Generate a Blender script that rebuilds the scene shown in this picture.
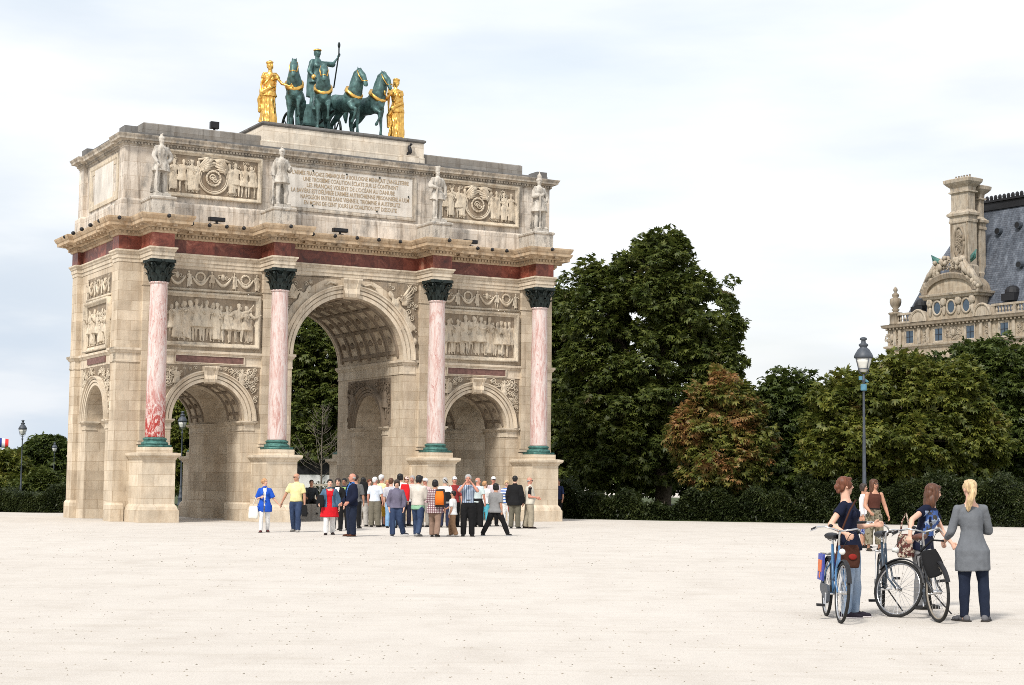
import bpy, math, random
import numpy as np
from mathutils import Vector, Matrix, noise as mnoise
R = math.radians
sc = bpy.context.scene
C = sc.collection
for o in list(bpy.data.objects): bpy.data.objects.remove(o)

# ---------------------------------------------------------------- camera
FPX, PITCH, ROLL, CAMH = 1692.6, 0.0819, 0.0103, 1.5624
cd = bpy.data.cameras.new("camera"); cam = bpy.data.objects.new("camera", cd); C.objects.link(cam)
cd.sensor_width = 36.0; cd.lens = FPX / 1024 * 36.0; cd.clip_start = 0.1; cd.clip_end = 5000
_r0, _u0, _f = Vector((1, 0, 0)), Vector((0, -math.sin(PITCH), math.cos(PITCH))), Vector((0, math.cos(PITCH), math.sin(PITCH)))
_r = _r0 * math.cos(ROLL) + _u0 * math.sin(ROLL); _u = -_r0 * math.sin(ROLL) + _u0 * math.cos(ROLL)
cam.matrix_world = Matrix(((_r.x, _u.x, -_f.x, 0), (_r.y, _u.y, -_f.y, 0), (_r.z, _u.z, -_f.z, CAMH), (0, 0, 0, 1)))
sc.camera = cam

# ---------------------------------------------------------------- world, sun, exposure
SUN_EL, SUN_AZ = R(46), R(207)          # azimuth clockwise from +Y; the sun stands behind the camera on the left
w = bpy.data.worlds.new("World"); sc.world = w; w.use_nodes = True
nt = w.node_tree; N, L = nt.nodes, nt.links
for n in list(N): N.remove(n)
out = N.new("ShaderNodeOutputWorld"); bg = N.new("ShaderNodeBackground"); bg.inputs[1].default_value = 0.1
sky = N.new("ShaderNodeTexSky"); sky.sky_type = 'NISHITA'; sky.sun_disc = False
sky.sun_elevation = SUN_EL; sky.sun_rotation = SUN_AZ; sky.air_density = 1.6; sky.dust_density = 3.0
tc = N.new("ShaderNodeTexCoord"); mp = N.new("ShaderNodeMapping"); mp.inputs['Scale'].default_value = (1.0, 1.0, 4.5)
no = N.new("ShaderNodeTexNoise"); no.inputs['Scale'].default_value = 2.6; no.inputs['Detail'].default_value = 7; no.inputs['Roughness'].default_value = 0.5
cr = N.new("ShaderNodeValToRGB"); cr.color_ramp.elements[0].position = 0.30; cr.color_ramp.elements[1].position = 0.56
cr.color_ramp.elements[0].color = (0.66, 0.66, 0.66, 1); cr.color_ramp.elements[1].color = (0.97, 0.97, 0.97, 1)
no2 = N.new("ShaderNodeTexNoise"); no2.inputs['Scale'].default_value = 5.0; no2.inputs['Detail'].default_value = 6
cr2 = N.new("ShaderNodeValToRGB"); cr2.color_ramp.elements[0].position = 0.34; cr2.color_ramp.elements[1].position = 0.60
cr2.color_ramp.elements[0].color = (4.95, 5.2, 5.6, 1); cr2.color_ramp.elements[1].color = (5.85, 5.95, 6.15, 1)
mx = N.new("ShaderNodeMixRGB")
L.new(tc.outputs['Generated'], mp.inputs['Vector']); L.new(mp.outputs[0], no.inputs['Vector']); L.new(mp.outputs[0], no2.inputs['Vector'])
L.new(no.outputs['Fac'], cr.inputs[0]); L.new(no2.outputs['Fac'], cr2.inputs[0])
sx = N.new("ShaderNodeSeparateXYZ"); L.new(tc.outputs['Generated'], sx.inputs[0])
def mrange(o, a, b_, c, d):
    m_ = N.new("ShaderNodeMapRange"); m_.interpolation_type = 'SMOOTHSTEP'; L.new(o, m_.inputs[0]); m_.inputs[1].default_value = a; m_.inputs[2].default_value = b_; m_.inputs[3].default_value = c; m_.inputs[4].default_value = d; return m_.outputs[0]
def mth(op, a, b_):
    m_ = N.new("ShaderNodeMath"); m_.operation = op; L.new(a, m_.inputs[0]); L.new(b_, m_.inputs[1]); return m_.outputs[0]
thin = mth('MULTIPLY', mrange(sx.outputs[0], -.30, -.12, 1, 0), mrange(sx.outputs[2], .06, .22, 1, 0))      # thinner cloud low on the left
keep = mrange(thin, 0, 1, 1, .9); L.new(mth('MULTIPLY', cr.outputs[0], keep), mx.inputs[0]); L.new(sky.outputs[0], mx.inputs[1]); L.new(cr2.outputs[0], mx.inputs[2])
mx3 = N.new("ShaderNodeMixRGB"); mx3.inputs[2].default_value = (3.7, 4.2, 4.8, 1); L.new(mx.outputs[0], mx3.inputs[1])
L.new(mth('MULTIPLY', mrange(thin, 0, 1, 0, .95), mrange(no2.outputs['Fac'], .38, .60, 1, .35)), mx3.inputs[0]); L.new(mx3.outputs[0], bg.inputs[0]); L.new(bg.outputs[0], out.inputs[0])
sl = bpy.data.lights.new("sun", 'SUN'); sl.energy = 2.0; sl.angle = R(9); sl.color = (1, 0.955, 0.89)
sun = bpy.data.objects.new("sun", sl); C.objects.link(sun)
_d = Vector((math.sin(SUN_AZ) * math.cos(SUN_EL), math.cos(SUN_AZ) * math.cos(SUN_EL), math.sin(SUN_EL)))
sun.rotation_euler = _d.to_track_quat('Z', 'Y').to_euler(); sun.location = (-40, -40, 60)
sc.view_settings.view_transform = 'Standard'; sc.view_settings.look = 'None'
sc.view_settings.gamma = 1; sc.view_settings.use_curve_mapping = False; sc.view_settings.exposure = 0.88
sc.cycles.use_denoising = False; sc.cycles.filter_width = 0.9; sc.cycles.sample_clamp_indirect = 6; sc.cycles.use_light_tree = True
sc.cycles.max_bounces = 6; sc.cycles.diffuse_bounces = 2; sc.cycles.transparent_max_bounces = 4

# ---------------------------------------------------------------- pixel of the photograph -> point on the ground / at a depth
def _ray(x, y):
    xr, yr = x - 512, y - 342.5
    return _f + _r * (xr / FPX) - _u * (yr / FPX)
def G(x, y):
    d = _ray(x, y); t = -CAMH / d.z
    return (d.x * t, d.y * t)
def AT(x, y, Y):
    d = _ray(x, y); t = Y / d.y
    return (d.x * t, Y, CAMH + d.z * t)

# ---------------------------------------------------------------- mesh helpers
def nrm(v):
    v = np.asarray(v, float); return v / (np.linalg.norm(v) + 1e-12)
class MB:
    def __init__(s): s.V = []; s.F = []; s.n = 0; s.M = []
    def add(s, V, F, m=0):
        V = np.asarray(V, float).reshape(-1, 3)
        s.V.append(V); s.F += [tuple(int(i) + s.n for i in f) for f in F]; s.M += [m] * len(F); s.n += len(V); return s
    def box(s, x0, x1, y0, y1, z0, z1, m=0):
        V = [(x0,y0,z0),(x1,y0,z0),(x1,y1,z0),(x0,y1,z0),(x0,y0,z1),(x1,y0,z1),(x1,y1,z1),(x0,y1,z1)]
        return s.add(V, [(0,3,2,1),(4,5,6,7),(0,1,5,4),(1,2,6,5),(2,3,7,6),(3,0,4,7)], m)
    def hexa(s, V, m=0):
        return s.add(V, [(0,3,2,1),(4,5,6,7),(0,1,5,4),(1,2,6,5),(2,3,7,6),(3,0,4,7)], m)
    def loft(s, rings, m=0, caps=True):
        k = len(rings[0]); n = len(rings); F = []
        for i in range(n - 1):
            for j in range(k):
                a, b = i*k+j, i*k+(j+1) % k
                F.append((a, b, b+k, a+k))
        if caps: F.append(tuple(range(k-1, -1, -1))); F.append(tuple(range((n-1)*k, n*k)))
        return s.add(np.vstack(rings), F, m)
    def tube(s, P, r, n=8, m=0, caps=True):
        P = [np.asarray(p, float) for p in P]; rr = r if hasattr(r, '__len__') else [r]*len(P)
        T = [nrm(P[min(i+1, len(P)-1)] - P[max(i-1, 0)]) for i in range(len(P))]
        a = np.array([0, 0, 1.0]) if abs(T[0][2]) < .9 else np.array([1.0, 0, 0])
        x = nrm(np.cross(a, T[0])); rings = []
        for p, t, q in zip(P, T, rr):
            x = nrm(x - t * (x @ t)); y = np.cross(t, x)
            an = np.arange(n) * 2*math.pi/n
            rings.append(p + q * (np.outer(np.cos(an), x) + np.outer(np.sin(an), y)))
        return s.loft(rings, m, caps)
    def cap(s, p0, r0, p1, r1, n=10, m=0):
        p0 = np.asarray(p0, float); p1 = np.asarray(p1, float); t = nrm(p1 - p0)
        return s.tube([p0-t*r0*.97, p0-t*r0*.7, p0, p1, p1+t*r1*.7, p1+t*r1*.97], [r0*.25, r0*.72, r0, r1, r1*.72, r1*.25], n, m)
    def ell(s, c, r, A=None, nu=12, nv=8, m=0):
        c = np.asarray(c, float); r = np.asarray(r if hasattr(r, '__len__') else (r,)*3, float)
        rings = []
        for i in range(nv + 1):
            ph = math.pi * (i / nv) ; ph = min(max(ph, .03), math.pi-.03)
            an = np.arange(nu)*2*math.pi/nu
            P = np.stack([np.cos(an)*math.sin(ph)*r[0], np.sin(an)*math.sin(ph)*r[1], np.full(nu, -math.cos(ph)*r[2])], 1)
            if A is not None: P = P @ np.asarray(A)      # rows of A: local axes
            rings.append(P + c)
        return s.loft(rings, m)
    def lathe(s, prof, n=20, c=(0, 0, 0), m=0, sx=1, sy=1):
        an = np.arange(n)*2*math.pi/n
        return s.loft([np.stack([np.cos(an)*r*sx+c[0], np.sin(an)*r*sy+c[1], np.full(n, z+c[2])], 1) for r, z in prof], m)
    def sweep(s, poly, prof, m=0, caps=True):
        return s.loft([np.array([(x, y, z) for x, y in offs(poly, d)]) for d, z in prof], m, caps)
    def merge(s, o, f=None, m=None):
        for V in o.V: s.V.append(f(V) if f else V)
        s.F += [tuple(i + s.n for i in q) for q in o.F]; s.M += (o.M if m is None else [m]*len(o.M)); s.n += o.n; return s
    def arr(s): return np.vstack(s.V)
    def mesh(s, name, mats, smooth=False):
        me = bpy.data.meshes.new(name)
        me.from_pydata(s.arr().tolist() if s.V else [], [], s.F)
        for mm in (mats if isinstance(mats, (list, tuple)) else [mats]): me.materials.append(mm)
        if any(s.M): me.polygons.foreach_set('material_index', s.M)
        if smooth: me.polygons.foreach_set('use_smooth', [True]*len(s.F))
        me.update(); return me
    def build(s, name, mats, parent=None, smooth=False, loc=(0,0,0), rz=0.0):
        o = bpy.data.objects.new(name, s.mesh(name, mats, smooth)); C.objects.link(o)
        o.location = loc; o.rotation_euler = (0, 0, rz)
        if parent: o.parent = parent
        if smooth == 'auto': pass
        return o
def offs(poly, d):
    n = len(poly); res = []
    for i in range(n):
        p0, p1, p2 = poly[i-1], poly[i], poly[(i+1) % n]
        e1 = nrm((p1[0]-p0[0], p1[1]-p0[1])); e2 = nrm((p2[0]-p1[0], p2[1]-p1[1]))
        n1 = np.array((e1[1], -e1[0])); n2 = np.array((e2[1], -e2[0]))
        b = n1 + n2; k = 2.0 / max(b @ b, 0.2)
        res.append((p1[0]+b[0]*d*k, p1[1]+b[1]*d*k))
    return res
def empty(name, loc=(0,0,0), rz=0.0, parent=None):
    o = bpy.data.objects.new(name, None); C.objects.link(o); o.location = loc; o.rotation_euler = (0,0,rz)
    o.empty_display_size = .3
    if parent: o.parent = parent
    return o
def tag(o, label, cat, group=None, kind=None):
    if label: o['label'] = label
    if cat: o['category'] = cat
    if group: o['group'] = group
    if kind: o['kind'] = kind
    return o
def copy_tree(o, parent=None):
    c = o.copy(); C.objects.link(c)
    if parent: c.parent = parent
    for ch in list(o.children): copy_tree(ch, c)
    return c
# union of closed pieces into one continuous skin, in a scratch scene so that the real scene is not re-evaluated
scratch = bpy.data.scenes.new("scratch")
def scratch_dg():
    with bpy.context.temp_override(scene=scratch, view_layer=scratch.view_layers[0]):
        return bpy.context.evaluated_depsgraph_get()
def fuse(mb, voxel, smooth=3, factor=.6):
    me = mb.mesh("t", [], False); o = bpy.data.objects.new("t", me); scratch.collection.objects.link(o)
    m = o.modifiers.new("r", 'REMESH'); m.mode = 'VOXEL'; m.voxel_size = voxel; m.adaptivity = 0
    if smooth:
        q = o.modifiers.new("s", 'SMOOTH'); q.iterations = smooth; q.factor = factor
    dg = scratch_dg(); dg.update()
    em = o.evaluated_get(dg).to_mesh()
    V = np.empty(len(em.vertices)*3); em.vertices.foreach_get('co', V); V = V.reshape(-1, 3)
    F = np.empty(len(em.loops), int); em.loops.foreach_get('vertex_index', F)
    st = np.empty(len(em.polygons), int); em.polygons.foreach_get('loop_start', st)
    tt = np.empty(len(em.polygons), int); em.polygons.foreach_get('loop_total', tt)
    Fs = [tuple(F[a:a+b]) for a, b in zip(st, tt)]
    o.evaluated_get(dg).to_mesh_clear()
    bpy.data.objects.remove(o); bpy.data.meshes.remove(me)
    r = MB(); r.add(V, Fs); return r
def cut(mb, cutters):
    me = mb.mesh("t", []); o = bpy.data.objects.new("t", me); scratch.collection.objects.link(o); tmp = [o]
    for c in cutters:
        k = bpy.data.objects.new("k", c.mesh("k", [])); scratch.collection.objects.link(k); tmp.append(k)
        m = o.modifiers.new("b", 'BOOLEAN'); m.operation = 'DIFFERENCE'; m.solver = 'EXACT'; m.object = k
    dg = scratch_dg(); dg.update()
    em = o.evaluated_get(dg).to_mesh(); r = MB()
    r.add([v.co[:] for v in em.vertices], [tuple(p.vertices) for p in em.polygons])
    for t in tmp: bpy.data.objects.remove(t)
    return r

# ---------------------------------------------------------------- materials
def ng(name, rough=.8, spec=.3, metal=0):
    m = bpy.data.materials.new(name); m.use_nodes = True; nt = m.node_tree
    b = nt.nodes['Principled BSDF']; b.inputs['Roughness'].default_value = rough; b.inputs['Metallic'].default_value = metal
    b.inputs['Specular IOR Level'].default_value = spec
    return m, nt.nodes, nt.links, b
def rgb(c): return (c[0], c[1], c[2], 1)
def noise_(N, L, vec, scale, detail=4, rough=.55, sc3=None, dist=0):
    if sc3:
        mp = N.new('ShaderNodeMapping'); mp.inputs['Scale'].default_value = sc3; L.new(vec, mp.inputs[0]); vec = mp.outputs[0]
    n = N.new('ShaderNodeTexNoise'); n.inputs['Scale'].default_value = scale; n.inputs['Detail'].default_value = detail
    n.inputs['Roughness'].default_value = rough; n.inputs['Distortion'].default_value = dist; L.new(vec, n.inputs['Vector']); return n.outputs['Fac']
def ramp(N, L, fac, stops):
    r = N.new('ShaderNodeValToRGB'); e = r.color_ramp.elements
    while len(e) < len(stops): e.new(.5)
    for k, (p, c) in zip(e, stops): k.position = p; k.color = rgb(c) if hasattr(c, '__len__') else (c, c, c, 1)
    L.new(fac, r.inputs[0]); return r.outputs[0]
def mixc(N, L, a, b, fac=None, mode='MIX', f=1.0):
    x = N.new('ShaderNodeMixRGB'); x.blend_type = mode
    if fac is not None: L.new(fac, x.inputs[0])
    else: x.inputs[0].default_value = f
    for i, q in ((1, a), (2, b)):
        if hasattr(q, 'links') or hasattr(q, 'is_linked'): L.new(q, x.inputs[i])
        else: x.inputs[i].default_value = rgb(q)
    return x.outputs[0]
def bump(N, L, b, h, strength=.3, dist=.02, prev=None):
    n = N.new('ShaderNodeBump'); n.inputs['Strength'].default_value = strength; n.inputs['Distance'].default_value = dist
    L.new(h, n.inputs['Height'])
    if prev is not None: L.new(prev, n.inputs['Normal'])
    L.new(n.outputs[0], b.inputs['Normal']); return n.outputs[0]
def coord(N, kind='Object'): return N.new('ShaderNodeTexCoord').outputs[kind]
def wallvec(N, L, v):        # (x+y, z) so that courses run round every face of a building
    s = N.new('ShaderNodeSeparateXYZ'); L.new(v, s.inputs[0])
    a = N.new('ShaderNodeMath'); a.operation = 'ADD'; L.new(s.outputs[0], a.inputs[0]); L.new(s.outputs[1], a.inputs[1])
    c = N.new('ShaderNodeCombineXYZ'); L.new(a.outputs[0], c.inputs[0]); L.new(s.outputs[2], c.inputs[1]); return c.outputs[0]
def plain(name, col, rough=.7, var=.15, scale=8, spec=.3, metal=0, bmp=0, streak=None):
    m, N, L, b = ng(name, rough, spec, metal); v = coord(N)
    n = noise_(N, L, v, scale, 5, .6, streak)
    c = ramp(N, L, n, [(.3, tuple(x*(1-var) for x in col)), (.7, tuple(min(1, x*(1+var)) for x in col))])
    L.new(c, b.inputs['Base Color'])
    if bmp: bump(N, L, b, n, bmp, .01)
    return m
def stone(name, col, ashlar=True, stain=.5, grey=.3, bh=.36, bw=.95, bmpscale=14, bs=.35, joint=.70, gs=2.2, gt=.52, streak=.5):
    m, N, L, b = ng(name, .88, .2); v = coord(N)
    lo = tuple(x*.80 for x in col); hi = tuple(min(1, x*1.13) for x in col)
    base = ramp(N, L, noise_(N, L, v, 1.3, 6, .65), [(.3, lo), (.7, hi)])
    if ashlar:
        wv = wallvec(N, L, v); br = N.new('ShaderNodeTexBrick'); L.new(wv, br.inputs[0])
        br.inputs['Scale'].default_value = 1; br.inputs['Brick Width'].default_value = bw; br.inputs['Row Height'].default_value = bh
        br.inputs['Mortar Size'].default_value = .009; br.inputs['Mortar Smooth'].default_value = .4; br.inputs['Bias'].default_value = 0
        br.inputs['Color1'].default_value = (.86, .83, .79, 1); br.inputs['Color2'].default_value = (1.10, 1.09, 1.07, 1); br.inputs['Mortar'].default_value = (joint, joint*.92, joint*.82, 1)
        base = mixc(N, L, base, br.outputs['Color'], None, 'MULTIPLY')
    st = ramp(N, L, noise_(N, L, v, 1.0, 7, .7, (2.6, 2.6, .7)), [(.46, 0.0), (.72, 1.0)])
    base = mixc(N, L, base, mixc(N, L, base, (.56, .45, .34), None, 'MULTIPLY'), mixc(N, L, st, (stain, stain, stain), None, 'MULTIPLY'))
    g = ramp(N, L, noise_(N, L, v, gs, 8, .72, (1, 1, .5)), [(gt, 0.0), (gt+.16, 1.0)])
    base = mixc(N, L, base, (.16, .155, .145), mixc(N, L, g, (grey, grey, grey), None, 'MULTIPLY'))
    sk = ramp(N, L, noise_(N, L, v, 1.0, 7, .65, (5.5, 5.5, .30)), [(.52, 0.0), (.66, 1.0)])
    base = mixc(N, L, base, mixc(N, L, base, (.40, .36, .32), None, 'MULTIPLY'), mixc(N, L, sk, (streak, streak, streak), None, 'MULTIPLY'))
    L.new(base, b.inputs['Base Color'])
    n1 = bump(N, L, b, noise_(N, L, v, bmpscale, 8, .7), bs, .03)
    if ashlar: bump(N, L, b, br.outputs['Fac'], -.6, .02, n1)
    return m
M = {}
M['ashlar'] = stone('ashlar_limestone', (.60, .515, .405), True, .5, .12, streak=.28)
M['trim'] = stone('moulded_limestone', (.64, .55, .43), False, .5, .35, streak=.45)
M['cornice'] = stone('cornice_limestone', (.55, .42, .285), False, .8, .5, streak=.5)
M['relief'] = stone('carved_limestone', (.62, .535, .415), False, .6, .5, bmpscale=9, bs=.9, gs=6, gt=.50, streak=.3)
M['reliefground'] = stone('shaded_dirty_limestone', (.30, .24, .175), False, .6, .55, bmpscale=9, bs=1.0, gs=4)  # dirt and the shade of the carved recesses, both put into the colour
M['attic'] = stone('attic_limestone', (.66, .60, .53), True, .45, .62, bh=.52, bw=1.1, streak=.65, gt=.485)
M['attictrim'] = stone('attic_trim_limestone', (.52, .46, .38), False, .6, .75, streak=.7, gt=.47)
M['grime'] = stone('weathered_grey_stone', (.27, .255, .235), True, .3, .6, bh=.3, bw=1.2)
M['lead'] = stone('lead_grey_stone', (.17, .17, .17), True, .2, .5, bh=.4, bw=1.4)
M['qbase'] = stone('pale_base_stone', (.68, .62, .53), True, .35, .35, bh=.45, bw=1.5, streak=.4)
M['ped'] = stone('pedestal_limestone', (.65, .565, .45), True, .5, .15, bh=.42, bw=1.6, joint=.7, streak=.2)
M['statue'] = stone('statue_stone', (.55, .51, .45), False, .4, .85, bmpscale=18, bs=.8, gs=5, gt=.50)
M['tablet'] = stone('tablet_marble', (.66, .62, .56), False, .3, .15, streak=.25)
M['vault'] = stone('shaded_vault_limestone', (.27, .215, .16), False, .6, .35)  # shade inside the archways is put into this darker stone colour
def marble_red():
    m, N, L, b = ng('red_marble', .45, .4); v = coord(N)
    n = noise_(N, L, v, 1.7, 9, .7, None, 1.5)
    c = ramp(N, L, n, [(.30, (.07, .024, .018)), (.46, (.18, .048, .030)), (.58, (.27, .085, .055)), (.68, (.42, .22, .15))])
    wv = wallvec(N, L, v); br = N.new('ShaderNodeTexBrick'); L.new(wv, br.inputs[0]); br.inputs['Scale'].default_value = 1
    br.inputs['Brick Width'].default_value = 1.1; br.inputs['Row Height'].default_value = 3; br.inputs['Mortar Size'].default_value = .006
    br.inputs['Color1'].default_value = (.6, .6, .6, 1); br.inputs['Color2'].default_value = (1.25, 1.2, 1.2, 1); br.inputs['Mortar'].default_value = (.3, .3, .3, 1)
    L.new(mixc(N, L, c, br.outputs['Color'], None, 'MULTIPLY'), b.inputs['Base Color']); return m
M['red'] = marble_red()
def marble_pink(seed, thr=.60, patch=False):
    m, N, L, b = ng('pink_marble', .5, .4); v = coord(N)
    mp = N.new('ShaderNodeMapping'); mp.inputs['Location'].default_value = (seed*7.1, seed*3.3, seed*1.7); L.new(v, mp.inputs[0]); v2 = mp.outputs[0]
    n = noise_(N, L, v2, 3.2, 10, .78, (1.6, 1.6, .30), 1.2)
    c = ramp(N, L, n, [(.33, (.64, .585, .56)), (.47, (.61, .50, .465)), (.56, (.52, .345, .31)), (.68, (.39, .17, .14))])
    k = ramp(N, L, noise_(N, L, v2, 5, 8, .8, (1.5, 1.5, .5), 2), [(thr, 0.0), (thr+.03, 1.0)])
    c = mixc(N, L, c, (.30, .035, .025), mixc(N, L, k, (.75, .75, .75), None, 'MULTIPLY'))
    if patch:
        sp = N.new('ShaderNodeSeparateXYZ'); L.new(v, sp.inputs[0]); zr = N.new('ShaderNodeMapRange'); L.new(sp.outputs[2], zr.inputs[0]); zr.inputs[1].default_value = 3.6; zr.inputs[2].default_value = 5.2; zr.inputs[3].default_value = 1; zr.inputs[4].default_value = 0
        k2 = ramp(N, L, noise_(N, L, v2, 3.4, 8, .8, (1.3, 1.3, .6), 2), [(.46, 0.0), (.50, 1.0)]); c = mixc(N, L, c, (.34, .03, .022), mixc(N, L, k2, zr.outputs[0], None, 'MULTIPLY'))
    w2 = ramp(N, L, noise_(N, L, v2, 14, 6, .8, (1, 1, .4)), [(.55, 0.0), (.62, 1.0)])
    c = mixc(N, L, c, (.70, .62, .57), mixc(N, L, w2, (.6, .6, .6), None, 'MULTIPLY'))
    L.new(c, b.inputs['Base Color']); bump(N, L, b, n, .3, .01); return m
M['bronze'] = plain('green_bronze', (.065, .13, .125), .5, .55, 5, .5, .35, .3)
M['bronzedk'] = plain('dark_bronze', (.013, .021, .019), .5, .6, 14, .5, .4, .5)
M['verdigris'] = plain('verdigris_bronze', (.055, .15, .13), .6, .5, 9, .4, .2, .3)
M['gold'] = plain('gilding', (.84, .48, .13), .36, .3, 8, .5, 1.0, .8)
M['black'] = plain('black_paint', (.015, .015, .017), .5, .2, 10)
M['inscr'] = plain('gilt_inscription', (.36, .27, .17), .6, .3, 6)
M['redstrip'] = plain('dull_red_marble', (.17, .09, .075), .6, .35, 8)
def ground_mat():
    m, N, L, b = ng('beige_stabilised_sand', .95, .1); v = coord(N)
    big = noise_(N, L, v, .07, 5, .5); mid = noise_(N, L, v, 1.1, 8, .7, (1, .5, 1)); fine = noise_(N, L, v, 55, 6, .85)
    c = ramp(N, L, big, [(.3, (.535, .495, .445)), (.7, (.585, .545, .495))])
    c = mixc(N, L, c, ramp(N, L, mid, [(.32, (.92, .91, .90)), (.5, (1.0, 1.0, 1.0)), (.7, (1.05, 1.05, 1.05))]), None, 'MULTIPLY')
    c = mixc(N, L, c, ramp(N, L, fine, [(.36, (.84, .82, .79)), (.52, (1.03, 1.03, 1.03))]), None, 'MULTIPLY')
    trk = noise_(N, L, v, 1.0, 5, .6, (.30, 2.2, 1), 1.2)
    c = mixc(N, L, c, ramp(N, L, trk, [(.40, (.955, .95, .94)), (.47, (1.0, 1.0, 1.0)), (.60, (1.0, 1.0, 1.0)), (.66, (1.035, 1.035, 1.035))]), None, 'MULTIPLY')
    peb = N.new('ShaderNodeTexVoronoi'); peb.inputs['Scale'].default_value = 3.2; L.new(v, peb.inputs['Vector'])
    pk = ramp(N, L, peb.outputs['Distance'], [(.05, 1.0), (.075, 0.0)])
    c = mixc(N, L, c, (.25, .22, .18), mixc(N, L, pk, ramp(N, L, noise_(N, L, v, .9, 3), [(.45, 0.0), (.6, .8)]), None, 'MULTIPLY'))
    L.new(c, b.inputs['Base Color'])
    n1 = bump(N, L, b, mid, .2, .03); bump(N, L, b, fine, .5, .012, n1); return m
M['ground'] = ground_mat()
M['lawn'] = plain('lawn_soil', (.05, .065, .022), .95, .5, 1.5)
# ---------------------------------------------------------------- human figures (local frame: +Y = forward, +X = the figure's right hand side)
def skel(H, p):
    f = p.get('fem', 0); J = {}
    lx, ly = p.get('lean', (0, 0)); T = nrm((lx, ly, 1)); tw = R(p.get('twist', 0))
    hw = .052; sw = p.get('sw', .092 if f else .104)
    dirs = {}
    for k, d in dict(uaR=(.22, .02, -1), uaL=(-.22, .02, -1), faR=(.06, .25, -1), faL=(-.06, .25, -1), thR=(.05, 0, -1), thL=(-.05, 0, -1),
                     shR=(.02, -.03, -1), shL=(-.02, -.03, -1), ftR=(.18, 1, 0), ftL=(-.18, 1, 0)).items(): dirs[k] = nrm(p.get(k, d))
    pel = np.zeros(3)
    for s, sx in (('R', 1), ('L', -1)):
        J['hip'+s] = pel + np.array([sx*hw, 0, -.01]); J['knee'+s] = J['hip'+s] + dirs['th'+s]*.235; J['ank'+s] = J['knee'+s] + dirs['sh'+s]*.232
    z = min(J['ankR'][2], J['ankL'][2]) - .038
    if 'pz' in p: z = -p['pz']
    for k in list(J): J[k] = J[k] - np.array([0, 0, z])
    pel = -np.array([0, 0, z]); J['pel'] = pel; J['T'] = T
    rt = nrm(np.cross(np.cross(T, (math.cos(tw), math.sin(tw), 0)), T)); fw = np.cross(T, rt); J['rt'], J['fw'] = rt, fw
    J['neck'] = pel + T*.324
    for s, sx in (('R', 1), ('L', -1)):
        J['sho'+s] = pel + T*(.268 + p.get('shrug'+s, 0)) + rt*sx*sw; J['elb'+s] = J['sho'+s] + dirs['ua'+s]*.168; J['wri'+s] = J['elb'+s] + dirs['fa'+s]*.142
        J['fa'+s] = dirs['fa'+s]; J['ft'+s] = dirs['ft'+s]
    hy, hp, hr = R(p.get('hyaw', 0)) + tw, R(p.get('hpitch', 0)), R(p.get('hroll', 0))
    hf = np.array([-math.sin(hy)*math.cos(hp), math.cos(hy)*math.cos(hp), math.sin(hp)]); hrt = np.array([math.cos(hy), math.sin(hy), 0])
    hup = np.cross(hrt, hf); hrt2 = nrm(hrt*math.cos(hr) - hup*math.sin(hr)); hup = np.cross(hrt2, hf)
    J['hc'] = J['neck'] + nrm(T*1.0 + fw*.12)*.019 + hup*.066; J['hA'] = np.array([hrt2, hf, hup])
    for k in list(J):
        if k not in ('T', 'rt', 'fw', 'hA', 'faR', 'faL', 'ftR', 'ftL'): J[k] = J[k]*H
    J['H'] = H; return J
def hp(J, x, y, z): return J['hc'] + (np.array([x, y, z])*J['H']) @ J['hA']
def ring(c, rt, fw, rx, ry, n=16, flat=1.0):
    an = np.arange(n)*2*math.pi/n
    return c + np.outer(np.cos(an)*rx, rt) + np.outer(np.sin(an)*ry, fw)
def torso_prof(p):
    b = p.get('bulk', 1.0); be = p.get('belly', 0); hb = p.get('hips', 1.0)
    if p.get('fem'): q = [(-.055,.055,.050),(-.02,.090*hb,.066),(.02,.092*hb,.066),(.07,.074,.055),(.115,.066,.050),(.17,.076,.056),(.215,.082,.062),(.250,.082,.052),(.276,.066,.044),(.300,.046,.038),(.320,.034,.032)]
    else: q = [(-.055,.055,.050),(-.02,.086,.062),(.02,.086,.061),(.07,.078,.056),(.115,.077,.055),(.17,.088,.061),(.225,.098,.063),(.250,.096,.055),(.276,.078,.047),(.300,.054,.041),(.322,.038,.035)]
    return [(t, rx*b, ry*b + be*max(0, 1-abs(t-.08)/.11), be*max(0, 1-abs(t-.08)/.11)*.8) for t, rx, ry in q]
def arm_r(p): a = p.get('armr', .92 if p.get('fem') else 1.08); return [(.029*a), (.0275*a), (.0235*a), (.0235*a), (.0165*a)]
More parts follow.
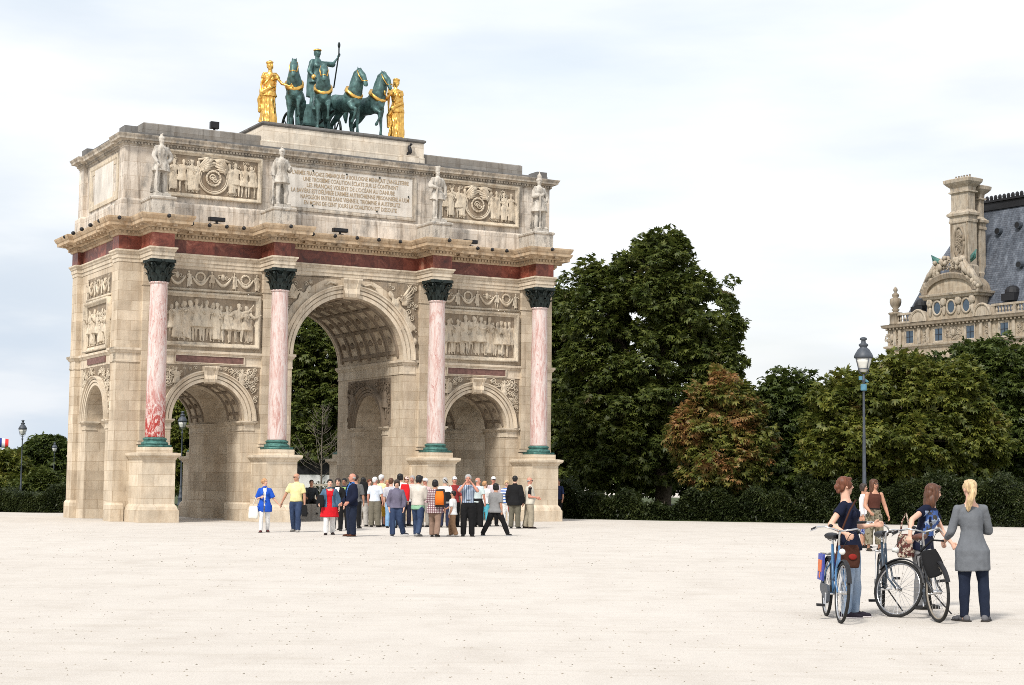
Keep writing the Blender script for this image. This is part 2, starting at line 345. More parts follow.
def hand_mb(b, J, s, p, fine=False):
    H = J['H']; d = J['fa'+s]; w0 = J['wri'+s]; sx = 1 if s == 'R' else -1
    hd = nrm(p.get('hd'+s, d)); side = nrm(np.cross(hd, p.get('pn'+s, J['rt']*sx)))      # across the palm (towards the thumb); palm normal points inwards
    nn = np.cross(hd, side)
    r = .0075*H if fine else .0095*H; pl = .045*H; cw = .018*H
    pc = w0 + hd*pl*.55
    b.ell(pc, (cw*1.15, pl*.62, .009*H*(1 if fine else 1.25)), np.array([side, hd, nn]))
    curl = p.get('curl'+s, .45)*1.0; pnx = nrm(p.get('pal'+s, J['rt']*(-sx)))            # fingers bend towards the palm side
    for k, (o, ln) in enumerate(((.95, .040), (.33, .046), (-.33, .043), (-.92, .034))):
        a0 = w0 + hd*pl*.95 + side*cw*o*.95; L1 = ln*H
        d1 = nrm(hd*math.cos(curl*.7) + pnx*math.sin(curl*.7)); d2 = nrm(hd*math.cos(curl*1.7) + pnx*math.sin(curl*1.7)); d3 = nrm(hd*math.cos(curl*2.6) + pnx*math.sin(curl*2.6))
        a1 = a0 + d1*L1*.45; a2 = a1 + d2*L1*.32; a3 = a2 + d3*L1*.25
        b.tube([a0 - d1*pl*.25, a0, a1, a2, a3], [r*.9, r, r*.92, r*.85, r*.6], 6)
    t0 = w0 + hd*pl*.25 + side*cw*.7; td = nrm(hd*.75 + side*.75 + pnx*.3); t1 = t0 + td*.026*H; t2 = t1 + nrm(hd + pnx*.4 + side*.1)*.020*H
    b.tube([t0, t1, t2], [r*1.25, r*1.1, r*.75], 6)
def body_mb(J, p, fine=False):
    b = MB(); H = J['H']; pel, T, rt, fw = J['pel'], J['T'], J['rt'], J['fw']
    b.loft([ring(pel + T*t*H + fw*o*H, rt if t > .1 else nrm(rt+np.array([1, 0, 0])*1.0), fw, rx*H, ry*H) for t, rx, ry, o in torso_prof(p)])
    if p.get('fem'):
        for sx in (1, -1): b.ell(pel + T*.205*H + rt*sx*.037*H + fw*.045*H, .033*H)
    b.cap(J['neck'] - T*.03*H, .036*H, J['hc'] - J['hA'][2]*.03*H - J['hA'][1]*.008*H, .030*H if p.get('fem') else .034*H)
    a = arm_r(p)
    for s in 'RL':
        sh, el, wr = J['sho'+s], J['elb'+s], J['wri'+s]
        b.ell(sh, a[0]*H*1.02); b.cap(J['neck'] - T*.034*H, .026*H, sh, .022*H); b.cap(sh, a[1]*H, el, a[2]*H)
        b.tube([el, el+(wr-el)*.3, el+(wr-el)*.7, wr, wr+(wr-el)*.06], [a[2]*H*.95, a[3]*H*1.02, a[3]*.78*H, a[4]*H*.88, a[4]*.8*H], 10)
        hand_mb(b, J, s, p, fine)
        h_, k_, n_ = J['hip'+s], J['knee'+s], J['ank'+s]; lr = p.get('legr', 1.0)*p.get('legb', 1.0)
        b.tube([h_+(h_-k_)*.1, h_, h_+(k_-h_)*.3, h_+(k_-h_)*.7, k_], [.04*H*lr, .052*H*lr, .052*H*lr, .040*H*lr, .032*H*lr], 12)
        b.ell(k_, .032*H*lr)
        back = -nrm(J['ft'+s])*.006*H
        b.tube([k_, k_+(n_-k_)*.25+back, k_+(n_-k_)*.6+back*.5, n_], [.030*H*lr, .0345*H*lr, .026*H*lr, .0195*H], 12)
        fd = J['ft'+s]; b.cap(n_ - fd*.02*H - np.array([0, 0, .014*H]), .020*H, n_ + fd*.080*H - np.array([0, 0, .024*H]) - 0*fd, .012*H)
    A = J['hA']; f = p.get('fem', 0); k = 1.0 if f else 1.04
    b.ell(hp(J, 0, -.006, .012), np.array([.043, .053, .050])*H*k, A, 16, 12)
    b.ell(hp(J, 0, .012, -.026), np.array([.034 if f else .037, .036, .037])*H*k, A, 14, 10)
    b.ell(hp(J, 0, .028, -.050), np.array([.017, .016, .013])*H*k, A)                # chin
    b.ell(hp(J, 0, .040, .016), np.array([.029, .010, .008])*H*k, A)                 # brow
    b.tube([hp(J, 0, .044, .012), hp(J, 0, .053, -.002), hp(J, 0, .059, -.013), hp(J, 0, .048, -.018)], [.005*H, .006*H, .008*H, .006*H], 8)
    for sx in (1, -1):
        b.ell(hp(J, sx*.022, .034, -.012), np.array([.013, .012, .012])*H*k, A)      # cheek
        b.ell(hp(J, sx*.043*k, -.004, -.004), np.array([.005, .011, .017])*H*k, A)   # ear
    b.ell(hp(J, 0, .043, -.031), np.array([.013, .008, .0045])*H, A)                 # lips
    return b
def wrinkle(mb, amp, sc_, seed=0, zs=.6):
    V = mb.arr(); D = np.array([mnoise.noise_vector(Vector((v[0]*sc_+seed, v[1]*sc_, v[2]*sc_*zs))) for v in V])
    mb.V = [V + D*amp]; return mb
def shirt_mb(J, p, q):
    b = MB(); H = J['H']; g = q.get('g', .009)*H; pel, T, rt, fw = J['pel'], J['T'], J['rt'], J['fw']; hem = q.get('hem', -.03); fl = q.get('flare', 0)
    pr = torso_prof(p); R_ = []
    ts = [t for t, *_ in pr]; lo = hem
    def at(t):
        return [np.interp(t, ts, [r[i] for r in pr]) for i in (1, 2, 3)]
    levels = sorted(set([lo] + [t for t in ts if t > lo + .01 and t < .30] + ([lo*.5] if lo < -.06 else [])))
    for t in levels:
        rx, ry, o = at(max(t, -.015)) if t > -.012 else (.112, .076, 0); loose = q.get('loose', .0)*max(0, min(1, (.2 - t)/.15)); e = fl*max(0, (.06 - t))*1.0
        R_.append(ring(pel + (T*t*H if t > -.02 else T*-.02*H + np.array([0, 0, (t+.02)*H])) + fw*o*H, rt if t > .1 else nrm(rt+np.array([1, 0, 0])), fw, rx*H + g + (loose+e)*H, ry*H + g + (loose+e)*H))
    nk = q.get('neck', .314); R_.append(ring(pel + T*nk*H, rt, fw, .052*H, .044*H)); b.loft(R_)
    if p.get('fem'):
        for sx in (1, -1): b.ell(pel + T*.203*H + rt*sx*.036*H + fw*.046*H, .035*H + g*.5)
    if q.get('collar'): b.tube([J['neck'] - T*.012*H, J['neck'] + T*.016*H], [.043*H, .040*H], 12)
    sl = q.get('sleeve', .5); a = arm_r(p)
    for s in 'RL':
        sh, el, wr = J['sho'+s], J['elb'+s], J['wri'+s]
        if sl <= 0:
            if q.get('sleeve0', 1): b.cap(J['neck'] - T*.044*H + rt*(1 if s == 'R' else -1)*.035*H, .027*H+g*.6, sh - rt*(1 if s == 'R' else -1)*.035*H, .027*H+g*.6)
            continue
        b.ell(sh, a[0]*H*1.0 + g*.7); b.cap(J['neck'] - T*.036*H, .026*H+g*.6, sh, .022*H+g*.6); k = min(1, sl)
        b.tube([sh, sh+(el-sh)*k*.5, sh+(el-sh)*k], [a[1]*H+g*.8, a[1]*H*.97+g, (a[1]+(a[2]-a[1])*k)*H+g*1.3], 12)
        if sl > 1: b.ell(el, a[2]*H+g*1.1); b.tube([el, el+(wr-el)*(sl-1)*.5, el+(wr-el)*(sl-1)], [a[2]*H+g*1.1, a[3]*H*.95+g, a[4]*H*1.05+g], 12)
    return b
def legs_mb(J, p, q):
    b = MB(); H = J['H']; g = q.get('g', .008)*H; pel, T, rt, fw = J['pel'], J['T'], J['rt'], J['fw']; x0 = np.array([1., 0, 0]); y0 = np.array([0, 1., 0])
    top = q.get('top', .06); pr = torso_prof(p); ts = [t for t, *_ in pr]; up = nrm(T + np.array([0, 0, 1]))
    R_ = []
    for t in (-.06, -.03, 0, .03, top):
        rx, ry, o = [np.interp(t, ts, [r[i] for r in pr]) for i in (1, 2, 3)]
        R_.append(ring(pel + up*t*H, nrm(rt+x0), nrm(np.cross(up, nrm(rt+x0))), rx*H + g*.8, ry*H + g*.8))
    b.loft(R_); ln = q.get('len', 2.0); lo = q.get('loose', .004)*H; lr = p.get('legr', 1.0); fl = q.get('flare', 0)*H
    for s in 'RL':
        h_, k_, n_ = J['hip'+s], J['knee'+s], J['ank'+s]; k = min(1, ln)
        b.tube([h_, h_+(k_-h_)*.3*k, h_+(k_-h_)*.7*k, h_+(k_-h_)*k], [.054*H*lr+g, .053*H*lr+g+lo*.5, (.042+.01*(1-k))*H*lr+g+lo, (.033+.012*(1-k))*H*lr+g+lo*1.2], 14)
        if ln > 1:
            e = ln - 1; m_ = n_ + (n_-k_)*.03; b.ell(k_, .033*H*lr+g+lo)
            b.tube([k_, k_+(m_-k_)*.3*e, k_+(m_-k_)*.65*e, k_+(m_-k_)*e], [.033*H*lr+g+lo, .034*H*lr+g+lo, .029*H*lr+g+lo*1.3+fl*.5, .024*H*lr+g+lo*1.6+fl], 14)
    return b
def shoe_mb(J, s, q):
    b = MB(); H = J['H']; n_ = J['ank'+s]; fd = J['ft'+s]; up = nrm(np.cross(nrm(np.cross(fd, (0, 0, 1))), fd)); sd = np.cross(fd, up)
    o = n_ - up*.030*H
    for (a, rz_, w_) in ((-.024, .026, .024), (.02, .026, .026), (.06, .021, .029), (.090, .017, .025)):
        b.ell(o + fd*a*H + up*(rz_-.010)*H, (w_*H, .028*H, rz_*H), np.array([sd, fd, up]), 12, 8)
    if q.get('high'): b.cap(n_ - up*.02*H, .027*H, n_ + up*.03*H, .026*H)
    sole = [o + sd*x*H + fd*y*H for x, y in ((-.023, -.050), (.023, -.050), (.030, .05), (.025, .105), (0, .120), (-.025, .105), (-.030, .05))]
    s2 = MB(); s2.loft([np.array(sole) - up*.0095*H, np.array(sole) + up*.001*H])
    return b, s2
def hair_mb(J, p, kind):
    b = MB(); H = J['H']; A = J['hA']; k = (1.0 if p.get('fem') else 1.04)
    def E(x, y, z, r): b.ell(hp(J, x, y, z), np.array(r)*H*k, A, 16, 12)
    if kind in ('short', 'white', 'crop'):
        t = .0045 if kind == 'crop' else .008
        E(0, -.014, .022, (.044+t, .048+t, .045+t)); E(0, -.030, -.002, (.038+t*.7, .028+t, .040+t*.6)); E(0, .02, .048, (.030, .026, .017))
        for sx in (1, -1): E(sx*.040, .004, .016, (.008, .020, .024))
    elif kind == 'fringe':                # bald on top, a ring of hair round the back
        E(0, -.036, -.004, (.040, .020, .026));
        for sx in (1, -1): E(sx*.041, -.014, .000, (.007, .024, .020))
    elif kind == 'bob':
        E(0, -.010, .024, (.053, .056, .048)); E(0, -.028, -.012, (.050, .034, .050))
        for sx in (1, -1): E(sx*.044, .004, -.012, (.013, .026, .046))
        E(0, .030, .046, (.034, .024, .018))
    elif kind == 'curly':
        E(0, -.010, .026, (.054, .056, .050)); rs = np.random.RandomState(3)
        for _ in range(40):
            d = nrm(rs.normal(size=3)); 
            if d[1] > .45 and d[2] < .5: continue
            E(d[0]*.048, d[1]*.050-.012, d[2]*.048+.016, (.016,)*3)
    elif kind == 'long':
        E(0, -.014, .022, (.056, .062, .051)); E(0, -.038, -.02, (.054, .036, .058)); E(0, .026, .050, (.032, .026, .014))
        for sx in (1, -1): E(sx*.045, .004, -.020, (.017, .030, .058)); E(sx*.042, -.014, -.075, (.025, .034, .058))
        b.ell(hp(J, 0, -.046, -.085), np.array([.048, .022, .062])*H, np.array([A[0], J['fw'], (0, 0, 1)]), 16, 12)
        b.ell(hp(J, .012, -.048, -.115), np.array([.034, .018, .050])*H, np.array([A[0], J['fw'], (0, 0, 1)]), 16, 12)
    elif kind == 'pony':
        E(0, -.012, .022, (.047, .052, .047)); E(0, -.034, -.004, (.040, .022, .038)); E(0, .026, .050, (.030, .024, .012)); E(0, -.058, .022, (.015, .014, .015))
        for sx in (1, -1): E(sx*.040, .006, .012, (.009, .024, .026))
        o = p.get('ponyoff', (0, 0)); 
        c0 = hp(J, 0, -.060, .022); c1 = hp(J, o[0]*.3, -.085, -.02); c2 = hp(J, o[0]*.8, -.078, -.07); c3 = hp(J, o[0], -.060+o[1], -.135)
        b.tube([c0, c1, c2, c3, c3 + np.array([0, 0, -.02*H])], [.013*H, .024*H, .026*H, .018*H, .006*H], 10)
    elif kind == 'bun':
        E(0, -.012, .022, (.048, .054, .049)); E(0, -.034, -.006, (.042, .026, .040)); E(0, .026, .050, (.031, .026, .014)); E(0, -.064, -.006, (.026, .022, .026)); E(.01, -.060, -.034, (.018, .014, .02))
        for sx in (1, -1): E(sx*.041, .008, .008, (.010, .026, .032))
    return b
def cap_mb(J, brim=True, hat=False):
    b = MB(); H = J['H']; A = J['hA']
    b.ell(hp(J, 0, -.006, .030), np.array([.049, .058, .046])*H, A, 16, 10)
    if hat: b.ell(hp(J, 0, 0, .022), np.array([.078, .085, .007])*H, A, 18, 6)
    elif brim: b.ell(hp(J, 0, .058, .022), np.array([.036, .036, .006])*H, A, 16, 6)
    return b
def robe_mb(J, p, hem=-.46, w0=.11):
    b = MB(); H = J['H']; pel = J['pel']; rt, fw, T = J['rt'], J['fw'], J['T']; n = 56; Rg = []
    for i, t in enumerate(np.linspace(hem, .10, 9)):
        k = (t-hem)/(.10-hem); an = np.arange(n)*2*math.pi/n; rr = (w0*(1-k)+.076*k)*H; fold = 1 + .13*(1-k*.6)*np.sin(an*8 + 2*k + J['H']*3) + .05*np.sin(an*17 - 3*k)
        c = pel + np.array([0, 0, t*H]) if t < 0 else pel + T*t*H
        Rg.append(c + np.outer(np.cos(an)*rr*fold, rt) + np.outer(np.sin(an)*rr*.75*fold, fw))
    b.loft(Rg); return b
# plain cloth / skin materials
_mc = {}
def cloth(col, pat=None, rough=.85):
    k = (col, str(pat))
    if k in _mc: return _mc[k]
    m, N, L, b = ng('cloth_' + str(len(_mc)), rough, .15); v = coord(N)
    n = noise_(N, L, v, 9, 4, .6); c = ramp(N, L, n, [(.3, tuple(x*.86 for x in col)), (.7, tuple(min(.95, x*1.1) for x in col))])
    if pat:
        kind, col2, sc_ = pat
        if kind in ('hstripe', 'vstripe'):
            wv = N.new('ShaderNodeTexWave'); wv.bands_direction = 'Z' if kind == 'hstripe' else 'X'; wv.inputs['Scale'].default_value = sc_; wv.inputs['Distortion'].default_value = .6
            L.new(v, wv.inputs[0]); c = mixc(N, L, c, col2, ramp(N, L, wv.outputs['Fac'], [(.5, 0.0), (.62, 1.0)]))
        elif kind == 'plaid':
            for dr in ('Z', 'X'):
                wv = N.new('ShaderNodeTexWave'); wv.bands_direction = dr; wv.inputs['Scale'].default_value = sc_; L.new(v, wv.inputs[0]); wv.inputs['Distortion'].default_value = 1
                c = mixc(N, L, c, mixc(N, L, c, col2, None, 'MIX', .75), ramp(N, L, wv.outputs['Fac'], [(.45, 0.0), (.6, 1.0)]))
        elif kind == 'camo':
            c = mixc(N, L, c, col2, ramp(N, L, noise_(N, L, v, sc_, 3, .6), [(.50, 0.0), (.53, 1.0)]))
            c = mixc(N, L, c, (.05, .045, .035), ramp(N, L, noise_(N, L, v, sc_*1.4, 3, .6, (1, 1.3, .8)), [(.58, 0.0), (.61, 1.0)]))
        elif kind == 'wash':
            c = mixc(N, L, c, col2, ramp(N, L, noise_(N, L, v, sc_, 4, .6, (1, 1, .5)), [(.4, 0.0), (.7, .8)]))
    L.new(c, b.inputs['Base Color']); bump(N, L, b, noise_(N, L, v, 22, 5, .7), .35, .012)
    _mc[k] = m; return m
SK = {}
def skin(tone, fine=True):
    if not fine: s_ = skin(tone); k_ = ('soft', tone); _mc.setdefault(k_, plain('eye_shade_' + tone, (.15, .08, .055), .5)); return [s_[0], _mc[k_], s_[2]]
    if tone in SK: return SK[tone]
    c = dict(fair=(.62, .37, .27), tan=(.46, .24, .155), red=(.52, .24, .17), brown=(.24, .12, .075))[tone]
    SK[tone] = [plain('skin_' + tone, c, .55, .10, 12, .35), plain('eye_' + tone, (.03, .022, .018), .4), plain('lip_' + tone, tuple(x*y for x, y in zip(c, (.85, .5, .5))), .5)]
    return SK[tone]
HC = dict(blond=(.50, .36, .20), brown=(.085, .035, .018), auburn=(.115, .038, .018), black=(.010, .009, .009), grey=(.36, .35, .34), white=(.68, .67, .65), dark=(.035, .022, .016), strawberry=(.45, .25, .12))
def hairmat(c):
    k = ('hair', c)
    if k not in _mc:
        m, N, L, b = ng('hair_' + c, .5, .35); v = coord(N); col = HC[c]
        n = noise_(N, L, v, 30, 5, .6, (1.5, 1.5, .25)); L.new(ramp(N, L, n, [(.3, tuple(x*.55 for x in col)), (.7, tuple(min(.9, x*1.5) for x in col))]), b.inputs['Base Color']); bump(N, L, b, n, .6, .01)
        _mc[k] = m
    return _mc[k]
def person(x, y, H, face, label, group=None, fine=False, tone='fair', pose=None, hair='short', hc='dark', shirt=None, legs=None, skirt=None, jacket=None,
           shoes=(.03, .03, .03), hat=None, glasses=False, z=0, shoecol2=None, belt=None):
    p = dict(pose or {}); root = empty('person', (x, y, z), R(180 + face)); tag(root, label, 'person', group)
    if legs and legs.get('len', 2) > 1.9: p['legb'] = .90
    if jacket and shirt: shirt = dict(shirt, g=min(shirt.get('g', .009), .006) if shirt.get('name') != 'tunic' else .012)
    J = skel(H, p); vs = .0085 if fine else .016; cs = .011 if fine else .019
    b = fuse(body_mb(J, p, fine), vs, 2 if fine else 1, .5)
    V = b.arr(); A = J['hA']; loc = (V - J['hc']) @ A.T / H
    o_ = b.build('body', skin(tone, fine), root, True)
    cen = np.array([V[list(f)].mean(0) for f in b.F]) if True else None
    lc = (cen - J['hc']) @ A.T / H; mi = np.zeros(len(lc), int)
    ew = .0085 if fine else .0105
    for sx in (1, -1): mi[(np.abs(lc[:, 0]-sx*.0175) < ew) & (np.abs(lc[:, 2]-.006) < .0042 + (0 if fine else .002)) & (lc[:, 1] > .025)] = 1
    mi[(np.abs(lc[:, 0]) < .0125) & (np.abs(lc[:, 2]+.031) < .0050) & (lc[:, 1] > .03)] = 2
    o_.data.polygons.foreach_set('material_index', mi.tolist())
    sd = (x*7.3 + y*3.1) % 50
    def piece(mb, name, mat, wr=.006, v=cs, sm=2):
        f_ = fuse(mb, v, sm, .5); wrinkle(f_, wr*1.3*H/1.7, 7, sd); wrinkle(f_, wr*.75*H/1.7, 19, sd+9, .8); return f_.build(name, mat, root, True)
    def mk(c): return c if not isinstance(c, tuple) else (cloth(c[0], c[1]) if isinstance(c[0], tuple) else cloth(c))
    if legs: piece(legs_mb(J, p, legs), legs.get('name', 'trousers'), mk(legs['c']))
    if belt: bm = MB(); rr = torso_prof(p); up = J['T']; c0 = J['pel'] + up*.058*H; bm.loft([ring(c0, J['rt'], J['fw'], .088*H, .071*H), ring(c0+up*.018*H, J['rt'], J['fw'], .088*H, .071*H)]); bm.build('belt', cloth(belt), root)
    if skirt: piece(robe_mb(J, p, skirt.get('hem', -.25), skirt.get('w', .1)), 'skirt', mk(skirt['c']))
    if shirt: piece(shirt_mb(J, p, shirt), shirt.get('name', 'shirt'), mk(shirt['c']))
    if jacket:
        q = dict(g=.017, hem=-.05, sleeve=1.95, collar=1, loose=.006); q.update(jacket); jb = fuse(shirt_mb(J, p, q), cs, 2, .5); wrinkle(jb, .006, 9, sd)
        if q.get('open', 1):     # cut the front of an open jacket away
            VV = jb.arr(); d = VV - J['pel']; fx = d @ J['rt']/H; fy = d @ J['fw']/H; fz = d @ J['T']/H; keep = []
            for f in jb.F:
                i = f[0]
                if not (fy[i] > .02 and abs(fx[i]) < q.get('gap', .022) + max(0, fz[i]-.12)*.12 and fz[i] > -.2 and fz[i] < .32): keep.append(f)
            jb.F = keep; jb.M = [0]*len(keep)
        jo = jb.build(q.get('name', 'jacket'), mk(q['c']), root, True); mdf = jo.modifiers.new('thickness', 'SOLIDIFY'); mdf.thickness = .008
    for s in 'RL':
        if shoes:
            a_, s2 = shoe_mb(J, s, p); f_ = fuse(a_, vs, 1, .4); n0 = len(f_.F); f_.merge(s2, None, 1)
            f_.build('shoe', [cloth(tuple(shoes)), cloth(tuple(shoecol2 or (.05, .045, .04)))], root, True)
    if hair: 
        hb = fuse(hair_mb(J, p, hair), vs, 1, .5); wrinkle(hb, .006 if hair != 'curly' else .009, 38, sd, .22); hb.build('hair', hairmat(hc), root, True)
    if hat: f_ = fuse(cap_mb(J, True, hat.get('hat', False)), .010, 2, .5); f_.build('hat' if hat.get('hat') else 'cap', cloth(hat['c']), root, True)
    if glasses:
        g_ = MB()
        for sx in (1, -1): g_.ell(hp(J, sx*.0185, .052, .004), np.array([.0145, .005, .0105])*H, A, 10, 6); g_.tube([hp(J, sx*.032, .046, .007), hp(J, sx*.045, 0, .006)], .002*H, 5)
        g_.tube([hp(J, -.008, .054, .007), hp(J, .008, .054, .007)], .002*H, 5); g_.build('sunglasses', M['black'], root, True)
    return root, J
def world_of(root, P):
    a = root.rotation_euler[2]; c_, s_ = math.cos(a), math.sin(a)
    return np.array([root.location[0] + P[0]*c_ - P[1]*s_, root.location[1] + P[0]*s_ + P[1]*c_, root.location[2] + P[2]])
# ---------------------------------------------------------------- ground and lawn
def sheet(name, pts, z, mat):
    mb = MB(); mb.add([(a, b, z) for a, b in pts], [tuple(range(len(pts)))]); return mb.build(name, mat)
tag(sheet('ground', [(-1500, -60), (1500, -60), (1500, 3000), (-1500, 3000)], 0, M['ground']), None, None, None, 'structure')
HL, HR = (-21.5, 74.6), (18.6, 64.6)       # the front line of the hedges, from left to right
def hline(t): return (HL[0] + (HR[0]-HL[0])*t, HL[1] + (HR[1]-HL[1])*t)
tag(sheet('lawn', [(-150, 107), (-20.5, 75.6), (-8, 78), (6.5, 70.4), (19, 67), (90, 48.5), (140, 160), (-200, 230)], .004, M['lawn']), None, None, None, 'structure')

# ---------------------------------------------------------------- the triumphal arch (local frame: u along the front, v backwards, w up)
k93 = .93
AX, AY, AYAW = -6.7377*k93, 69.709*k93, .5098
arch = tag(empty('triumphal_arch', (AX, AY, 0), AYAW), 'beige stone triumphal arch with three openings, pink marble columns and red marble frieze', 'triumphal arch')
BW, D, RC, DP = 9.045, 6.31, .20, .73
CA, CB, CP = 3.26, 7.865, 1.03            # column centres along the front and in front of it
SC, SR, SZ = 5.56, 1.41, 3.70             # side openings: centre, radius, springing
CR, CZ = 2.32, 6.25                       # central opening
TV, TR, TZ = D/2, 1.34, 3.66              # transverse passage
def arch_prism(c, r, z0, zs, a0, a1, axis='y', n=40):
    pts = [(c-r, z0)] + [(c - r*math.cos(math.pi*i/n), zs + r*math.sin(math.pi*i/n)) for i in range(n+1)] + [(c+r, z0)]
    b = MB()
    if axis == 'y': b.loft([np.array([(u, a0, w_) for u, w_ in pts]), np.array([(u, a1, w_) for u, w_ in pts])])
    else: b.loft([np.array([(a0, v, w_) for v, w_ in pts[::-1]]), np.array([(a1, v, w_) for v, w_ in pts[::-1]])])
    return b
blk = MB(); P_ = [(-BW, 0), (BW, 0), (BW, DP), (BW-RC, DP), (BW-RC, D-DP), (BW, D-DP), (BW, D), (-BW, D), (-BW, D-DP), (-BW+RC, D-DP), (-BW+RC, DP), (-BW, DP)]
blk.sweep(P_, [(0, -.3), (0, 10.9)])
body = cut(blk, [arch_prism(-SC, SR, -1, SZ, -1, D+1), arch_prism(SC, SR, -1, SZ, -1, D+1), arch_prism(0, CR, -1, CZ, -1, D+1), arch_prism(TV, TR, -1, TZ, -BW-1, BW+1, 'x')])
body.build('masonry_body', M['ashlar'], arch)
# entablature plan with the breaks over the columns
def plan(hw):
    f = []
    for cu in (-CB, -CA, CA, CB): f += [(cu-hw, 0), (cu-hw, -CP-.35), (cu+hw, -CP-.35), (cu+hw, 0)]
    bk = [(-u, D - v) for u, v in f]
    return [(-BW, 0)] + f + [(BW, 0), (BW, DP), (BW-RC, DP), (BW-RC, D-DP), (BW, D-DP), (BW, D)] + bk + [(-BW, D), (-BW, D-DP), (-BW+RC, D-DP), (-BW+RC, DP), (-BW, DP)]
PL = plan(.38)
mb = MB(); mb.sweep(PL, [(.02, 9.32), (.02, 9.45), (.05, 9.455), (.05, 9.59), (.08, 9.60), (.10, 9.66), (.14, 9.70), (.14, 9.755), (.03, 9.76)]); mb.build('architrave', M['trim'], arch)
mb = MB(); mb.sweep(PL, [(.03, 9.76), (.03, 10.262)]); mb.build('red_marble_frieze', M['red'], arch)
cor = MB(); cor.sweep(PL, [(.04, 10.26), (.08, 10.262), (.10, 10.31), (.11, 10.32), (.11, 10.43), (.20, 10.44), (.24, 10.50), (.26, 10.51), (.50, 10.56), (.52, 10.56), (.53, 10.68), (.56, 10.70), (.61, 10.80), (.62, 10.86), (.60, 10.87), (.20, 10.93)])
def along(poly, d, step, fn, margin=.05):
    q = offs(poly, d)
    for i in range(len(q)):
        a, b = np.array(q[i]), np.array(q[(i+1) % len(q)]); Ln = np.linalg.norm(b-a); e = (b-a)/Ln; n = np.array((e[1], -e[0])); k = int((Ln-margin)/step)
        if k < 1: continue
        for j in range(k): fn(a + e*(Ln*(j+.5)/k), e, n)
def block(mb, p, e, n, w_, d, z0, z1):
    P = [p - e*w_/2 - n*.05, p + e*w_/2 - n*.05, p + e*w_/2 + n*d, p - e*w_/2 + n*d]
    P = [P[3], P[2], P[1], P[0]]
    mb.hexa([(a[0], a[1], z0) for a in P] + [(a[0], a[1], z1) for a in P])
cor.F, cor.M = cor.F, cor.M
along(PL, .11, .13, lambda p, e, n: block(cor, p, e, n, .075, .07, 10.335, 10.425))
along(PL, .22, .42, lambda p, e, n: block(cor, p, e, n, .16, .24, 10.47, 10.555))
cor.build('cornice', M['cornice'], arch)
q62 = offs(PL, .60)
for (a, b, cnt) in ((0, 1, 1), (4, 5, 4), (8, 9, 5), (12, 13, 4), (16, 17, 1), (2, 3, 1), (6, 7, 1), (10, 11, 1), (14, 15, 1), (28+8, 28+9, 0)):
    for j in range(cnt):
        p = np.array(q62[a]) + (np.array(q62[b]) - np.array(q62[a]))*((j+.5)/cnt); s_ = MB(); s_.ell((p[0], p[1]-.0, 10.80), (.075, .085, .075), None, 10, 8); s_.cap((p[0], p[1]-.05, 10.79), .045, (p[0], p[1]-.12, 10.77), .035, 8)
        s_.build('water_spout', M['black'], arch, True)
for j in range(5):
    p = (-BW-.58, .6 + j*1.2); s_ = MB(); s_.ell((p[0], p[1], 10.80), (.085, .075, .075), None, 10, 8); s_.build('water_spout', M['black'], arch, True)
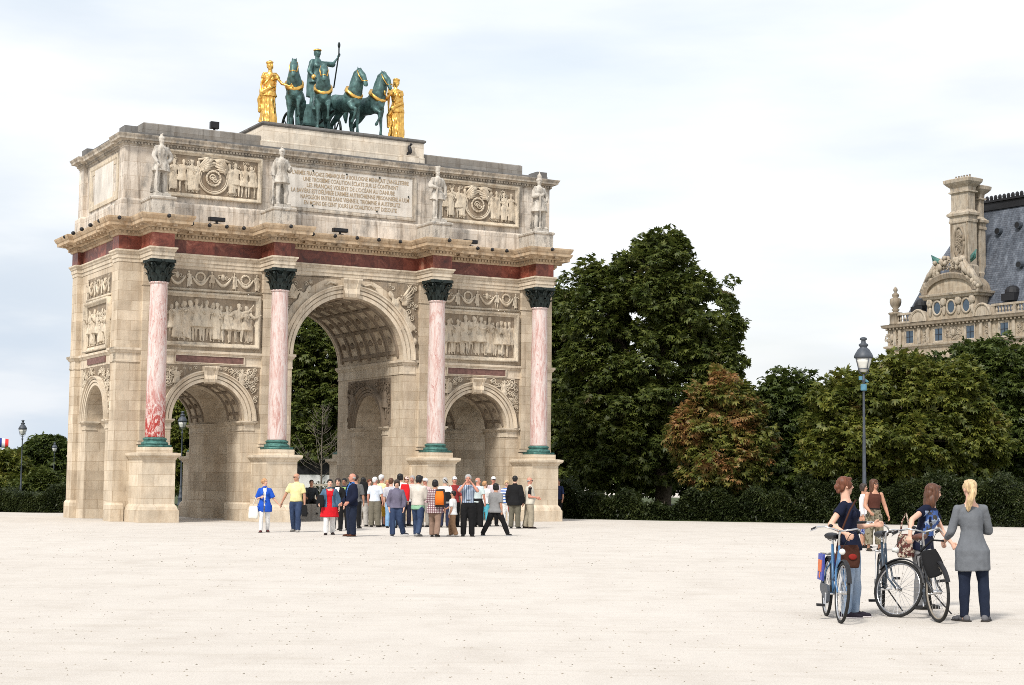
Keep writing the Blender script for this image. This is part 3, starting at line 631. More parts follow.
# ---- pedestals, columns, pilasters (front and back)
def sq(c, v, a): return [(c-a, v-a), (c+a, v-a), (c+a, v+a), (c-a, v+a)]
M['pinks'] = [marble_pink(0, .57, True), marble_pink(1, .62), marble_pink(2, .60), marble_pink(3, .585)]
def column_set(cu, sgn, idx):
    v0 = -CP if sgn < 0 else D + CP
    def rect(hw, dep): return [(cu-hw, v0-dep), (cu+hw, v0-dep), (cu+hw, 0.0), (cu-hw, 0.0)] if sgn < 0 else [(cu-hw, D), (cu+hw, D), (cu+hw, v0+dep), (cu-hw, v0+dep)]
    b = MB(); b.sweep(rect(.60, .55), [(.13, -.3), (.13, .42), (.10, .45), (.07, .55), (.03, .60), (0, .64), (0, 2.20), (.03, 2.22), (.05, 2.27), (.13, 2.32), (.15, 2.36), (.15, 2.43), (.02, 2.45)])
    b.sweep([(x*1.0, y) for x, y in (sq(cu, v0, .50))], [(0, 2.45), (0, 2.64)])
    b.build('pedestal', M['ped'], arch)
    sh = MB(); pr = [(.345, 2.98), (.350, 3.02)]
    for i in range(14): t = i/13; pr.append((.350 - .045*t**1.6, 3.05 + 5.40*t))
    pr += [(.305, 8.46), (.335, 8.47), (.340, 8.50), (.335, 8.53), (.30, 8.54)]
    sh.lathe(pr, 32, (cu, v0, 0)); so = sh.build('column_shaft', M['pinks'][idx % 4], arch, True)
    bs = MB(); bs.sweep(sq(cu, v0, .465), [(0, 2.64), (0, 2.72)]); bs.lathe([(.46, 2.72), (.475, 2.75), (.475, 2.79), (.45, 2.82), (.40, 2.84), (.385, 2.87), (.40, 2.89), (.425, 2.91), (.42, 2.95), (.36, 2.98), (.352, 2.985)], 28, (cu, v0, 0))
    bs.build('column_base', M['verdigris'], so, True)
    cp = MB(); cp.lathe([(.30, 8.53), (.31, 8.60), (.33, 8.9), (.36, 9.10), (.44, 9.20), (.40, 9.22)], 24, (cu, v0, 0))
    ab = []                                  # abacus with concave sides
    for qd in range(4):
        a0 = math.pi/4 + qd*math.pi/2
        for t in (-.10, .10): ab.append((.63*math.cos(a0+t), .63*math.sin(a0+t)))
        a1 = a0 + math.pi/4; ab.append((.40*math.cos(a1), .40*math.sin(a1)))
    ab = [(x+cu, y+v0) for x, y in ab]
    cp.loft([np.array([(x, y, 9.21) for x, y in ab]), np.array([(x, y, 9.32) for x, y in ab])])
    for tier, (z0, hh, rr, off, nn) in enumerate(((8.54, .30, .33, 0, 8), (8.68, .36, .345, math.pi/8, 8), (8.9, .30, .36, 0, 8))):
        for i in range(nn):
            a = off + i*2*math.pi/nn; d = np.array([math.cos(a), math.sin(a), 0]); s = np.array([-math.sin(a), math.cos(a), 0]); Rg = []
            for t, ou, wd in ((0, .0, .11), (.35, .035, .12), (.7, .06, .10), (.92, .12, .075), (1.0, .17, .05), (.93, .205, .03)):
                c = np.array([cu, v0, z0 + hh*t]) + d*(rr + ou); Rg.append(np.array([c - s*wd, c - s*wd*.5 + d*.03, c + d*.012, c + s*wd*.5 + d*.03, c + s*wd, c - d*.03]))
            cp.loft(Rg)
    for i in range(4):                       # corner volutes
        a = math.pi/4 + i*math.pi/2; d = np.array([math.cos(a), math.sin(a), 0]); s = np.array([-math.sin(a), math.cos(a), 0]); pts = []
        for j in range(15):
            th = j*.5; r_ = .085*(1 - j/17); pts.append(np.array([cu, v0, 9.12]) + d*(.50 + r_*math.cos(th)) + np.array([0, 0, r_*math.sin(th)]))
        cp.tube([np.array([cu, v0, 8.85]) + d*.36] + pts, .032, 6)
        d2 = np.array([math.cos(a+math.pi/4), math.sin(a+math.pi/4), 0]); cp.ell(np.array([cu, v0, 9.26]) + d2*.40, .07, None, 8, 6)
    cp.build('capital', M['bronzedk'], so)
    # pilaster behind the column
    pv = (-.14, 0.0) if sgn < 0 else (D, D+.14)
    pb = MB(); pb.box(cu-.30, cu+.30, pv[0], pv[1], 2.9, 8.50)
    pb.box(cu-.34, cu+.34, pv[0]-.05*(sgn < 0), pv[1]+.05*(sgn > 0), 2.45, 2.72); pb.box(cu-.37, cu+.37, pv[0]-.08*(sgn < 0), pv[1]+.08*(sgn > 0), 2.75, 2.83); pb.box(cu-.335, cu+.335, pv[0]-.04*(sgn < 0), pv[1]+.04*(sgn > 0), 2.85, 2.90)
    pb.box(cu-.33, cu+.33, pv[0]-.03*(sgn < 0), pv[1]+.03*(sgn > 0), 8.503, 8.56); pb.box(cu-.31, cu+.31, pv[0]-.01*(sgn < 0), pv[1]+.01*(sgn > 0), 8.563, 9.31)
    pb.build('pilaster', M['ashlar'], arch)
for i, cu in enumerate((-CB, -CA, CA, CB)): column_set(cu, -1, i)
for i, cu in enumerate((-CB, -CA, CA, CB)): column_set(cu, 1, i+1)

# ---- archivolts, keystones, imposts
def archivolt(c, zs, r, wd, fr, name, parent, mat, n=44, up=1):
    """moulded ring round an opening; fr(a, w, d) maps along / height / projection to arch coordinates"""
    prof = [(r-.012, -.02), (r-.012, .07), (r+wd*.26, .07), (r+wd*.28, .03), (r+wd*.33, .03), (r+wd*.35, .10), (r+wd*.58, .10), (r+wd*.60, .05), (r+wd*.66, .05), (r+wd*.68, .13), (r+wd*.86, .14), (r+wd*.90, .19), (r+wd, .19), (r+wd, -.02)]
    b = MB(); Rg = []
    for i in range(n+1):
        th = math.pi*i/n; Rg.append(np.array([fr(c - q*math.cos(th), zs + q*math.sin(th), d) for q, d in prof]))
    b.loft(Rg); return b.build(name, mat, parent)
def FR(a, w_, d): return (a, -d, w_)
def BK(a, w_, d): return (a, D + d, w_)
def SL(a, w_, d): return (-BW+RC - d, a, w_)
def SRt(a, w_, d): return (BW-RC + d, a, w_)
def keystone(c, z0, z1, w0, w1, fr):
    b = MB(); Rg = []
    for t, d in ((0, .10), (.08, .22), (.25, .26), (.5, .20), (.75, .24), (.92, .33), (1, .33)):
        z = z0 + (z1-z0)*t; h = w0 + (w1-w0)*t; Rg.append(np.array([fr(c-h, z, -.02), fr(c-h, z, d), fr(c-h*.6, z, d+.02), fr(c-h*.55, z, d-.02), fr(c+h*.55, z, d-.02), fr(c+h*.6, z, d+.02), fr(c+h, z, d), fr(c+h, z, -.02)]))
    b.loft(Rg); b.build('keystone', M['trim'], arch)
for fr in (FR, BK):
    archivolt(0, CZ, CR, .46, fr, 'archivolt', arch, M['trim'])
    keystone(0, 8.48, 9.27, .27, .40, fr)
    for s in (-1, 1):
        archivolt(s*SC, SZ, SR, .40, fr, 'archivolt', arch, M['trim']); keystone(s*SC, 5.03, 5.66, .20, .29, fr)
for fr in (SL, SRt): archivolt(TV, TZ, TR, .34, fr, 'archivolt', arch, M['trim'])
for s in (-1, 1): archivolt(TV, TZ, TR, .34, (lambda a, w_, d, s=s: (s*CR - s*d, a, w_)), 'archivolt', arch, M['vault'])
# impost bands: wrap every pier
def impost(u0, u1, v0, v1, z0, z1, mat=M['trim']):
    b = MB(); P = [(u0, v0), (u1, v0), (u1, v1), (u0, v1)]
    h = z1 - z0; b.sweep(P, [(.03, z0), (.03, z0+h*.12), (.015, z0+h*.14), (.015, z0+h*.62), (.05, z0+h*.66), (.09, z0+h*.80), (.12, z0+h*.84), (.12, z1), (0, z1+.004)]); return b.build('impost_band', mat, arch)
V1, V2 = TV-TR, TV+TR
for s in (-1, 1):
    for (va, vb) in ((0, V1), (V2, D)):
        a, b_ = sorted((s*(SC+SR), s*(SC+SR+.45))); impost(a, b_, va, vb, 3.34, 3.70)
        a, b_ = sorted((s*(SC-SR), s*(SC-SR-.35))); impost(a, b_, va, vb, 3.34, 3.70)
        a, b_ = sorted((s*(BW-RC), s*(BW-RC-.4))); impost(a, b_, *( (V1-.5, V1) if va == 0 else (V2, V2+.5)), 3.34, 3.68)
        a, b_ = sorted((s*CR, s*(CR+.4))); impost(a, b_, *( (V1-.5, V1) if va == 0 else (V2, V2+.5)), 3.34, 3.68)
    a, b_ = sorted((s*CR, s*(CR+.50))); impost(a, b_, 0, D, 5.70, 6.25)
# string course round the outside at the level of the central impost
for (u0, u1) in ((-BW, -CB-.30), (-CB+.30, -CA-.30), (CA+.30, CB-.30), (CB+.30, BW)):
    for vv in ((-.002, .35), (D-.35, D+.002)): impost(u0+.0, u1-.0, vv[0], vv[1], 5.70, 6.22)
for s in (-1, 1):
    for (va, vb, uu) in ((0, DP, BW), (DP+.13, D-DP-.13, BW-RC), (D-DP, D, BW)):
        a, b_ = sorted((s*uu, s*(uu-.35))); impost(a, b_, va+.003, vb-.003, 5.701, 6.221)
# dull red marble strips on the band
for s in (-1, 1):
    for vv in ((-.055, 0), (D, D+.055)):
        b = MB(); b.box(s*SC-1.30, s*SC+1.30, vv[0]+.012*(vv[0] < 0), vv[1]-.012*(vv[0] > 0), 5.79, 6.03); b.build('red_marble_strip', M['redstrip'], arch)
        b = MB(); o_ = vv[0]-.02 if vv[0] < 0 else vv[1]+.02
        y0, y1 = sorted((o_, D if vv[0] > 0 else 0))
        for z0, z1 in ((5.755, 5.788), (6.032, 6.065)): b.box(s*SC-1.34, s*SC+1.34, y0, y1, z0, z1)
        for x in (-1.34, 1.302): b.box(s*SC+x, s*SC+x+.038, y0, y1, 5.79, 6.03)
        b.build('strip_frame', M['trim'], arch)
b = MB(); b.box(-BW+RC-.065, -BW+RC, TV-1.2, TV+1.2, 5.80, 6.02); b.build('red_marble_strip', M['redstrip'], arch)
# corner pier feet
for s in (-1, 1):
    for va, vb in ((0, DP), (D-DP, D)):
        b = MB(); a, b_ = sorted((s*BW, s*(BW-.35))); b.sweep([(a, va), (b_, va), (b_, vb), (a, vb)], [(.06, -.3), (.06, .58), (.02, .66), (0, .665)]); b.build('pier_foot', M['ped'], arch)
    for u0, u1 in ((s*(SC+SR), s*(SC+SR+.4)), (s*(SC-SR), s*(SC-SR-.4)), (s*CR, s*(CR+.4))):
        for va, vb in ((0.003, V1), (V2, D-.003)):
            a, b_ = sorted((u0, u1)); b = MB(); b.sweep([(a, va), (b_, va), (b_, vb), (a, vb)], [(.05, -.3), (.05, .62), (.02, .68), (0, .685)]); b.build('pier_foot', M['ped'], arch)
# ---- vault coffering (ribs)
def ribs(c, r, zs, v0, v1, nv, angs, mat, wd=.10, dp=.07):
    b = MB(); n = 36
    def P(th, rr, v): return (c - rr*math.cos(th), v, zs + rr*math.sin(th))
    for i in range(nv):
        v = v0 + (v1-v0)*i/(nv-1); Rg = []
        for j in range(n+1):
            th = math.pi*(.02 + .96*j/n); Rg.append(np.array([P(th, r+.02, v-wd), P(th, r-dp, v-wd*.8), P(th, r-dp, v+wd*.8), P(th, r+.02, v+wd)]))
        b.loft(Rg)
    for a in angs:
        th = R(a); dt = wd/r*.9; b.loft([np.array([P(th-dt, r+.02, v), P(th-dt*.7, r-dp*.9, v), P(th+dt*.7, r-dp*.9, v), P(th+dt, r+.02, v)]) for v in (v0, v1)])
    for i in range(nv-1):
        v = v0 + (v1-v0)*(i+.5)/(nv-1)
        for a0, a1 in zip(angs[:-1], angs[1:]):
            th = R((a0+a1)/2); b.ell(P(th, r-.01, v), .13 if r > 2 else .10, None, 8, 6)
    b.build('vault_coffers', mat, arch)
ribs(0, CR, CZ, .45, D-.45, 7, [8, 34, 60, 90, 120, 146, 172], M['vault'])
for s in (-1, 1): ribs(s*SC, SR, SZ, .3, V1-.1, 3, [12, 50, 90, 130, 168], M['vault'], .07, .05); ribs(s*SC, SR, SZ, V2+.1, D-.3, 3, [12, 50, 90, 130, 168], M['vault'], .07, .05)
# ---- attic
AW = 8.93
AP = [(-AW, .08), (AW, .08), (AW, DP), (AW-.15, DP), (AW-.15, D-DP), (AW, D-DP), (AW, D-.08), (-AW, D-.08), (-AW, D-DP), (-AW+.15, D-DP), (-AW+.15, DP), (-AW, DP)]
b = MB(); b.sweep(AP, [(.10, 10.9), (.10, 11.58), (.07, 11.62), (.02, 11.66), (0, 11.67), (0, 13.60)]); b.build('attic_wall', M['attic'], arch)
ac = MB(); ac.sweep(AP, [(.01, 13.58), (.03, 13.585), (.03, 13.63), (.05, 13.64), (.05, 13.72), (.12, 13.73), (.14, 13.77), (.26, 13.79), (.27, 13.86), (.31, 13.92), (.33, 13.965), (.31, 13.975), (0, 14.0)])
along(AP, .05, .12, lambda p, e, n: block(ac, p, e, n, .07, .055, 13.645, 13.715)); ac.build('attic_cornice', M['attictrim'], arch)
b = MB(); b.sweep([(-AW+.02, .22), (AW-.02, .22), (AW-.02, D-.22), (-AW+.02, D-.22)], [(0, 13.99), (0, 14.14)])
for s in (-1, 1):
    for va, vb in ((.25, .95), (D-.95, D-.25)): a, b_ = sorted((s*8.90, s*8.42)); b.box(a, b_, va, vb, 14.14, 14.34)
b.build('roof_step', M['lead'], arch)
b = MB(); b.sweep([(-8.06, .85), (8.06, .85), (8.06, D-.85), (-8.06, D-.85)], [(.04, 14.13), (.04, 14.20), (0, 14.24), (0, 14.62), (-.05, 14.66)]); b.build('roof_parapet', M['grime'], arch)
QW = 3.43
b = MB(); b.sweep([(-QW, .72), (QW, .72), (QW, D-.72), (-QW, D-.72)], [(.03, 14.12), (.03, 14.45), (0, 14.47), (0, 15.04)]); b.build('sculpture_base', M['qbase'], arch)
b = MB(); b.sweep([(-QW, .72), (QW, .72), (QW, D-.72), (-QW, D-.72)], [(.01, 15.04), (.05, 15.07), (.07, 15.10), (.07, 15.16), (-.02, 15.20)]); b.build('base_coping', M['lead'], arch)
# statue plinths over the columns
for cu in (-CB, -CA, CA, CB):
    for sg in (-1, 1):
        y0, y1 = (-CP-.32, .08) if sg < 0 else (D-.08, D+CP+.32)
        b = MB(); b.sweep([(cu-.42, y0), (cu+.42, y0), (cu+.42, y1), (cu-.42, y1)], [(.0, 10.88), (0, 11.46), (.04, 11.50), (.05, 11.56), (0, 11.60)]); b.build('statue_plinth', M['statue'], arch)
# ---- reliefs
def frame(b, u0, u1, z0, z1, t, d, fr):
    prof = [(0, -.02), (0, d), (t*.4, d), (t*.55, d*.5), (t, d*.4), (t, -.02)]
    Rg = []
    for q, dd in prof: Rg.append(np.array([fr(u0+q, z0+q, dd), fr(u1-q, z0+q, dd), fr(u1-q, z1-q, dd), fr(u0+q, z1-q, dd)]))
    b.loft(Rg, 0, False)
def slab(u0, u1, z0, z1, d, fr, name, mat, parent=None, d0=-.02):
    b = MB(); c = [fr(a, z, d0) for a, z in ((u0, z0), (u1, z0), (u1, z1), (u0, z1))] + [fr(a, z, d) for a, z in ((u0, z0), (u1, z0), (u1, z1), (u0, z1))]
    b.hexa(c); return b.build(name, mat, parent or arch)
rsd = random.Random(5)
FIG = []
def make_figs():
    specs = [dict(fem=0, uaR=(.5, .3, -.6), faR=(-.3, .6, .4), thR=(.25, .1, -1)), dict(fem=1, uaL=(-.6, .3, -.5), faL=(.2, .5, .6), hyaw=40), dict(fem=0, uaR=(.8, .2, .2), faR=(.3, .2, .9), hyaw=-50, lean=(.08, 0)),
             dict(fem=1, hyaw=-45, uaL=(-.3, .4, -.8), faL=(.6, .6, 0)), dict(fem=0, hyaw=30, uaL=(-.7, .2, -.2), faL=(-.4, .3, -.8), thL=(-.3, .2, -1), lean=(-.1, 0)), dict(fem=0, thR=(.35, .1, -1), uaR=(.3, .5, -.4), faR=(-.5, .6, .2), hyaw=60),
             dict(fem=0, thR=(.5, .3, -.9), shR=(-.1, -.2, -1), thL=(-.45, 0, -1), lean=(.22, 0), uaR=(.9, .2, .3), faR=(.5, .2, .8), uaL=(-.6, .2, -.5), faL=(-.8, .2, .1), hyaw=-60), dict(fem=1, lean=(-.18, .05), hyaw=70, uaL=(-.9, .3, .1), faL=(-.3, .3, .9), uaR=(.3, .6, -.4), faR=(-.6, .6, .3)),
             dict(fem=0, hyaw=-70, lean=(.1, 0), uaR=(.6, .3, -.5), faR=(.7, .3, .4), uaL=(-.3, .5, -.6), faL=(.5, .6, .2), thL=(-.4, .3, -.9), shL=(.1, -.3, -1))]
    for i, p in enumerate(specs):
        J = skel(1.0, p); b = body_mb(J, p); b.merge(hair_mb(J, p, 'short'))
        if p['fem'] or i == 5: b.merge(robe_mb(J, p, -.44, .115))
        else: b.merge(shirt_mb(J, p, dict(g=.015, hem=-.17, flare=.25, sleeve=1)))
        if i % 2: b.tube([J['shoR']+np.array([0, -.03, 0]), J['pel']+np.array([.10, -.06, 0]), J['pel']+np.array([.14, -.05, -.3])], [.04, .07, .08], 10)
        f_ = fuse(b, .019, 0, .4); wrinkle(f_, .022, 13, i*3, .35); FIG.append(f_)
make_figs()
def put_fig(b, k, u, z, h, fr, depth=.30, mir=1, off=.0):
    f_ = FIG[k % len(FIG)]
    b.merge(f_, lambda V: np.array([fr(u + mir*v[0]*h, z + v[2]*h, off + v[1]*h*depth*2.6 + .045) for v in V]))
def spiral(b, u, z, r, fr, turns=1.6, s=1, t=.028, a0=0, d=.02):
    pts = []
    n = int(16*turns)
    for i in range(n): th = a0 + s*i*2*math.pi/16; q = r*(1 - .75*i/n); pts.append(fr(u + q*math.cos(th), z + q*math.sin(th), d + .02))
    b.tube(pts, [t*(1-.4*i/n) for i in range(n)], 6)
    b.ell(fr(u, z, d), t*1.7, None, 6, 5)
def foliage_fill(b, inside, box, fr, n, seed, rr=(.07, .17)):
    rs = random.Random(seed); placed = []
    for _ in range(n*30):
        if len(placed) >= n: break
        u = rs.uniform(box[0], box[1]); z = rs.uniform(box[2], box[3]); r = rs.uniform(*rr)
        if not all(inside(u + r*math.cos(a), z + r*math.sin(a)) for a in (0, 1.05, 2.1, 3.14, 4.2, 5.2)): continue
        if any((u-a)**2 + (z-c)**2 < (.62*(r+q))**2 for a, c, q in placed): continue
        placed.append((u, z, r)); spiral(b, u, z, r, fr, rs.uniform(1.0, 1.8), rs.choice((-1, 1)), r*.20, rs.uniform(0, 6), .02)
        for k in range(3):
            a = rs.uniform(0, 6.28); b.ell(fr(u + r*1.05*math.cos(a), z + r*1.05*math.sin(a), .015), (r*.25,)*3, None, 6, 5)
def wreath(b, u, z, r, fr, t=.05):
    pts = [fr(u + r*math.cos(i*math.pi/16), z + r*math.sin(i*math.pi/16), .03) for i in range(33)]; b.tube(pts, t, 8)
    for i in range(28): a = i*2*math.pi/28; b.ell(fr(u + (r + t*.5*(-1)**i)*math.cos(a), z + (r + t*.5*(-1)**i)*math.sin(a), .05), t*.7, None, 6, 5)
# big figure panels over the side openings
def figure_panel(c, hw, z0, z1, fr, n, seed, fh=1.52, wl=0):
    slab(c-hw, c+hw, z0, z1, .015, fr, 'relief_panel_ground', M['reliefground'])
    b = MB(); frame(b, c-hw-.16, c+hw+.16, z0-.14, z1+.14, .17, .16, fr); rs = random.Random(seed)
    for i in range(n):
        u = c - hw + .22 + (2*hw-.44)*(i+.5)/n + rs.uniform(-.03, .03); put_fig(b, rs.randrange(9), u, z0+.06, fh*rs.uniform(.90, 1.05), fr, .24, rs.choice((-1, 1)))
    for i in range(n+1):
        u = c - hw + .20 + (2*hw-.40)*i/n + rs.uniform(-.05, .05); put_fig(b, rs.randrange(9), u, z0+.05, fh*rs.uniform(.86, 1.0), fr, .16, rs.choice((-1, 1)), -.045)
    for i in range(n-1):
        u = c - hw + .22 + (2*hw-.44)*(i+1)/n; b.ell(fr(u, z0+.06+fh*.86, .02), (.06, .04, .075), None, 8, 6); pass
    b.build('figure_relief', M['relief'], arch, True)
figure_panel(-SC+.02, 1.72, 6.50, 8.22, FR, 8, 1); figure_panel(SC-.02, 1.72, 6.50, 8.22, FR, 8, 2)
figure_panel(TV, 1.45, 6.42, 8.05, SL, 7, 3, 1.35)
def garland_frieze(u0, u1, z0, z1, fr, n, seed):
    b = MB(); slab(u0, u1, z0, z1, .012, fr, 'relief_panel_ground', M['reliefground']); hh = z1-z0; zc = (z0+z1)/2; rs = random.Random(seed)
    b.hexa([fr(a, z, -.02) for a, z in ((u0, z0-.09), (u1, z0-.09), (u1, z0), (u0, z0))] + [fr(a, z, .07) for a, z in ((u0, z0-.09), (u1, z0-.09), (u1, z0), (u0, z0))])
    for i in range(n+1):
        u = u0 + .2 + (u1-u0-.4)*i/n; put_fig(b, rs.randrange(6), u, z0+.02, hh*.92, fr, .16, rs.choice((-1, 1)))
        if i < n:
            um = u + (u1-u0-.4)/n/2; w_ = (u1-u0-.4)/n
            pts = [fr(u + w_*(.14+.72*t), zc + .10 - .30*hh*math.sin(math.pi*t)*1.4, .03) for t in np.linspace(0, 1, 10)]; b.tube(pts, [.03+.035*math.sin(math.pi*t) for t in np.linspace(0, 1, 10)], 7)
            if i % 2: wreath(b, um, zc+.08, .17, fr, .035)
            else: b.ell(fr(um, zc+.12, .02), (.09, .05, .13), None, 8, 6); spiral(b, um-.14, zc+.12, .10, fr, 1, 1, .02); spiral(b, um+.14, zc+.12, .10, fr, 1, -1, .02)
    b.build('garland_frieze', M['relief'], arch, True)
for s in (-1, 1): garland_frieze(s*SC-1.95, s*SC+1.95, 8.50, 9.20, FR, 4, 7+s)
garland_frieze(TV-1.6, TV+1.6, 8.32, 9.10, SL, 3, 12)
# spandrels: each corner field is a part of its own
def spandrel(c, zs, r, hw, top, fr, n, seed, mat, m_, fig, rr=(.05, .16)):
    lo = zs + .04; A0 = (c + m_*hw); bb = MB(); pts = [(c + m_*.02, top), (A0, top), (A0, zs)] + [(c + m_*r*math.cos(a), zs + r*math.sin(a)) for a in np.linspace(0, math.pi/2*.99, 14)]
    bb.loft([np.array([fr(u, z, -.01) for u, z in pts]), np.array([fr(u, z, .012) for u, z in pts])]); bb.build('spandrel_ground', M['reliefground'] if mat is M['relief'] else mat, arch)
    ins = lambda u, z: (u-c)*m_ < hw - .02 and z < top - .02 and z > lo and (u-c)**2 + (z-zs)**2 > (r+.02)**2 and (u-c)*m_ > .26
    b = MB(); foliage_fill(b, ins, (min(c, A0), max(c, A0), lo, top), fr, n, seed, rr); fig(b, m_); b.build('spandrel_relief', mat, arch, True)
for s in (-1, 1):
    for m_ in (-1, 1): spandrel(s*SC, SZ, SR+.42, 1.95, 5.69, FR, 30, 20+s*3+m_, M['relief'], m_, lambda b, m_, c=s*SC: put_fig(b, 2, c + m_*1.25, 4.72, .88, FR, .2, m_))
def victory(b, u, z, fr, m_, h=1.7, tilt=.5, zt=9.22):
    f_ = FIG[1]; ca, sa = math.cos(tilt), math.sin(tilt)
    b.merge(f_, lambda V: np.array([fr(u + m_*(v[0]*ca + v[2]*sa)*h, z + (v[2]*ca - v[0]*sa)*h, v[1]*h*.4 + .06) for v in V]))
    for k in range(7):                      # wing feathers
        a = 2.2 + k*.16; r0, r1 = .15, 1.0 - .09*k; cx, cz = u + m_*.62*h*sa, z + .72*h*ca
        b.tube([fr(cx + m_*r0*math.cos(a), cz + r0*math.sin(a), .05), fr(cx + m_*r1*.6*math.cos(a), min(zt, cz + r1*.6*math.sin(a)), .07), fr(cx + m_*r1*math.cos(a), min(zt+.02, cz + r1*math.sin(a)), .03)], [.05, .065, .02], 6)
def bigfig(b, m_):
    victory(b, m_*2.72, 7.25, FR, -m_, 1.95, .58); b.ell(FR(m_*2.72, 6.98, .03), .17, None, 10, 8); b.tube([FR(m_*.55, 9.02, .05), FR(m_*.85, 9.10, .07), FR(m_*1.05, 8.95, .05)], .045, 6)
for m_ in (-1, 1): spandrel(0, CZ+.5, CR+.34, 2.93, 9.24, FR, 12, 33+m_, M['relief'], m_, bigfig, (.06, .12))
for m_ in (-1, 1): spandrel(TV, TZ, TR+.36, 1.95, 5.66, SL, 30, 41+m_, M['relief'], m_, lambda b, m_: None)
for s in (-1, 1):
    frc = (lambda a, w_, d, s=s: (s*CR - s*d, a, w_))
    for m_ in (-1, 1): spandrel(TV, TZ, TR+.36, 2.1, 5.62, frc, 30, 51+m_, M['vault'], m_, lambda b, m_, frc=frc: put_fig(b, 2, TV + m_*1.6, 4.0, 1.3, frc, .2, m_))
# attic panels with medallions
def attic_panel(c, fr, sym):
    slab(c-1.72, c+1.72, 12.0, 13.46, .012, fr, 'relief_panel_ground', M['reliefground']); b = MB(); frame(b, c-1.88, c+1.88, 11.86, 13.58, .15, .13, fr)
    for r_, t in ((.57, .04), (.50, .022)): b.tube([fr(c + r_*math.cos(i*math.pi/20), 12.66 + r_*math.sin(i*math.pi/20), .04) for i in range(41)], t, 8)
    wreath(b, c, 12.66, .27, fr, .04); spiral(b, c-.05, 12.68, .13, fr, 1.3, 1, .03); spiral(b, c+.06, 12.62, .12, fr, 1.3, -1, .03)
    for m_ in (-1, 1): 
        for k, (du, h) in enumerate(((.85, 1.25), (1.2, 1.22), (1.52, 1.2))): put_fig(b, (k*2 + sym) if m_ > 0 else (k+3-sym), c + m_*du, 12.05, h, fr, .14, m_)
        b.tube([fr(c + m_*.10, 13.28, .05), fr(c + m_*.35, 13.38, .06), fr(c + m_*.62, 13.30, .06)], .05, 6); b.ell(fr(c + m_*.16, 13.30, .05), .09, None, 8, 6); victory(b, c + m_*.74, 12.06, fr, m_, 1.22, -.12, 13.38)
        foliage_fill(b, lambda u, z, m_=m_: .66 < (u-c)*m_ < 1.66 and 12.9 < z < 13.42, (min(c, c+m_*1.7), max(c, c+m_*1.7), 12.9, 13.44), fr, 9, 70+sym, (.05, .09)); foliage_fill(b, lambda u, z, m_=m_: .5 < (u-c)*m_ < .95 and 12.03 < z < 12.3, (min(c, c+m_), max(c, c+m_), 12.0, 12.3), fr, 5, 73, (.05, .08))
    b.build('medallion_relief', M['relief'], arch, True)
AFR = lambda a, w_, d: (a, .08 - d, w_)
attic_panel(-SC, AFR, 0); attic_panel(SC, AFR, 1)
slab(-2.62, 2.62, 11.90, 13.40, .035, AFR, 'inscription_tablet', M['tablet']); b = MB(); frame(b, -2.80, 2.80, 11.76, 13.54, .17, .07, AFR); b.build('tablet_frame', M['attictrim'], arch)
tab = [o for o in arch.children if o.name.startswith('inscription_tablet')][0]
LINES = ["L'ARM\u00c9E FRAN\u00c7AISE EMBARQU\u00c9E \u00c0 BOULOGNE MENA\u00c7AIT L'ANGLETERRE", "UNE TROISI\u00c8ME COALITION \u00c9CLATE SUR LE CONTINENT", "LES FRAN\u00c7AIS VOLENT DE L'OC\u00c9AN AU DANUBE", "LA BAVI\u00c8RE EST D\u00c9LIVR\u00c9E L'ARM\u00c9E AUTRICHIENNE PRISONNI\u00c8RE \u00c0 ULM", "NAPOL\u00c9ON ENTRE DANS VIENNE IL TRIOMPHE \u00c0 AUSTERLITZ", "EN MOINS DE CENT JOURS LA COALITION EST DISSOUTE"]
def text_mesh(name, s, size, mat, parent, loc, rot, wmax=None, ext=.004):
    cu = bpy.data.curves.new('t', 'FONT'); cu.body = s; cu.size = size; cu.align_x = 'CENTER'; cu.align_y = 'CENTER'; cu.extrude = ext; cu.resolution_u = 2; cu.offset = .001
    o = bpy.data.objects.new('t', cu); scratch.collection.objects.link(o); dg = scratch_dg(); dg.update()
    me = bpy.data.meshes.new_from_object(o.evaluated_get(dg)); bpy.data.objects.remove(o); me.materials.clear(); me.materials.append(mat)
    xs = [v.co.x for v in me.vertices]; wd = max(xs)-min(xs); r = bpy.data.objects.new(name, me); C.objects.link(r); r.parent = parent; r.location = loc; r.rotation_euler = rot
    if wmax and wd > wmax: r.scale = (wmax/wd, 1, 1)
    return r
for i, s in enumerate(LINES): text_mesh('inscription_line', s, .225, M['inscr'], tab, (0, .08-.042, 13.22 - i*.225), (R(90), 0, 0), (4.9, 4.0, 3.7, 4.95, 4.2, 3.9)[i])
b = MB()
for x, z in ((-1.6, 13.34), (-.2, 13.34), (1.2, 13.34), (-1.6, 12.0), (1.1, 12.0), (2.45, 12.7)): b.ell((x, .03, z), .035, None, 8, 6)
b.build('tablet_bolt', M['bronzedk'], tab)
ASL = lambda a, w_, d: (-AW+.15-d, a, w_)
slab(TV-1.25, TV+1.25, 11.85, 13.30, .03, ASL, 'side_tablet', M['tablet']); b = MB(); frame(b, TV-1.95, TV+1.95, 11.78, 13.5, .35, .05, ASL); b.build('tablet_frame', M['relief'], arch)
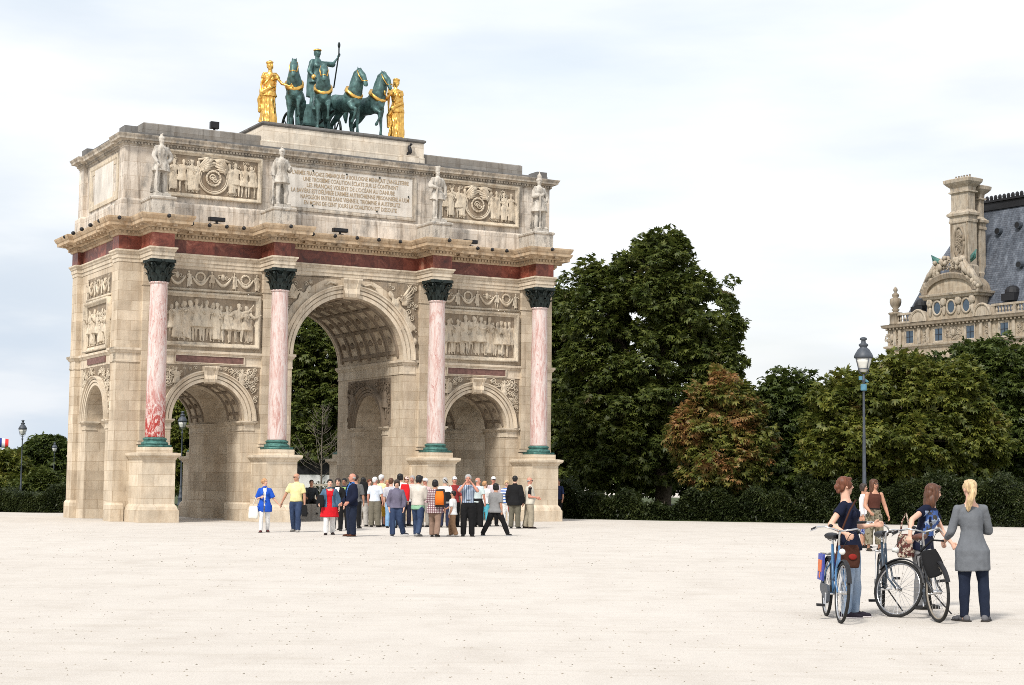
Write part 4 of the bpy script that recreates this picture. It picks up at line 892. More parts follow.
# ---- floodlights on the cornice and the roof: things of their own
def a2w(u, v, w_): c_, s_ = math.cos(AYAW), math.sin(AYAW); return (AX + u*c_ - v*s_, AY + u*s_ + v*c_, w_)
def floodlight(u, v, w_, label, sx=.30, h=.14):
    t = tag(empty('floodlight', a2w(u, v, w_), AYAW), label, 'floodlight', 'floodlights mounted on the arch')
    b = MB(); b.box(-sx, sx, -.10, .10, .10, .10+h); b.box(-sx+.03, sx-.03, -.12, -.10, .12, .08+h); b.build('housing', M['black'], t)
    b = MB(); b.box(-.03, .03, -.05, .05, 0, .10); b.box(-.12, .12, -.08, .08, 0, .015); b.build('bracket', M['black'], t)
floodlight(-5.55, -.38, 10.90, 'low black floodlight box on the cornice below the left medallion')
floodlight(-.62, -.38, 10.90, 'low black floodlight box on the cornice below the inscription')
floodlight(5.0, -.38, 10.90, 'low black floodlight box on the cornice below the right medallion')
floodlight(-5.22, 1.1, 14.66, 'small square black floodlight on the roof left of the gilded figure', .16, .26)
# ---------------------------------------------------------------- statues on the arch: things that stand on it
def Wl(face, v):            # a direction given in the world, in the frame of a figure that faces `face` degrees (0 = towards the camera, 90 = picture right)
    a = R(180 + face); return (v[0]*math.cos(a) + v[1]*math.sin(a), -v[0]*math.sin(a) + v[1]*math.cos(a), v[2])
def soldier(u, h, k, label, cape=True, helm=0):
    p = [dict(uaL=(-.5, -.1, -.8), faL=(.5, .25, -.5), uaR=(.35, .2, -1), faR=(-.2, .35, -.6), thR=(.14, .12, -1), hyaw=12),
         dict(uaL=(-.3, .1, -1), faL=(.3, .7, .1), uaR=(.3, -.1, -1), faR=(.1, .2, -1), thL=(-.16, .1, -1), hyaw=-15),
         dict(uaR=(.5, .1, -.8), faR=(-.7, .5, -.2), uaL=(-.4, 0, -1), faL=(.0, .2, -1), thR=(.12, .1, -1), hyaw=8),
         dict(uaR=(.35, .1, -1), faR=(-.6, .6, .2), uaL=(-.5, 0, -.9), faL=(.4, .4, -.6), thL=(-.12, .15, -1), hyaw=-20)][k]
    p.update(bulk=1.08); J = skel(h, p); b = body_mb(J, p)
    b.merge(shirt_mb(J, p, dict(g=.014, hem=-.13 if k != 3 else -.18, flare=.22, sleeve=1.9))); b.merge(legs_mb(J, p, dict(g=.005)))
    for s in 'RL': b.merge(shoe_mb(J, s, {})[0]); b.cap(J['knee'+s]+(J['ank'+s]-J['knee'+s])*.1, .045*h, J['ank'+s], .032*h)
    if cape:
        Rg = []
        for t in np.linspace(0, 1, 8):
            c = J['neck']*(1-t) + np.array([0, -.07*h, .05])*t; c[1] -= .03*h; n = 14; an = np.arange(n)*2*math.pi/n; w_ = (.10 + .06*t)*h*(1 + .08*np.sin(an*5))
            Rg.append(c + np.stack([np.cos(an)*w_, np.sin(an)*.028*h, np.zeros(n)], 1))
        b.loft(Rg)
    if helm == 0: b.ell(hp(J, 0, -.005, .035), np.array([.052, .06, .052])*h, J['hA']); b.tube([hp(J, 0, -.06, .03), hp(J, 0, -.03, .10), hp(J, 0, .03, .11)], .014*h, 8); b.ell(hp(J, 0, .045, .028), (.03*h, .03*h, .008*h), J['hA'])
    elif helm == 1: b.tube([hp(J, 0, 0, .02), hp(J, 0, 0, .06), hp(J, 0, 0, .12)], [.052*h, .050*h, .056*h], 14)
    else: b.ell(hp(J, 0, 0, .03), np.array([.06, .06, .045])*h, J['hA']); b.ell(hp(J, 0, 0, .09), np.array([.045, .05, .07])*h, J['hA']); b.cap(hp(J, 0, 0, .12), .02*h, hp(J, 0, 0, .19), .014*h)
    b.cap(J['wriR'], .02*h, (J['wriR'][0]+.02, J['wriR'][1]+.02, .02), .016*h, 8)         # sabre or musket to the ground
    b.cap((-.10*h, -.12*h, .02), .06*h, (-.08*h, -.10*h, .30*h), .035*h)                  # stump behind the leg
    f_ = fuse(b, .020, 0, .4); wrinkle(f_, .022, 9, k*5)
    st = MB(); st.loft([np.array([(x*.98, y, z) for x, y in ((-.30, -.26), (.30, -.26), (.32, .0), (.30, .26), (-.30, .26), (-.32, 0))]) for z in (-.12, 0.015)])
    t = tag(empty('soldier_statue', a2w(u, -CP+.12, 11.72), AYAW + math.pi + .15), label, 'statue', 'stone soldiers standing on the arch over the columns')
    f_.build('figure', M['statue'], t, True); st.build('base', M['statue'], t)
soldier(-CB, 2.12, 0, 'pale stone soldier statue with helmet on the plinth above the far left pink column')
soldier(-CA, 2.14, 1, 'pale stone soldier statue with cloak, between the left medallion and the inscription', True, 0)
soldier(CA, 2.05, 2, 'pale stone soldier statue in flat-topped shako between the inscription and the right medallion', False, 1)
soldier(CB, 2.12, 3, 'pale stone soldier statue in tall fur cap at the right end of the arch', True, 2)

# ---- bronze group on the roof
QZ = 15.20
def horse(u, v, turn, hturn, raise_, label):
    SCH = 1.12; b = MB(); rg = []
    for y, rx, rz_, z in ((-.92, .06, .08, 1.28), (-.86, .16, .20, 1.27), (-.70, .27, .30, 1.26), (-.45, .31, .33, 1.27), (-.12, .29, .32, 1.20), (.22, .29, .33, 1.21), (.48, .28, .36, 1.25), (.66, .22, .30, 1.27), (.78, .12, .18, 1.26)):
        an = np.arange(18)*2*math.pi/18; rg.append(np.stack([np.cos(an)*rx, np.full(18, y), z + np.sin(an)*rz_], 1))
    b.loft(rg)
    b.tube([(0, .40, 1.34), (0, .60, 1.58), (0, .72, 1.82), (0, .74, 2.02), (0, .80, 2.12)], [.31, .27, .21, .165, .13], 14)
    ct, st_ = math.cos(R(hturn)), math.sin(R(hturn)); pv = np.array([0, .78, 0])
    def Hd(p): q = np.array(p, float) - pv; return np.array([q[0]*ct - q[1]*st_, q[0]*st_ + q[1]*ct, q[2]]) + pv
    b.tube([Hd((0, .72, 2.12)), Hd((0, .86, 2.15)), Hd((0, .98, 2.02)), Hd((0, 1.06, 1.85)), Hd((0, 1.11, 1.71)), Hd((0, 1.11, 1.65))], [.11, .14, .125, .09, .08, .055], 12)
    b.ell(Hd((0, .88, 2.00)), (.09, .13, .13))
    for s in (-1, 1): b.cap(Hd((s*.07, .80, 2.26)), .035, Hd((s*.09, .78, 2.42)), .012, 6)
    m_ = MB(); m_.tube([(0, .28, 1.60), (0, .40, 1.83), (0, .50, 2.04), (0, .60, 2.20), (0, .76, 2.32), Hd((0, .92, 2.30))], [.05, .08, .085, .08, .06, .03], 8); b.merge(m_)
    b.tube([(0, -.84, 1.42), (0, -1.02, 1.36), (0, -1.12, 1.05), (0, -1.10, .72)], [.05, .09, .10, .04], 10)
    for s in (-1, 1):        # hind legs: stifle high and forward, hock back
        sh = .12*s
        b.tube([(s*.15, -.60, 1.15), (s*.18, -.48, .95), (s*.17, -.62, .78), (s*.17, -.78+sh, .56), (s*.17, -.74+sh, .30), (s*.17, -.70+sh, .12)], [.20, .17, .11, .065, .048, .052], 12)
        b.cap((s*.17, -.70+sh, .11), .065, (s*.17, -.64+sh, .035), .075, 10)
        if s == raise_:      # raised foreleg
            b.tube([(s*.16, .52, 1.10), (s*.17, .66, .94), (s*.17, .84, .86), (s*.17, .80, .66), (s*.17, .72, .52)], [.15, .10, .065, .045, .045], 10); b.cap((s*.17, .72, .52), .05, (s*.17, .66, .44), .065, 8)
        else:
            b.tube([(s*.16, .50, 1.10), (s*.17, .52, .82), (s*.17, .53, .60), (s*.17, .54, .30), (s*.17, .54, .12)], [.16, .10, .062, .045, .048], 10); b.cap((s*.17, .54, .12), .055, (s*.17, .59, .035), .075, 10)
    f_ = fuse(b, .026, 1, .5); wrinkle(f_, .018, 6, u); wrinkle(f_, .007, 16, u)
    t = tag(empty('horse_statue', a2w(u, v, QZ), AYAW + math.pi + R(turn)), label, 'horse statue', 'four bronze horses of the chariot team'); t.scale = (SCH,)*3
    f_.build('figure', M['bronze'], t, True)
    c = MB(); 
    for i in range(1): c.loft([ring(np.array([0, .50, 1.50]) + q, np.array([1., 0, 0]), np.array([0, .75, -.66]), .335, .365, 20) for q in (np.array([0, -.02, -.05]), np.array([0, .06, .05]))])
    c.build('collar', M['gold'], t, True); c = MB(); c.tube([Hd((-.11, 1.04, 1.84)), Hd((0, 1.18, 1.86)), Hd((.11, 1.04, 1.84))], .02, 6)
    for s in (-1, 1): c.tube([Hd((s*.11, 1.04, 1.84)), Hd((s*.145, .90, 2.06)), Hd((s*.11, .80, 2.24))], .022, 6)
    c.build('bridle', M['gold'], t, True)
horse(-1.72, 1.75, -26, 0, -1, 'green bronze horse nearest to the gilded figure on the left, head facing forward')
horse(-.55, 1.80, -20, 0, -1, 'green bronze horse directly in front of the charioteer')
horse(.42, 1.85, 16, 10, 1, 'green bronze horse right of the charioteer, third in the team, head in profile')
horse(1.42, 1.85, 20, 10, 1, 'green bronze horse beside the gilded figure on the right, foreleg raised')
t = tag(empty('chariot', a2w(-.05, 4.1, QZ), AYAW + math.pi), 'dark bronze two wheeled chariot behind the horse team on the roof', 'chariot')
b = MB(); 
Rg = [np.array([(.62*math.cos(a)*(1+.1*z), .55*math.sin(a)*(1 + .1*z), z) for a in np.linspace(-.3, math.pi+.3, 16)]) for z in (.75, .9, 1.3, 1.55)]
b.loft([np.vstack([r_, (r_*np.array([.92, .92, 1]))[::-1]]) for r_ in Rg]); b.box(-.6, .6, -.35, .6, .68, .76); b.build('car_body', M['bronze'], t)
b = MB(); b.cap((0, .5, .7), .05, (0, 2.3, 1.0), .04); b.cap((-.85, 0, .62), .05, (.85, 0, .62), .05); b.build('draught_pole', M['bronzedk'], t)
for s in (-1, 1):
    b = MB(); b.tube([(s*1.9*.55+s*.0, .6*math.cos(a), .62+.6*math.sin(a)) for a in np.linspace(0, 2*math.pi, 29)], .055, 8); 
    for i in range(8): a = i*math.pi/4; b.cap((s*1.045, 0, .62), .035, (s*1.045, .58*math.cos(a), .62+.58*math.sin(a)), .028, 6)
    b.ell((s*1.045, 0, .62), .11); b.build('wheel', M['bronzedk'], t, True)
p = dict(fem=1, uaL=(-.35, .1, -1), faL=(.1, .5, -.5), uaR=(1, .1, .02), faR=(.75, .1, .85), hyaw=-20, hpitch=0)
p = {**p, 'uaR': (-.2, 0, 0)}; p['uaR'] = (.9, .15, .05); p['faR'] = (.55, .1, .9)
# the raised arm is on the picture's right: the figure faces the front, so that is its left arm
p = dict(fem=1, uaR=(.35, .1, -1), faR=(.0, .6, -.5), uaL=(-.95, .15, .05), faL=(-.6, .15, .9), hyaw=5)
h = 2.75; J = skel(h, p); b = body_mb(J, p); b.merge(robe_mb(J, p, -.46, .12)); b.merge(shirt_mb(J, p, dict(g=.018, hem=-.06, flare=.06, sleeve=1.2))); b.merge(hair_mb(J, p, 'short'))
b.tube([J['shoL']+np.array([0, -.05, 0]), J['pel']+np.array([-.1, -.16, .3]), J['pel']+np.array([-.12, -.2, -.7])], [.10, .2, .24], 12); b.tube([J['shoR']+np.array([0, -.05, 0]), J['pel']+np.array([.16, -.14, .2]), J['pel']+np.array([.14, -.2, -.7])], [.10, .2, .22], 12)
f_ = fuse(b, .03, 1, .5); wrinkle(f_, .02, 7, 2)
t = tag(empty('charioteer_statue', a2w(.12, 4.0, QZ+1.28), AYAW + math.pi + .2), 'robed bronze charioteer standing behind the horses with one arm raised to a staff', 'statue'); f_.build('figure', M['bronze'], t, True)
b = MB(); q = J['wriL'] + np.array([-.02, .04, .16]); b.tube([q + np.array([0, 0, .32]), q, q + np.array([.28, .08, -1.5])], .03, 8); b.ell(q + np.array([0, 0, .36]), (.06, .06, .13)); b.build('staff', M['bronzedk'], t, True)
b = MB(); b.ell(J['wriR']+np.array([0, .02, -.05]), (.10, .10, .12)); b.build('gilt_orb', M['gold'], t, True)
b = MB(); b.tube([hp(J, .049*math.cos(a), .055*math.sin(a)-.005, .045) for a in np.linspace(0, 2*math.pi, 19)], .012*h, 6); b.build('crown', M['gold'], t, True)
def gilded(u, v, h, pose, label, rz):
    p = dict(fem=1, **pose); J = skel(h, p); b = body_mb(J, p); b.merge(robe_mb(J, p, -.485, .13)); b.merge(shirt_mb(J, p, dict(g=.012, hem=-.07, flare=.05, sleeve=.35))); b.merge(hair_mb(J, p, 'bun')); b.ell(hp(J, 0, 0, .06), np.array([.06, .06, .03])*h, J['hA'])
    b.cap(J['pel']+J['T']*.1*h+np.array([.05, .06, 0]), .05, J['pel']+np.array([.12, .05, -.5*h*.5]), .07)
    T_ = J['pel']
    b.tube([T_ + np.array([-.10*h, .03*h, .10*h]), T_ + np.array([-.02*h, .085*h, .06*h]), T_ + np.array([.10*h, .07*h, -.02*h]), T_ + np.array([.14*h, .0, -.12*h]), T_ + np.array([.13*h, -.02*h, -.32*h])], [.05, .075, .08, .09, .05], 8)
    b.tube([J['shoL'] + np.array([0, .03, .02]), J['neck'] + np.array([0, .09*h, -.07*h]), T_ + np.array([.07*h, .07*h, .10*h])], [.04, .05, .05], 8)
    f_ = fuse(b, .020, 0, .4); wrinkle(f_, .026, 8, u); wrinkle(f_, .012, 19, u, .4)
    t = tag(empty('gilded_statue', a2w(u, v, QZ), AYAW + math.pi + rz), label, 'gilded statue', 'gilded victories beside the chariot'); f_.build('figure', M['gold'], t, True)
    for s in (-1, 1):
        w_ = MB()
        for k in range(6): a = .9 + k*.17; c0 = J['neck'] + np.array([s*.06, -.10, -.02*h]); w_.tube([c0, c0 + np.array([s*.16, -.10, .05 - .05*k]), c0 + np.array([s*(.20 - .012*k), -.16, -.25 - .17*k])], [.05, .06, .02], 7)
        fuse(w_, .022, 1).build('wing', M['gold'], t, True)
gilded(-2.98, 1.35, 2.50, dict(uaR=(.25, 0, -1), faR=(.1, .2, -1), uaL=(-.6, .25, -.8), faL=(-.75, .5, -.25), hyaw=-20, thR=(.14, .12, -1), lean=(-.06, 0), hroll=6), 'gilded winged woman at the left end, one hand stretched to the first bronze horse', -.3)
gilded(2.50, 1.35, 2.50, dict(uaR=(.5, .3, -.9), faR=(.4, .6, .3), uaL=(-.15, 0, -1), faL=(-.05, .15, -1), thL=(-.14, .16, -1), hyaw=14, lean=(.07, 0), hroll=-6), 'gilded winged woman at the right end, behind the last bronze horse', -.1)
# the crow perched on the step below the sculpture base
t = tag(empty('bird', a2w(2.75, .60, 14.50), AYAW + .5), 'small black bird perched in front of the pale sculpture base on the roof', 'bird')
b = MB(); b.ell((0, 0, .22), (.075, .09, .19), np.array([[1, 0, 0], [0, .95, -.3], [0, .3, .95]])); b.ell((0, -.05, .42), .055); b.cap((0, -.09, .42), .018, (0, -.15, .41), .008, 6); b.cap((0, .08, .10), .045, (0, .16, -.06), .03, 8); b.cap((.03, 0, .08), .012, (.03, 0, -.03), .012, 6); b.cap((-.03, 0, .08), .012, (-.03, 0, -.03), .012, 6)
fuse(b, .014, 1).build('body', M['black'], t, True)
b = MB(); b.box(2.4, 3.1, .46, .72, 14.0, 14.46); b.build('roof_block', M['qbase'], arch)

# ---------------------------------------------------------------- lamp posts
M['lampgrey'] = plain('lamp_grey_paint', (.055, .065, .08), .5, .25, 6, .4)
M['glassw'] = plain('frosted_glass', (.62, .62, .58), .3, .08, 4, .5)
M['lightblue'] = plain('light_blue_paint', (.08, .20, .28), .5, .2, 6)
def lamp(x, y, h, label, band=False, dark='lampgrey'):
    t = tag(empty('street_lamp', (x, y, 0)), label, 'street lamp'); s = h/7.2
    b = MB(); b.lathe([(.26, 0), (.26, .12), (.22, .18), (.20, .55), (.24, .60), (.16, .70), (.12, 1.0), (.14, 1.08), (.10, 1.14), (.085, 1.5), (.10, 1.55), (.075, 1.62), (.058, 3.4), (.07, 3.44), (.052, 3.5), (.045, 5.5), (.085, 5.56), (.085, 5.62), (.045, 5.68), (.045, 5.82)], 16)
    b.V = [v*s for v in b.V]; b.build('pole', M[dark], t, True)
    b = MB(); b.lathe([(.20, 6.42), (.36, 6.44), (.37, 6.50), (.33, 6.60), (.22, 6.78), (.14, 6.84), (.14, 6.88), (.18, 6.92), (.18, 6.98), (.10, 7.02), (.08, 7.12), (.14, 7.16), (.13, 7.22), (.03, 7.26)], 20)
    b.V = [v*s for v in b.V]; b.build('lantern_roof', M[dark], t, True)
    b = MB(); b.lathe([(.12, 5.90), (.19, 6.02), (.27, 6.25), (.315, 6.43)], 16); b.V = [v*s for v in b.V]; b.build('lantern_glass', M['glassw'], t, True)
    b = MB()
    for k in range(4):
        a = k*math.pi/2 + .4; d = np.array([math.cos(a), math.sin(a), 0])
        b.tube([d*.05 + np.array([0, 0, 5.80]), d*.20 + np.array([0, 0, 5.86]), d*.27 + np.array([0, 0, 6.15]), d*.345 + np.array([0, 0, 6.44])], .018, 6)
    b.tube([(.21*math.cos(a), .21*math.sin(a), 6.02) for a in np.linspace(0, 2*math.pi, 17)], .02, 6); b.V = [v*s for v in b.V]; b.build('lantern_frame', M[dark], t, True)
    if band:
        b = MB(); b.lathe([(.085, 5.18), (.12, 5.20), (.12, 5.42), (.085, 5.44)], 14); b.box(-.18, -.06, -.06, .06, 5.60, 5.74); b.cap((.0, 0, 5.60), .08, (.15, 0, 5.54), .04); b.V = [v*s for v in b.V]; b.build('blue_fittings', M['lightblue'], t)
x, y, _ = AT(864.5, 500, 64.5); lamp(x, y, 7.15, 'grey street lamp with light blue fittings in front of the green tree', True)
x, y, _ = AT(21, 480, 100); lamp(x, y, 4.85, 'larger dark street lamp beside the flag at the left edge')
x, y, _ = AT(53.5, 480, 140); lamp(x, y, 4.4, 'smaller slim street lamp in front of the dark tree left of the arch')
x, y, _ = AT(181, 480, 96); lamp(x, y, 5.3, 'street lamp seen through the left small archway')
# ---- flag
x, y, z = AT(3, 445, 170); t = tag(empty('flag', (x-.60, y, 0)), 'blue white and red flag flying above the trees at the left edge', 'flag')
b = MB(); b.cap((0, 0, 0), .08, (0, 0, z+2.2), .05, 8); b.build('flagpole', M['lampgrey'], t)
for i, c_ in enumerate(((.03, .05, .25), (.75, .75, .75), (.62, .03, .03))):
    b = MB(); n = 8; Rg = []
    for j in range(n+1): xx = .1 + (i + j/n)*.33; o_ = .18*math.sin(xx*1.9); Rg.append(np.array([(xx, o_, z-.2-.15*xx), (xx, o_+.03, z-.2-.15*xx), (xx, o_+.03, z+.75-.15*xx), (xx, o_, z+.75-.15*xx)]))
    b.loft(Rg); b.build('flag_stripe', plain('flag_%d' % i, c_, .8, .05), t, True)
# ---- concrete block, sapling with its guard, parked van, all seen through the central archway
M['concrete'] = stone('rough_concrete', (.30, .28, .25), False, .4, .5, bmpscale=22, bs=.8)
x, y = G(308.5, 521); b = MB(); b.sweep([(-.36, -.34), (.36, -.34), (.36, .34), (-.36, .34)], [(.0, 0), (.0, .60), (-.03, .64)]); cb = b.build('concrete_block', M['concrete'], None, False, (x, y+.5, 0), .1); tag(cb, 'rough grey concrete block on the ground left of the red tunic', 'concrete block')
BLKP = (x, y+.5)
bark = plain('bark', (.075, .06, .045), .95, .5, 9, .1, 0, .8)
barklt = plain('pale_bark', (.15, .13, .105), .9, .3, 9, .1)
def bare_tree(x, y, h, label):
    t = tag(empty('bare_sapling', (x, y, 0)), label, 'sapling'); b = MB(); rs = random.Random(4)
    b.tube([(0, 0, 0), (.02, 0, h*.3), (0, .02, h*.6), (.03, 0, h)], [.055, .045, .03, .008], 8); b.build('trunk', barklt, t, True); b = MB()
    for i in range(34):
        z0 = h*rs.uniform(.28, .92); a = rs.uniform(0, 6.28); L_ = (h - z0)*.55 + .25; e = rs.uniform(.5, 1.0); d = np.array([math.cos(a), math.sin(a), 0])
        p0 = np.array([0, 0, z0]); p1 = p0 + d*L_*.4 + np.array([0, 0, L_*.35*e]); p2 = p0 + d*L_*.75 + np.array([0, 0, L_*.95*e]); b.tube([p0, p1, p2], [.018, .012, .004], 5)
        for k in range(2): q = p1 + np.array([rs.uniform(-.3, .3), rs.uniform(-.3, .3), rs.uniform(.2, .5)]); b.tube([p1, q], [.008, .003], 4)
    b.build('branches', barklt, t, True); return t
x, y, _ = AT(321, 480, 82); bt = bare_tree(x, y, 5.2, 'leafless young tree standing in the central archway in front of the white van')
b = MB(); 
for px, py in ((-.3, -.3), (.3, -.3), (.3, .3), (-.3, .3)): b.box(px-.035, px+.035, py-.035, py+.035, 0, 1.35)
for z in (.6, 1.25): b.box(-.38, .38, -.37, -.336, z, z+.1); b.box(-.38, .38, .336, .37, z, z+.1)
gd = tag(empty('tree_guard', (x, y, 0)), 'pale wooden guard frame round the foot of the leafless young tree', 'tree guard'); b.build('frame', plain('pale_wood', (.42, .38, .31), .8, .2, 6), gd)
x, y, _ = AT(322, 480, 96); t = tag(empty('parked_van', (x, y, 0), R(8)), 'white van parked beyond the central archway under the trees', 'van')
def van(t):
    def prof(w_, y0):
        return np.array([(-2.55, y0, .45), (2.35, y0, .45), (2.55, y0, .7), (2.5, y0, 1.15), (2.0, y0, 1.35), (1.45, y0, 2.15), (1.2, y0, 2.3), (-2.45, y0, 2.3), (-2.55, y0, 2.1)])
    b = MB(); b.loft([prof(1, y) * np.array([1, 1, 1]) for y in (-.95, .95)]); b.build('body', plain('white_van_paint', (.72, .72, .70), .35, .04, 2, .5), t)
    b = MB(); b.box(-2.2, 1.15, -.97, -.945, 1.35, 1.95); b.box(1.2, 1.62, -.97, -.945, 1.4, 1.75); b.build('side_window', M['black'], t)
    b = MB(); b.hexa([(2.02, -.82, 1.37), (2.06, -.82, 1.38), (2.06, .82, 1.38), (2.02, .82, 1.37), (1.50, -.8, 2.12), (1.54, -.8, 2.13), (1.54, .8, 2.13), (1.50, .8, 2.12)]); b.build('windscreen', M['black'], t)
    for xx in (-1.6, 1.6):
        for yy in (-.88, .88): b = MB(); b.tube([(xx, yy-.1, .34), (xx, yy+.1, .34)], .34, 20); w_ = b.build('wheel', M['black'], t); b = MB(); s = -1 if yy < 0 else 1; b.tube([(xx, yy+s*.09, .34), (xx, yy+s*.115, .34)], .19, 16); b.build('rim', M['lampgrey'], w_)
    for yy in (-.7, .7): b = MB(); b.ell((2.52, yy, .92), (.05, .16, .11)); b.build('headlight', M['glassw'], t)
van(t); t.scale = (1.25, 1.2, 1.36)
# ---------------------------------------------------------------- trees and hedges
def leafmat(name, cols, brown=None, bthr=.5):
    m = bpy.data.materials.new(name); m.use_nodes = True; nt = m.node_tree; N, L = nt.nodes, nt.links; b = N['Principled BSDF']; b.inputs['Roughness'].default_value = .5; b.inputs['Specular IOR Level'].default_value = .35
    g = N.new('ShaderNodeNewGeometry'); v = coord(N)
    c = ramp(N, L, g.outputs['Random Per Island'], [(0, cols[0]), (.5, cols[1]), (1, cols[2])])
    c = mixc(N, L, c, ramp(N, L, noise_(N, L, v, .9, 4, .6), [(.35, (.62, .68, .6)), (.65, (1.35, 1.3, 1.1))]), None, 'MULTIPLY')
    if brown: c = mixc(N, L, c, mixc(N, L, brown[0], brown[1], g.outputs['Random Per Island']), ramp(N, L, noise_(N, L, v, .8, 5, .75), [(bthr, 0.0), (bthr+.10, 1.0)]))
    L.new(c, b.inputs['Base Color']); tr = N.new('ShaderNodeBsdfTranslucent'); L.new(c, tr.inputs[0]); mx_ = N.new('ShaderNodeMixShader'); mx_.inputs[0].default_value = .32
    L.new(b.outputs[0], mx_.inputs[1]); L.new(tr.outputs[0], mx_.inputs[2]); L.new(mx_.outputs[0], N['Material Output'].inputs[0]); return m
LM = dict(dark=leafmat('leaf_dark', ((.040, .060, .015), (.060, .084, .020), (.092, .116, .028))),
          green=leafmat('leaf_green', ((.070, .090, .018), (.11, .130, .025), (.185, .185, .04)), ((.19, .12, .04), (.14, .10, .03)), .58),
          mid=leafmat('leaf_mid', ((.052, .074, .017), (.080, .102, .024), (.125, .142, .034)), ((.13, .085, .035), (.09, .07, .03)), .60),
          rust=leafmat('leaf_rust', ((.09, .115, .026), (.13, .145, .035), (.20, .19, .045)), ((.40, .20, .075), (.24, .13, .055)), .49),
          hedge=leafmat('leaf_hedge', ((.022, .034, .012), (.036, .050, .016), (.058, .072, .024))))
def fastmesh(name, V, mats, k=4):
    V = np.ascontiguousarray(V, dtype=np.float32).reshape(-1, 3); n = len(V); me = bpy.data.meshes.new(name); me.vertices.add(n); me.vertices.foreach_set('co', V.ravel())
    me.loops.add(n); me.loops.foreach_set('vertex_index', np.arange(n, dtype=np.int32)); me.polygons.add(n//k); me.polygons.foreach_set('loop_start', np.arange(0, n, k, dtype=np.int32))
    me.materials.append(mats); me.update(); return me
def palms(P, out, rs, leaf, nl=5):
    """fans of drooping leaflets at points P; out = outward directions"""
    n = len(P); d = out + rs.normal(size=(n, 3))*.55; d[:, 2] -= rs.uniform(0, .7, n); d /= np.linalg.norm(d, axis=1)[:, None]
    up = np.tile([0, 0, 1.], (n, 1)) + rs.normal(size=(n, 3))*.35; s = np.cross(d, up); s /= np.linalg.norm(s, axis=1)[:, None] + 1e-9; nn = np.cross(s, d)
    sz = leaf*rs.uniform(.45, 1.3, n)[:, None]; Q = []
    for a in np.linspace(-75, 75, nl):
        ar = math.radians(a); e = d*math.cos(ar) + s*math.sin(ar); pr = s*math.cos(ar) - d*math.sin(ar); L_ = sz*(1 - .25*abs(a)/75); dr = nn*-.16*L_
        Q.append(np.stack([P, P + e*L_*.55 + pr*L_*.19, P + e*L_ + dr*1.6, P + e*L_*.55 - pr*L_*.19], 1))
    return np.concatenate(Q, 0).reshape(-1, 3)
def crown_pts(lobes, ncl, cr_, npal, rs, fill=.3):
    L_ = np.array(lobes, float); area = (L_[:, 3]*L_[:, 5]); area /= area.sum(); PP = []; OO = []; cnt = 0; tries = 0
    while cnt < ncl and tries < ncl*20:
        tries += 1; l = L_[rs.choice(len(L_), p=area)]; d = rs.normal(size=3); d /= np.linalg.norm(d); inner = rs.rand() < fill
        k = rs.uniform(.35, .8) if inner else (rs.uniform(.80, 1.02) if rs.rand() < .85 else rs.uniform(1.0, 1.16)); c = l[:3] + d*l[3:6]*k
        if not inner and any((((c - q[:3])/q[3:6])**2).sum() < .55 for q in L_): continue
        if c[2] < 1.0: continue
        cnt += 1; m = int(npal*rs.uniform(.6, 1.4)); q = rs.normal(size=(m, 3)); q /= np.linalg.norm(q, axis=1)[:, None]; q *= rs.uniform(.25, 1.0, m)[:, None]**.5
        r_ = cr_*rs.uniform(.65, 1.3); q2 = q*np.array([r_, r_, r_*.62]); q2[:, 2] -= .25*r_*(q[:, 0]**2 + q[:, 1]**2)
        PP.append(c + q2); o_ = q*.8 + (c - l[:3])/l[3:6]*.7; o_[:, 2] *= .6; OO.append(o_/ (np.linalg.norm(o_, axis=1)[:, None] + 1e-9))
    return np.vstack(PP), np.vstack(OO), L_
def tree(name, label, x, y, lobes, mat, seed, ncl=300, cr_=.62, npal=44, leaf=.34, trunk=.28, group=None, fill=.3):
    rs = np.random.RandomState(seed); t = tag(empty(name, (x, y, 0)), label, 'tree', group); P, O, L_ = crown_pts(lobes, ncl, cr_, npal, rs, fill)
    me = fastmesh('crown', palms(P, O, rs, leaf), LM[mat]); o = bpy.data.objects.new('crown', me); C.objects.link(o); o.parent = t
    b = MB(); H = (L_[:, 2]).max(); n = 8; pts = [(.12*math.sin(i*1.3+seed), .12*math.cos(i*1.7+seed), H*i/n) for i in range(n+1)]; pts[0] = (0, 0, 0)
    b.tube([(0, 0, -.1)] + pts, [trunk*1.5] + [trunk*(1.15 - i/n) for i in range(n+1)], 10)
    for l in L_:
        z0 = max(1.2, l[2]*.45); p0 = np.array([0, 0, z0]); p3 = l[:3]; b.tube([p0, p0*.5 + p3*.5 + np.array([0, 0, .3]), p3], [trunk*.5, trunk*.3, .04], 7)
        for k in range(5):
            d = rs.normal(size=3); d /= np.linalg.norm(d); b.tube([p3*.6 + p0*.4, p3 + d*l[3:6]*.35, p3 + d*l[3:6]*.8], [.09, .055, .02], 5)
    b.build('trunk', bark, t, True); return t
def px_lobes(d, tx, ls):
    """lobes given as the photograph shows them (x, y, half width, half height in pixels), turned into metres at distance d"""
    x0, y0, _ = AT(tx, 480, d); s = FPX/d; o = []
    for l in ls:
        px, py, rx, ry = l[:4]; dd = l[4] if len(l) > 4 else 0; X, Y, Z = AT(px, py, d + dd); o.append((X - x0, dd, Z, rx/s, rx/s*.9, ry/s))
    return x0, y0, o
def ptree(name, label, d, tx, ls, mat, seed, **k):
    x, y, lo = px_lobes(d, tx, ls); return tree(name, label, x, y, lo, mat, seed, **k)
